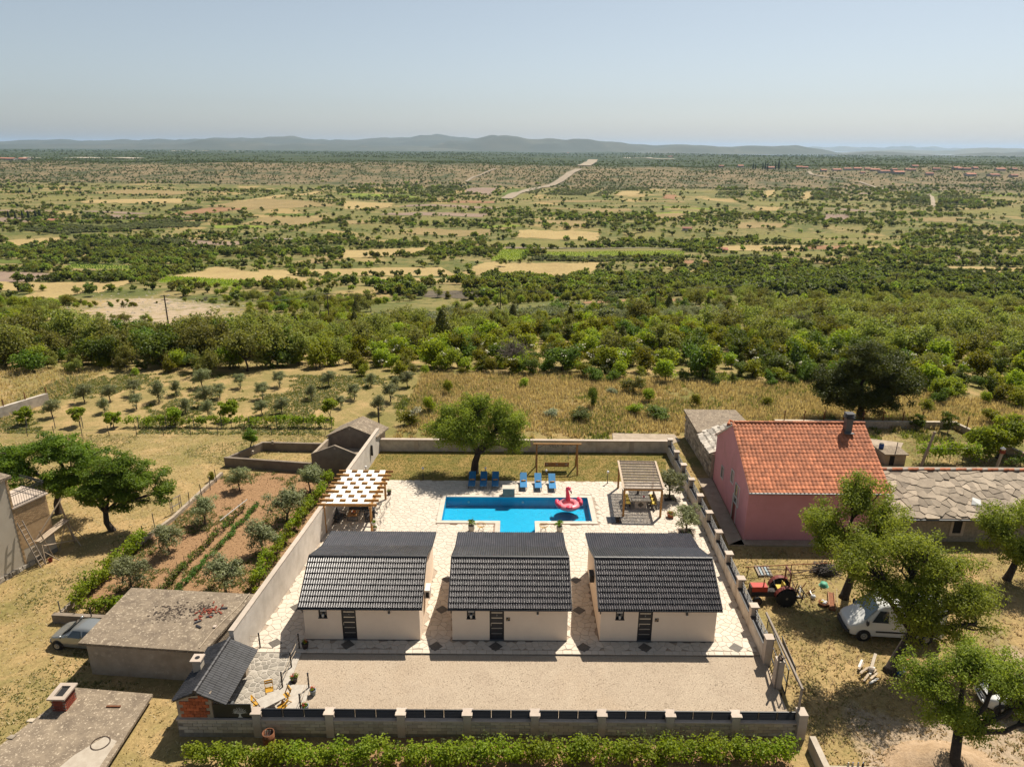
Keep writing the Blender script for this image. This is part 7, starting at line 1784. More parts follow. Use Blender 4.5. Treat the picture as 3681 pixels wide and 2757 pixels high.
# ---------------------------------------------------------------- kinds of shrub and tree for the woods and the valley
def lobes(rg, n, r_, h): return [((rg.uniform(-.45, .45) * r_, rg.uniform(-.45, .45) * r_, h * rg.uniform(.3, .66)), (r_ * rg.uniform(.5, .78), r_ * rg.uniform(.5, .78), h * rg.uniform(.26, .36))) for _ in range(n)]
KIND = {}
def kinds(key, n, r_, h, mt, nl, size, asp=.55, nlobe=4, ncl=36, rr=.62, barkm='bark', seed=500, trunk=True, flat=.2):
    KIND[key] = []
    for i in range(n):
        rg = random.Random(seed + i * 7 + len(KIND))
        KIND[key].append(joined(seed + i, lobes(rg, nlobe, r_, h), (rg.uniform(-.2, .2), rg.uniform(-.2, .2), h * .25), .045 * h * .5, ncl, rr, nl, size, asp, mt, barkm, flat, .35, 0, .45, key, trunk))
kinds('shrub', 4, 2.0, 3.4, 'leaf_shrub', 1500, .30, ncl=40, rr=.62)
kinds('oak_shrub', 3, 2.1, 3.6, 'leaf_oak', 1500, .30, ncl=38, rr=.65, seed=540)
kinds('ash_tree', 3, 2.6, 5.0, 'leaf_ash', 1800, .30, ncl=46, rr=.7, seed=580, nlobe=5)
kinds('grey_shrub', 1, 1.6, 2.4, 'leaf_grey', 900, .28, seed=600)
kinds('big_olive', 2, 1.9, 3.0, 'leaf_olive', 1200, .28, .4, seed=610, rr=.7)
kinds('far_tree', 4, 2.6, 4.6, 'leaf_far', 300, .85, .7, ncl=18, rr=.85, seed=630, trunk=False)
kinds('far_dark', 3, 2.6, 4.8, 'leaf_far_dark', 260, .95, .7, ncl=16, rr=.9, seed=650, trunk=False)
kinds('far_olive', 2, 2.2, 3.2, 'leaf_far_olive', 220, .8, .7, ncl=14, rr=.8, seed=670, trunk=False)
def conifer(key, seed, h, r_, mt, n, size):
    rg = random.Random(seed); b = MB(); b.tube([(0, 0, -.2), (0, 0, h * .9)], [.03 * h, .01], 5); nb = len(b.f)
    for _ in range(n):
        q = rg.random() ** .8; z = h * (.12 + .88 * q); rad = r_ * (1 - q) ** .7 * rg.uniform(.5, 1.05) + .05; a = rg.uniform(0, 2 * PI)
        nn = Vector((math.cos(a), math.sin(a), .5)) + rvec(rg) * .6
        leaf(b, Vector((rad * math.cos(a), rad * math.sin(a), z)), nn.normalized(), size, .5, rg, rg.uniform(-1, 1))
    me = b.mesh(key); me.materials.append(M('bark')); me.materials.append(M(mt)); me.polygons.foreach_set('material_index', [0] * nb + [1] * (len(b.f) - nb)); return me
KIND['pine'] = [conifer('pine', 700 + k, 5.5, 1.9, 'leaf_pine', 900, .42) for k in range(2)]
KIND['cypress'] = [conifer('cypress', 710, 9, 1.1, 'leaf_cypress', 420, .7)]
def bare(seed):
    rg = random.Random(seed); b = MB(); lb = lobes(rg, 5, 2.4, 4.6); cl = crown(rg, lb, 70, .5, .4)
    limbs(b, rg, (0, 0, 0), (0, 0, 1.0), .13, lb, cl, 1.0, 5)
    for p, r_ in cl:
        for _ in range(5): q = p + rvec(rg) * .9; b.tube([p, q], [.02, .008], 3, False)
    me = b.mesh('bare_tree', smooth=True); me.materials.append(M('dead_wood')); return me
KIND['bare_tree'] = [bare(720), bare(721)]

# lone bushes of the meadow, each its own
for k, (x, y, key, sc, lab) in enumerate([
    (9.4, 76.4, 'oak_shrub', (.42, .42, .8), 'slim upright bush standing alone in the dry meadow'), (15.0, 82.8, 'ash_tree', (.75, .75, .62), 'taller of two crooked trees at the meadow edge'),
    (15.8, 78.6, 'shrub', (.62, .62, .62), 'shorter crooked tree leaning over the meadow brambles'), (7.2, 71.8, 'oak_shrub', (.95, .6, .42), 'wide dark bramble mound behind the swing wall'),
    (16.4, 73.4, 'oak_shrub', (1.1, .8, .48), 'broad dark green bramble near the concrete pad'), (13.6, 74.2, 'shrub', (.7, .6, .45), 'bright bush beside the broad bramble'),
    (21.3, 77.0, 'shrub', (.45, .45, .55), 'small upright bush behind the stone outbuilding'), (4.4, 73.6, 'grey_shrub', (.7, .6, .5), 'dusty grey thicket behind the low white wall'),
    (-10.8, 71.2, 'shrub', (.8, .75, .55), 'white-flowering bush behind the big round-crowned tree'), (-9.4, 75.0, 'shrub', (.6, .5, .7), 'tall green bush at the orchard corner'),
    (-7.5, 81.5, 'shrub', (.5, .5, .6), 'round bush between orchard and meadow'), (29.5, 77.5, 'shrub', (.45, .4, .4), 'low bush in the grass beside the dark evergreen tree'),
    (47.5, 76, 'shrub', (.6, .6, .5), 'green bush outside the back yard wall'), (52, 72, 'shrub', (.8, .7, .6), 'loose green bush beyond the yard trellis'), (50.5, 79, 'oak_shrub', (.6, .6, .6), 'dark bush on the slope beyond the yard wall'),
    (12.3, 81.5, 'grey_shrub', (.5, .5, .45), 'pale low bush under the crooked trees'), (1.5, 84.5, 'shrub', (.5, .5, .4), 'small green bush in the middle of the meadow edge'), (-26.5, 57.0, 'shrub', (.22, .22, .35), 'small green shoot by the pen corner')]):
    me = KIND[key][k % len(KIND[key])]
    single(me, 'bush', lab, 'bush', (x, y, T(x, y) - .1), k * 1.3, sc, 'lone bushes of the meadow')
l = MB(); rg = random.Random(12)
for cx, cy, cz in ((-10.6, 70.9, 1.1), (-10.2, 71.3, 1.3)): leaves(l, [(Vector((cx, cy, cz)), .6)], 60, .2, .9, rg)
for _ in range(70):
    x = rg.uniform(-20, 60); y = rg.uniform(87, 104); leaves(l, [(Vector((x, y, T(x, y) + rg.uniform(2.2, 3.0))), rg.uniform(.3, .7))], rg.randint(6, 14), .28, .9, rg)
tag(l.build('blossoms', 'flower_white'), 'creamy blossoms dotted over the shrubs at the meadow edge', None, None, 'stuff')

# ---------------------------------------------------------------- woods below the village: the nearest as single things, the rest as one mass
def proj(x, y, z):
    d = Vector((x, y, z - CAM_H)); k = d.dot(_fwd); return PW / 2 + F_PX * d.dot(_rt) / k, PH / 2 - F_PX * d.dot(_up) / k
def edge(x): return seg(x, [(-60, 89), (-42, 86.5), (-30, 87.5), (-8, 87), (5, 88), (14, 86), (26, 84), (40, 84), (60, 76), (80, 70)])
rg = random.Random(99); W_ = []
y = 66.0
while y < 340:
    sp = 2.75 + (y - 66) * .0125
    x = -1.0 * (y + 20)
    while x < 1.0 * (y + 20):
        xx, yy = x + rg.uniform(-.5, .5) * sp, y + rg.uniform(-.5, .5) * sp
        x += sp
        u, v = proj(xx, yy, T(xx, yy) + 2)
        if not (-260 < u < PW + 260): continue
        e = edge(xx)
        if yy < e + 1.0: continue
        if any(in_poly(xx, yy, P) for P in OPEN): continue
        rk = edge_d(xx, yy, ROCKY)
        if rk > -4 and rg.random() < (.6 if rk > 3 else .35): continue
        nn = nz(xx, yy, .022, 7) + .45 * nz(xx, yy, .07, 3)
        thr = lerp(-.42, .1, ss(100, 230, yy)) - (.1 if xx > 25 else 0)
        if nn < thr: continue
        W_.append((xx, yy))
    y += sp * .8
W_.sort(key=lambda p: p[1] + abs(p[0]) * .1)
def pick(x, y):
    q = nz(x, y, .018, 11) + rg.gauss(0, .36); right = .45 * ss(10, 60, x)
    if rg.random() < .012: return 'bare_tree'
    if rg.random() < .025 and y > 110: return 'pine'
    if x < -28 and y < 108: return 'ash_tree' if rg.random() < .5 else ('oak_shrub' if rg.random() < .4 else 'shrub')
    if 150 < y < 215 and -30 < x < 60 and nz(x, y, .02, 23) > .0: return 'big_olive' if rg.random() < .85 else 'grey_shrub'
    if q + right * .45 > .38: return 'ash_tree'
    if q < -.5: return 'oak_shrub'
    return 'shrub'
LW = {'shrub': ('woodland_shrub', 'yellow-green shrub in the dense thicket below the village', 'shrub'), 'oak_shrub': ('woodland_oak', 'dark green oak shrub in the dense thicket below the village', 'shrub'), 'ash_tree': ('woodland_tree', 'pale olive-green tree in the woods below the village', 'tree'),
      'bare_tree': ('bare_tree', 'bare grey-branched tree among the woods below the village', 'tree'), 'pine': ('pine_tree', 'small pointed pine tree among the shrubs below the village', 'tree'), 'big_olive': ('olive_tree', 'full-grown olive tree in the grove below the village', 'tree'), 'grey_shrub': ('silver_shrub', 'silvery grey shrub among the woods below the village', 'shrub')}
MASS = {}
for k, (x, y) in enumerate(W_):
    key = pick(x, y); me_i = rg.randrange(len(KIND[key])); sc = (.5 + .85 * rg.random() ** 1.3) * (1.12 if key == 'ash_tree' and x > 20 else 1) * (.8 if key == 'pine' else 1)
    if y < edge(x) + 4: sc *= .7
    if edge_d(x, y, ROCKY) > -2: sc *= .55
    if x < -30 and 90 < y < 110: sc *= 1.25
    z = T(x, y) - .15
    if k < 300 or (key in ('pine', 'bare_tree') and y < 190):
        nm, lab, cat_ = LW[key]; single(KIND[key][me_i], nm, lab, cat_, (x, y, z), rg.uniform(0, 6.28), (sc, sc, sc * rg.uniform(.85, 1.15)), {'shrub': 'shrubs of the thicket', 'tree': 'trees of the woods'}[cat_] + ' ' + key.replace('_', ' '))
    else: MASS.setdefault('near', []).append((x, y, z, key, me_i, sc))
print('woods', len(W_))

# the valley: hedges along field edges, clumps, groves in rows
val = []
def ontrack(x, y):
    for pts, hw in TRK:
        for (ax, ay), (bx, by) in zip(pts, pts[1:]):
            dx, dy = bx - ax, by - ay; t = min(1, max(0, ((x - ax) * dx + (y - ay) * dy) / (dx * dx + dy * dy)))
            if math.hypot(x - ax - t * dx, y - ay - t * dy) < hw: return True
    return False
def inopen(x, y): return any(in_poly(x, y, P) for P in OPEN) or ontrack(x, y)
for P in OPEN:
    n = len(P)
    for i in range(n):
        a, b = Vector(P[i]), Vector(P[(i + 1) % n])
        if rg.random() < .3: continue
        L = (b - a).length; k = int(L / 5.5)
        for j in range(k):
            if rg.random() < .45: continue
            p = a.lerp(b, (j + rg.random()) / k) + Vector((rg.uniform(-2, 2), rg.uniform(-2, 2)))
            if not inopen(p.x, p.y): val.append((p.x, p.y, 'far_tree' if rg.random() < .6 else 'far_dark', rg.uniform(.5, 1.15)))
for _ in range(52000):
    yy = math.exp(rg.uniform(math.log(300), math.log(1650))); xx = rg.uniform(-.95, .95) * yy
    c = nz(xx * .55, yy * 2.2, .0042, 5) + .6 * nz(xx * .5, yy * 2.4, .011, 9) + .35 * nz(xx, yy, .05, 2)
    lim_ = lerp(.03, .20, ss(320, 1200, yy)) - .12 * ss(.1, .5, xx / yy)
    if c < lim_ and rg.random() > .04: continue
    if inopen(xx, yy): continue
    val.append((xx, yy, 'far_dark' if rg.random() < .35 + .5 * (c > lim_ + .35) else 'far_tree', (.3 + 1.2 * rg.random() ** 1.6) * (1 + .3 * ss(500, 1500, yy))))
for _ in range(330):                 # hedge lines
    yy = math.exp(rg.uniform(math.log(320), math.log(1520))); xx = rg.uniform(-.85, .85) * yy; a = rg.gauss(-.05, .14) + (PI / 2.4 if rg.random() < .18 else 0); L = rg.uniform(30, 170); dn = rg.uniform(.35, .95)
    for j in range(int(L / 4.2)):
        if rg.random() > dn: continue
        q = j * 4.2 - L / 2; x, y = xx + math.cos(a) * q + rg.gauss(0, 1.2), yy + math.sin(a) * q + rg.gauss(0, 1.2)
        if not inopen(x, y): val.append((x, y, 'far_dark' if rg.random() < .4 else 'far_tree', .35 + .85 * rg.random()))
def grove(px, rows_, per, key='far_olive', sc=1.0, jit=.5):
    c = [GT(*p) for p in px]
    for i in range(rows_):
        for j in range(per):
            a = c[0].lerp(c[1], (j + .5) / per); b = c[3].lerp(c[2], (j + .5) / per); p = a.lerp(b, (i + .5) / rows_)
            if rg.random() < .93: val.append((p.x + rg.uniform(-jit, jit), p.y + rg.uniform(-jit, jit), key, sc * rg.uniform(.8, 1.15)))
for px, r_, n in (((q1(440, 720), q1(1160, 735), q1(1230, 690), q1(620, 685)), 9, 34), ((q1(350, 660), q1(800, 640), q1(1350, 545), q1(1000, 570)), 7, 40), ((q1(700, 620), q1(1280, 610), q1(1300, 578), q1(760, 590)), 6, 30), ((q1(1080, 505), q1(1300, 490), q1(1310, 478), q1(1120, 488)), 3, 22),
                ((q2(500, 388), q2(590, 390), q2(690, 345), q2(590, 348)), 10, 9), ((q2(600, 388), q2(720, 392), q2(800, 350), q2(700, 350)), 10, 11), ((q2(1180, 388), q2(1260, 390), q2(1300, 352), q2(1230, 350)), 8, 8), ((q2(1305, 400), q2(1560, 405), q2(1680, 358), q2(1400, 355)), 12, 26), ((q2(1620, 410), q2(1720, 410), q2(1790, 352), q2(1710, 352)), 12, 9), ((q2(1790, 372), q2(1980, 376), q2(2000, 350), q2(1830, 350)), 6, 18),
                ((q3(195, 422), q3(370, 425), q3(400, 352), q3(240, 355)), 12, 15), ((q3(640, 420), q3(720, 425), q3(745, 360), q3(665, 362)), 12, 7), ((q3(815, 430), q3(850, 432), q3(900, 375), q3(865, 375)), 12, 4), ((q3(860, 435), q3(940, 436), q3(975, 378), q3(905, 376)), 12, 8), ((q3(960, 432), q3(980, 432), q3(1010, 385), q3(990, 385)), 8, 3), ((q3(1380, 470), q3(1600, 485), q3(1600, 405), q3(1480, 395)), 13, 17), ((q3(1655, 485), q3(1935, 485), q3(1930, 408), q3(1650, 402)), 14, 22),
                ((q5(1220, 72), q5(2210, 76), q5(2210, 35), q5(1250, 40)), 3, 60), ((q5(740, 235), q5(1700, 205), q5(2100, 125), q5(1000, 190)), 5, 34), ((q5(1580, 320), q5(2200, 300), q5(2200, 270), q5(1640, 280)), 3, 26), ((q6(0, 130), q6(320, 140), q6(420, 100), q6(60, 90)), 5, 14), ((q6(340, 80), q6(560, 95), q6(600, 50), q6(380, 35)), 5, 10), ((q6(520, 300), q6(830, 300), q6(860, 262), q6(560, 258)), 4, 14), ((q6(1380, 160), q6(2000, 200), q6(2000, 150), q6(1500, 110)), 6, 26)):
    grove(px, r_, n)
for px, r_, n in (((q1(120, 630), q1(440, 660), q1(700, 610), q1(300, 590)), 6, 30), ((q5(180, 480), q5(640, 520), q5(700, 440), q5(240, 450)), 5, 18), ((q5(900, 490), q5(1700, 470), q5(1960, 390), q5(1100, 410)), 5, 26)): grove(px, r_, n, 'far_olive', 1.1, .8)
# scrubby far slope and the woods of the plain beyond
hil = []
for _ in range(26000):
    yy = rg.uniform(1480, 2420); xx = rg.uniform(-.95, .95) * yy; st = 1550 - .06 * xx + 60 * nz(xx, 0, .003, 4)
    if yy < st - 20: continue
    c = nz(xx, yy, .004, 15) + .5 * nz(xx, yy, .02, 6)
    if c + .35 * ss(st, st + 600, yy) < rg.uniform(-.55, .55): continue
    if not ontrack(xx, yy): hil.append((xx, yy, 'far_dark', rg.uniform(.45, 1.15)))
for _ in range(11000):
    yy = math.exp(rg.uniform(math.log(2200), math.log(7500))); xx = rg.uniform(-.9, .9) * yy
    if nz(xx, yy, .0012, 31) + .5 * nz(xx, yy, .006, 6) < -.15: continue
    if not ontrack(xx, yy): hil.append((xx, yy, 'far_dark', rg.uniform(.9, 1.6) * (1 + ss(3000, 7000, yy))))
def mass(name, label, items):
    """one mass of plants nobody could count: instances set on points by geometry nodes"""
    keys = sorted({it[3] for it in items}); col = bpy.data.collections.new(name + '_kinds'); order = []
    for k in keys:
        for i, me in enumerate(KIND[k]):
            o = bpy.data.objects.new('%03d_%s' % (len(order), k), me); col.objects.link(o); order.append((k, i))
    idx = {q: n for n, q in enumerate(order)}
    me = bpy.data.meshes.new(name); me.from_pydata([it[:3] for it in items], [], [])
    me.attributes.new('idx', 'INT', 'POINT').data.foreach_set('value', [idx[(it[3], it[4])] for it in items])
    me.attributes.new('scl', 'FLOAT', 'POINT').data.foreach_set('value', [it[5] for it in items])
    me.attributes.new('rot', 'FLOAT', 'POINT').data.foreach_set('value', [rg.uniform(0, 6.28) for _ in items])
    ob = bpy.data.objects.new(name, me); COL.objects.link(ob); tag(ob, label, None, None, 'stuff')
    ng = bpy.data.node_groups.new(name, 'GeometryNodeTree')
    ng.interface.new_socket('Geometry', in_out='INPUT', socket_type='NodeSocketGeometry'); ng.interface.new_socket('Geometry', in_out='OUTPUT', socket_type='NodeSocketGeometry')
    N = ng.nodes; gi, go = N.new('NodeGroupInput'), N.new('NodeGroupOutput')
    ip, ci = N.new('GeometryNodeInstanceOnPoints'), N.new('GeometryNodeCollectionInfo')
    ci.inputs[0].default_value = col; ci.inputs[1].default_value = True; ci.inputs[2].default_value = True
    def at_(nm, dt): a = N.new('GeometryNodeInputNamedAttribute'); a.data_type = dt; a.inputs[0].default_value = nm; return a.outputs[0]
    cb = N.new('ShaderNodeCombineXYZ'); lk = ng.links.new
    lk(at_('rot', 'FLOAT'), cb.inputs[2]); lk(gi.outputs[0], ip.inputs['Points']); lk(ci.outputs[0], ip.inputs['Instance'])
    ip.inputs['Pick Instance'].default_value = True
    lk(at_('idx', 'INT'), ip.inputs['Instance Index']); lk(cb.outputs[0], ip.inputs['Rotation']); lk(at_('scl', 'FLOAT'), ip.inputs['Scale']); lk(ip.outputs[0], go.inputs[0])
    ob.modifiers.new('plants', 'NODES').node_group = ng
    return ob
mass('woodland', 'dense green woods and thickets on the slope below the village', MASS['near'])
mass('valley_trees', 'hedges, groves and scattered trees of the valley floor', [(x, y, T(x, y) - .2, k, rg.randrange(len(KIND[k])), s_) for x, y, k, s_ in val])
mass('far_scrub', 'scrub on the far slope and woods of the plain beyond', [(x, y, T(x, y) - .3, k, rg.randrange(len(KIND[k])), s_) for x, y, k, s_ in hil])
print('valley', len(val), 'far', len(hil))
# lone trees one can pick out among the fields
LT = [q1(505, 440), q1(440, 412), q1(1210, 435), q1(1285, 460), q1(1383, 464), q1(480, 508), q1(465, 560), q1(1690, 495), q1(2095, 480), q1(1780, 380), q1(860, 410), q1(908, 408), q1(805, 550), q1(1300, 560), q1(300, 650), q1(685, 415),
      q2(100, 490), q2(1162, 508), q2(780, 422), q2(865, 420), q2(940, 425), q2(930, 612), q2(415, 585), q2(355, 460), q2(1110, 680), q2(1040, 690), q2(1950, 635), q2(1997, 632), q2(1840, 655), q2(1705, 515), q3(245, 540), q3(345, 530), q3(130, 475), q3(658, 710), q3(1090, 580), q3(1220, 590), q3(1540, 575), q3(865, 660), q3(1870, 740), q3(1390, 660), q4(1540, 330), q4(1780, 300), q5(1030, 105), q5(815, 165), q5(1000, 155), q5(460, 235), q6(1190, 60), q6(540, 90)]
for k, px in enumerate(LT):
    p = GT(*px); key = 'far_dark' if k % 3 else 'far_tree'
    single(KIND[key][k % len(KIND[key])], 'valley_tree', 'lone rounded tree standing clear among the valley fields', 'tree', (p.x, p.y, p.z - .2), k, rg.uniform(1.0, 1.5), 'lone trees of the valley floor')
for k, px in enumerate([q1(60, 560), q1(105, 565), q1(150, 560), q1(188, 560), q1(235, 555), q1(262, 552), q1(196, 388)]): p = GT(*px); single(KIND['cypress'][0], 'cypress', 'dark pointed cypress in the clump far out on the valley floor', 'tree', (p.x, p.y, p.z), k, (1.6, 1.6, 1.1), 'cypresses of the valley floor')
for k, (px, s_) in enumerate([(q3(447, 236), 1.3), (q3(462, 236), 1.1), (q3(510, 238), 1.3), (q3(525, 238), 1.4), (q3(541, 238), 1.4), (q3(612, 238), 1.9), (q3(592, 238), 1.4), (q3(660, 236), 1.0)]):
    p = GT(*px); single(KIND['cypress'][0], 'cypress', 'tall dark cypress in the row by the far village', 'tree', (p.x, p.y, p.z), k, (1.6 * s_, 1.6 * s_, 1.55 * s_), 'cypresses by the far village')
# bright vineyards in the middle distance, as rows of foliage
def vineyard(label, px, rows_, mt='leaf_vine', n=26, h=1.0, sz=.5):
    c = [GT(*p) for p in px]; l = MB()
    for i in range(rows_):
        a, b = c[0].lerp(c[3], (i + .5) / rows_), c[1].lerp(c[2], (i + .5) / rows_)
        k = int((b - a).length / 1.1)
        for j in range(k):
            p = a.lerp(b, (j + rg.random()) / k); leaf(l, Vector((p.x, p.y, T(p.x, p.y) + h * rg.uniform(.4, 1))), (Vector((0, 0, 1)) + rvec(rg) * .8).normalized(), sz * 1.7, .8, rg, rg.uniform(-1, 1))
            leaf(l, Vector((p.x, p.y, T(p.x, p.y) + h * rg.uniform(.3, .8))), (Vector((0, -.6, .6)) + rvec(rg) * .7).normalized(), sz * 1.7, .8, rg, rg.uniform(-1, 1))
    tag(l.build('vineyard_rows', mt), label, None, None, 'stuff')
vineyard('bright green vineyard plot in the middle of the valley', (q5(960, 66), q5(1160, 70), q5(1210, -5), q5(1030, -5)), 26)
vineyard('long strip of vine rows beyond the bright vineyard', (q5(1290, 38), q5(2210, 40), q5(2210, 12), q5(1330, 12)), 9)
vineyard('yellow-green vine patch beside the straw field', (q4(1020, 208), q4(1560, 238), q4(1640, 200), q4(1080, 172)), 14)
vineyard('green strip of vines on the valley slope', (q4(420, 112), q4(860, 128), q4(880, 100), q4(470, 88)), 7, 'leaf_bean')
vineyard('bright bushes in rows on the wooded side of the valley', (q6(830, 240), q6(1260, 250), q6(1240, 195), q6(900, 195)), 14, 'leaf_shrub', 26, 1.3, .7)
# far village
rg = random.Random(61)
HS = [(q3(*p), w_) for p, w_ in (((240, 220), 14), ((365, 220), 16), ((562, 232), 24), ((748, 228), 18), ((785, 230), 16), ((905, 248), 15), ((990, 246), 22), ((1060, 240), 18), ((1125, 238), 20), ((1190, 238), 14), ((1240, 246), 22), ((1300, 256), 26), ((1365, 244), 16), ((1390, 262), 28), ((1455, 243), 16), ((1480, 246), 18), ((1500, 222), 18), ((1640, 240), 18), ((1770, 234), 20), ((1800, 238), 16), ((1838, 240), 18), ((1890, 234), 16), ((2055, 242), 22), ((2142, 242), 18), ((1860, 276), 24), ((2012, 280), 26), ((2142, 284), 18), ((1595, 272), 18), ((1160, 262), 12))]
HS += [(q1(350, 578), 11), (q1(20, 170), 40), (q1(80, 172), 30), (q1(160, 172), 36), (q6(240, 12), 9), (q3(18, 632), 9), (q3(145, 715), 5), (q2(2120, 155), 30), (q2(1690, 108), 30), (q2(1460, 128), 24)]
for k, (px, wd) in enumerate(HS):
    p = GT(*px); d = wd * .62; h = min(6.5, wd * .38)
    t = thing('far_house', 'tiny pale house with terracotta roof in the far village' if k < 29 else 'lone pale farm building far out on the plain', 'house', (p.x, p.y, p.z), rg.uniform(-.35, .35), 'houses of the far village' if k < 29 else 'farm buildings far out on the plain')
    MB().box(-wd / 2, -d / 2, -2, wd / 2, d / 2, h * .62).add([(-wd / 2, -d / 2, h * .62), (-wd / 2, d / 2, h * .62), (-wd / 2, 0, h)], [(0, 2, 1)]).add([(wd / 2, -d / 2, h * .62), (wd / 2, d / 2, h * .62), (wd / 2, 0, h)], [(0, 1, 2)]).build('wall', 'far_wall', t)
    e = .4; mb = MB()
    for s_ in (-1, 1): mb.hexa([(-wd / 2 - e, 0, h), (wd / 2 + e, 0, h), (wd / 2 + e, s_ * (d / 2 + e), h * .58), (-wd / 2 - e, s_ * (d / 2 + e), h * .58), (-wd / 2 - e, 0, h + .3), (wd / 2 + e, 0, h + .3), (wd / 2 + e, s_ * (d / 2 + e), h * .58 + .3), (-wd / 2 - e, s_ * (d / 2 + e), h * .58 + .3)])
    mb.build('roof', 'far_roof', t)
    if px[1] > 640 or k < 29:
        for q in (-.25, .2): MB().box(wd * q - .5, -d / 2 - .05, h * .25, wd * q + .5, -d / 2 - .001, h * .48).build('window', 'dark_inside', t)
# utility poles and wires across the slope
PO = [(q4(1100, 555), 'utility pole nearest the pale rocky clearing'), (q4(2130, 490), 'utility pole among the shrubs left of the dark field'), (q5(1022, 420), 'utility pole in front of the dark ploughed field'), (q5(2018, 430), 'utility pole beside the reddish strip of soil'), (q6(653, 300), 'utility pole with cross-arms in the wooded side of the valley'), (q6(1368, 272), 'double utility pole far into the woods'), (q6(2012, 330), 'last utility pole at the wooded edge of the picture')]
tops = []
for k, (px, lab) in enumerate(PO):
    p = GT(*px); t = thing('utility_pole', lab, 'utility pole', (p.x, p.y, p.z), 0, 'utility poles on the slope')
    MB().tube([(0, 0, -.5), (0, 0, 8.2)], [.16, .11], 7).build('pole', 'pole_wood', t)
    if k == 5: MB().tube([(-.9, 0, -.5), (-.1, 0, 8.0)], [.16, .11], 7).build('pole', 'pole_wood', t)
    for z in (7.9, 7.2): MB().bar((-.7, 0, z), (.7, 0, z), .09, .09).build('cross_arm', 'pole_wood', t)
    for x in (-.6, 0, .6): MB().lathe([(.05, 0), (.07, .12), (.03, .2)], (x, 0, 7.95), 7).build('insulator', 'white_paint', t)
    tops.append(p + Vector((0, 0, 8.1)))
for k, (a, b) in enumerate(zip(tops, tops[1:])):
    for s_ in (-.6, 0, .6):
        o = MB().tube([a.lerp(b, q / 12) + Vector((s_, 0, -1.6 * (1 - (q / 6 - 1) ** 2))) for q in range(13)], .022, 4, False).build('power_line', 'wire')
        tag(o, 'thin overhead wire between two utility poles', 'wire', 'overhead wires across the slope')
# ---------------------------------------------------------------- grass
def tufts(name, label, n, region, hmin, hmax, mt, seed, wd=.05, reject=None, blades=3):
    rg = random.Random(seed); mb = MB(); c = 0
    while c < n:
        x, y = region(rg)
        if reject and reject(x, y): continue
        c += 1; z = T(x, y) - .02; t = rg.uniform(-1, 1)
        for _ in range(blades):
            a = rg.uniform(0, 2 * PI); h = rg.uniform(hmin, hmax); l = h * (rg.uniform(.15, .6) if h > .3 else rg.uniform(.7, 1.8)); dx, dy = math.cos(a), math.sin(a); ox, oy = x + rg.uniform(-.1, .1), y + rg.uniform(-.1, .1)
            mb.add([(ox - dy * wd, oy + dx * wd, z), (ox + dy * wd, oy - dx * wd, z), (ox + dx * l, oy + dy * l, z + h)], [(0, 1, 2)], max(-1, min(1, t + rg.uniform(-.4, .4))))
    tag(mb.build(name, mt), label, None, None, 'stuff')
COMP2 = [(-17.2, 28.7), (15.4, 28.7), (15.6, 64.2), (-13, 64.4), (-13, 66), (-18.2, 66), (-18.2, 58.5), (-17, 50), (-17.2, 38.8), (-24.6, 38.9), (-24.6, 33), (-17.2, 32.5)]
BLD = [COMP2, [(16.2, 46), (28, 46), (28, 57.5), (23, 57.5), (23, 68.4), (17.4, 68.4)], [(28, 46.5), (46, 46.5), (46, 56), (28, 56)], SP, [(-45, 38), (-33.8, 43.2), (-33, 46), (-45, 50)], [(33, 60.4), (37.5, 60.4), (39.4, 66), (33, 67.5)], [(10, 65.4), (17, 65.4), (17, 68.3), (10, 68.3)]]
def blocked(x, y): return any(in_poly(x, y, P) for P in BLD) or (in_poly(x, y, GARDEN))
tufts('tall_grass', 'tall dry straw grass of the meadow behind the wall', 26000, lambda r_: (r_.uniform(-12, 62), r_.uniform(67, 92)), .25, .7, 'dry_grass', 1, .05, lambda x, y: blocked(x, y) or nz(x, y, .12, 4) + .5 * nz(x, y, .9, 7) < lerp(.25, -.5, ss(66, 74, y)) or y > edge(x) + 3)
tufts('tall_grass', 'tall dry grass beyond the orchard wall', 3500, lambda r_: (r_.uniform(-75, -54), r_.uniform(66, 92)), .25, .6, 'dry_grass', 2)
tufts('meadow_weeds', 'green weeds growing through the dry meadow', 9000, lambda r_: (r_.uniform(-13, 62), r_.uniform(66, 92)), .15, .5, 'green_grass', 3, .07, lambda x, y: blocked(x, y) or nz(x, y, .15, 14) + .4 * nz(x, y, .9, 8) < .15)
tufts('orchard_grass', 'patchy mown grass under the young olive trees', 14000, lambda r_: (r_.uniform(-58, -10), r_.uniform(68, 89)), .06, .22, 'green_grass', 4, .07, lambda x, y: nz(x, y, .1, 24) + .4 * nz(x, y, .8, 9) < .05)
tufts('field_grass', 'short dry grass of the mown field', 16000, lambda r_: (r_.uniform(-62, -16), r_.uniform(24, 68)), .04, .14, 'dry_grass', 5, .05, blocked)
tufts('field_grass', 'short green grass patches of the mown field', 9000, lambda r_: (r_.uniform(-62, -16), r_.uniform(24, 68)), .04, .13, 'green_grass', 6, .05, lambda x, y: blocked(x, y) or nz(x, y, .13, 44) < .1)
tufts('yard_grass', 'dry grass of the yard beside the railed wall', 12000, lambda r_: (r_.uniform(15.5, 48), r_.uniform(25, 72)), .05, .18, 'dry_grass', 7, .05, blocked)
tufts('yard_weeds', 'green weeds in the yard and along the house path', 6000, lambda r_: (r_.uniform(15.5, 50), r_.uniform(25, 72)), .04, .14, 'green_grass', 8, .03, lambda x, y: blocked(x, y) or nz(x, y, .2, 54) < .08)
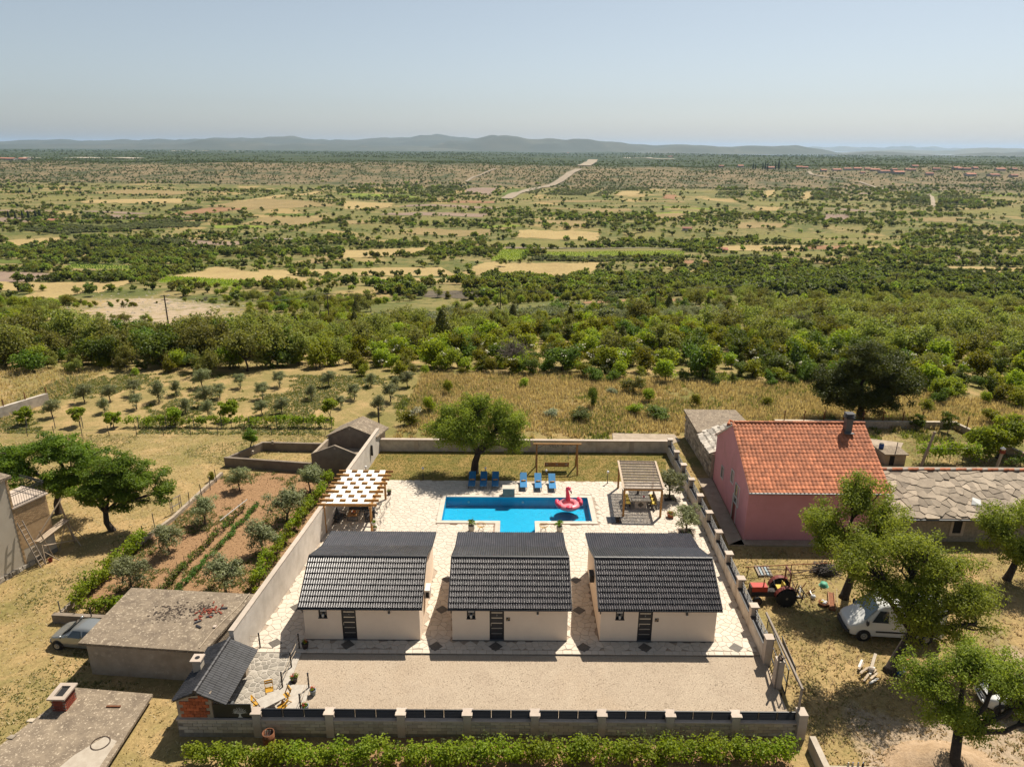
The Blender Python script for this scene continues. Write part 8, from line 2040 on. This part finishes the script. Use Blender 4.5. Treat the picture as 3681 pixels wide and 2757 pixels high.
tufts('plot_weeds', 'small weeds growing on the soil plot', 3500, lambda r_: (r_.uniform(-28.5, -15.5), r_.uniform(39, 59)), .05, .2, 'green_grass', 9, .05, lambda x, y: not in_poly(x, y, GARDEN) or nz(x, y, .25, 61) + .5 * nz(x, y, 1.1, 3) < .1)
rg = random.Random(71); mb = MB()                                    # lawn blades inside the compound
for _ in range(16000):
    x, y = rg.uniform(-12.8, 14.8), rg.uniform(57.05, 63.1)
    if x < xl(y) + .1: continue
    a = rg.uniform(0, 2 * PI); h = rg.uniform(.03, .09); dx, dy = math.cos(a), math.sin(a)
    mb.add([(x - dy * .03, y + dx * .03, -.02), (x + dy * .03, y - dx * .03, -.02), (x + dx * h, y + dy * h, h - .02)], [(0, 1, 2)], rg.uniform(-1, 1))
tag(mb.build('lawn_grass', 'green_grass'), 'short worn grass of the lawn inside the wall', None, None, 'stuff')
# clods and stones on the soil plot, rocks of the clearing
rg = random.Random(72); mb = MB()
for _ in range(3500):
    x, y = rg.uniform(-28.5, -15.5), rg.uniform(39, 59)
    if not in_poly(x, y, GARDEN): continue
    z = T(x, y); s_ = rg.uniform(.02, .07)
    mb.add([(x - s_, y, z), (x, y - s_, z), (x + s_, y, z), (x, y + s_, z), (x, y, z + s_)], [(0, 1, 4), (1, 2, 4), (2, 3, 4), (3, 0, 4)], rg.uniform(-1, 1))
mat('clod', (.33, .19, .095), .95, tone=.3, obr=0)
tag(mb.build('soil_clods', 'clod'), 'crumbly clods of the reddish soil plot', None, None, 'stuff')
rg = random.Random(73); mb = MB(); x0_, x1_, y0_, y1_ = min(p[0] for p in ROCKY), max(p[0] for p in ROCKY), min(p[1] for p in ROCKY), max(p[1] for p in ROCKY)
for _ in range(2600):
    x, y = rg.uniform(x0_, x1_), rg.uniform(y0_, y1_)
    if edge_d(x, y, ROCKY) < rg.uniform(-6, 4): continue
    z = T(x, y); s_ = rg.uniform(.12, .7) * rg.random(); mb.add([(x - s_, y, z), (x, y - s_, z), (x + s_ * 1.3, y, z), (x, y + s_, z), (x, y, z + s_ * .6)], [(0, 1, 4), (1, 2, 4), (2, 3, 4), (3, 0, 4)], rg.uniform(-1, 1))
tag(mb.build('rubble', 'stone_white'), 'pale rocks scattered over the bare clearing', None, None, 'stuff')
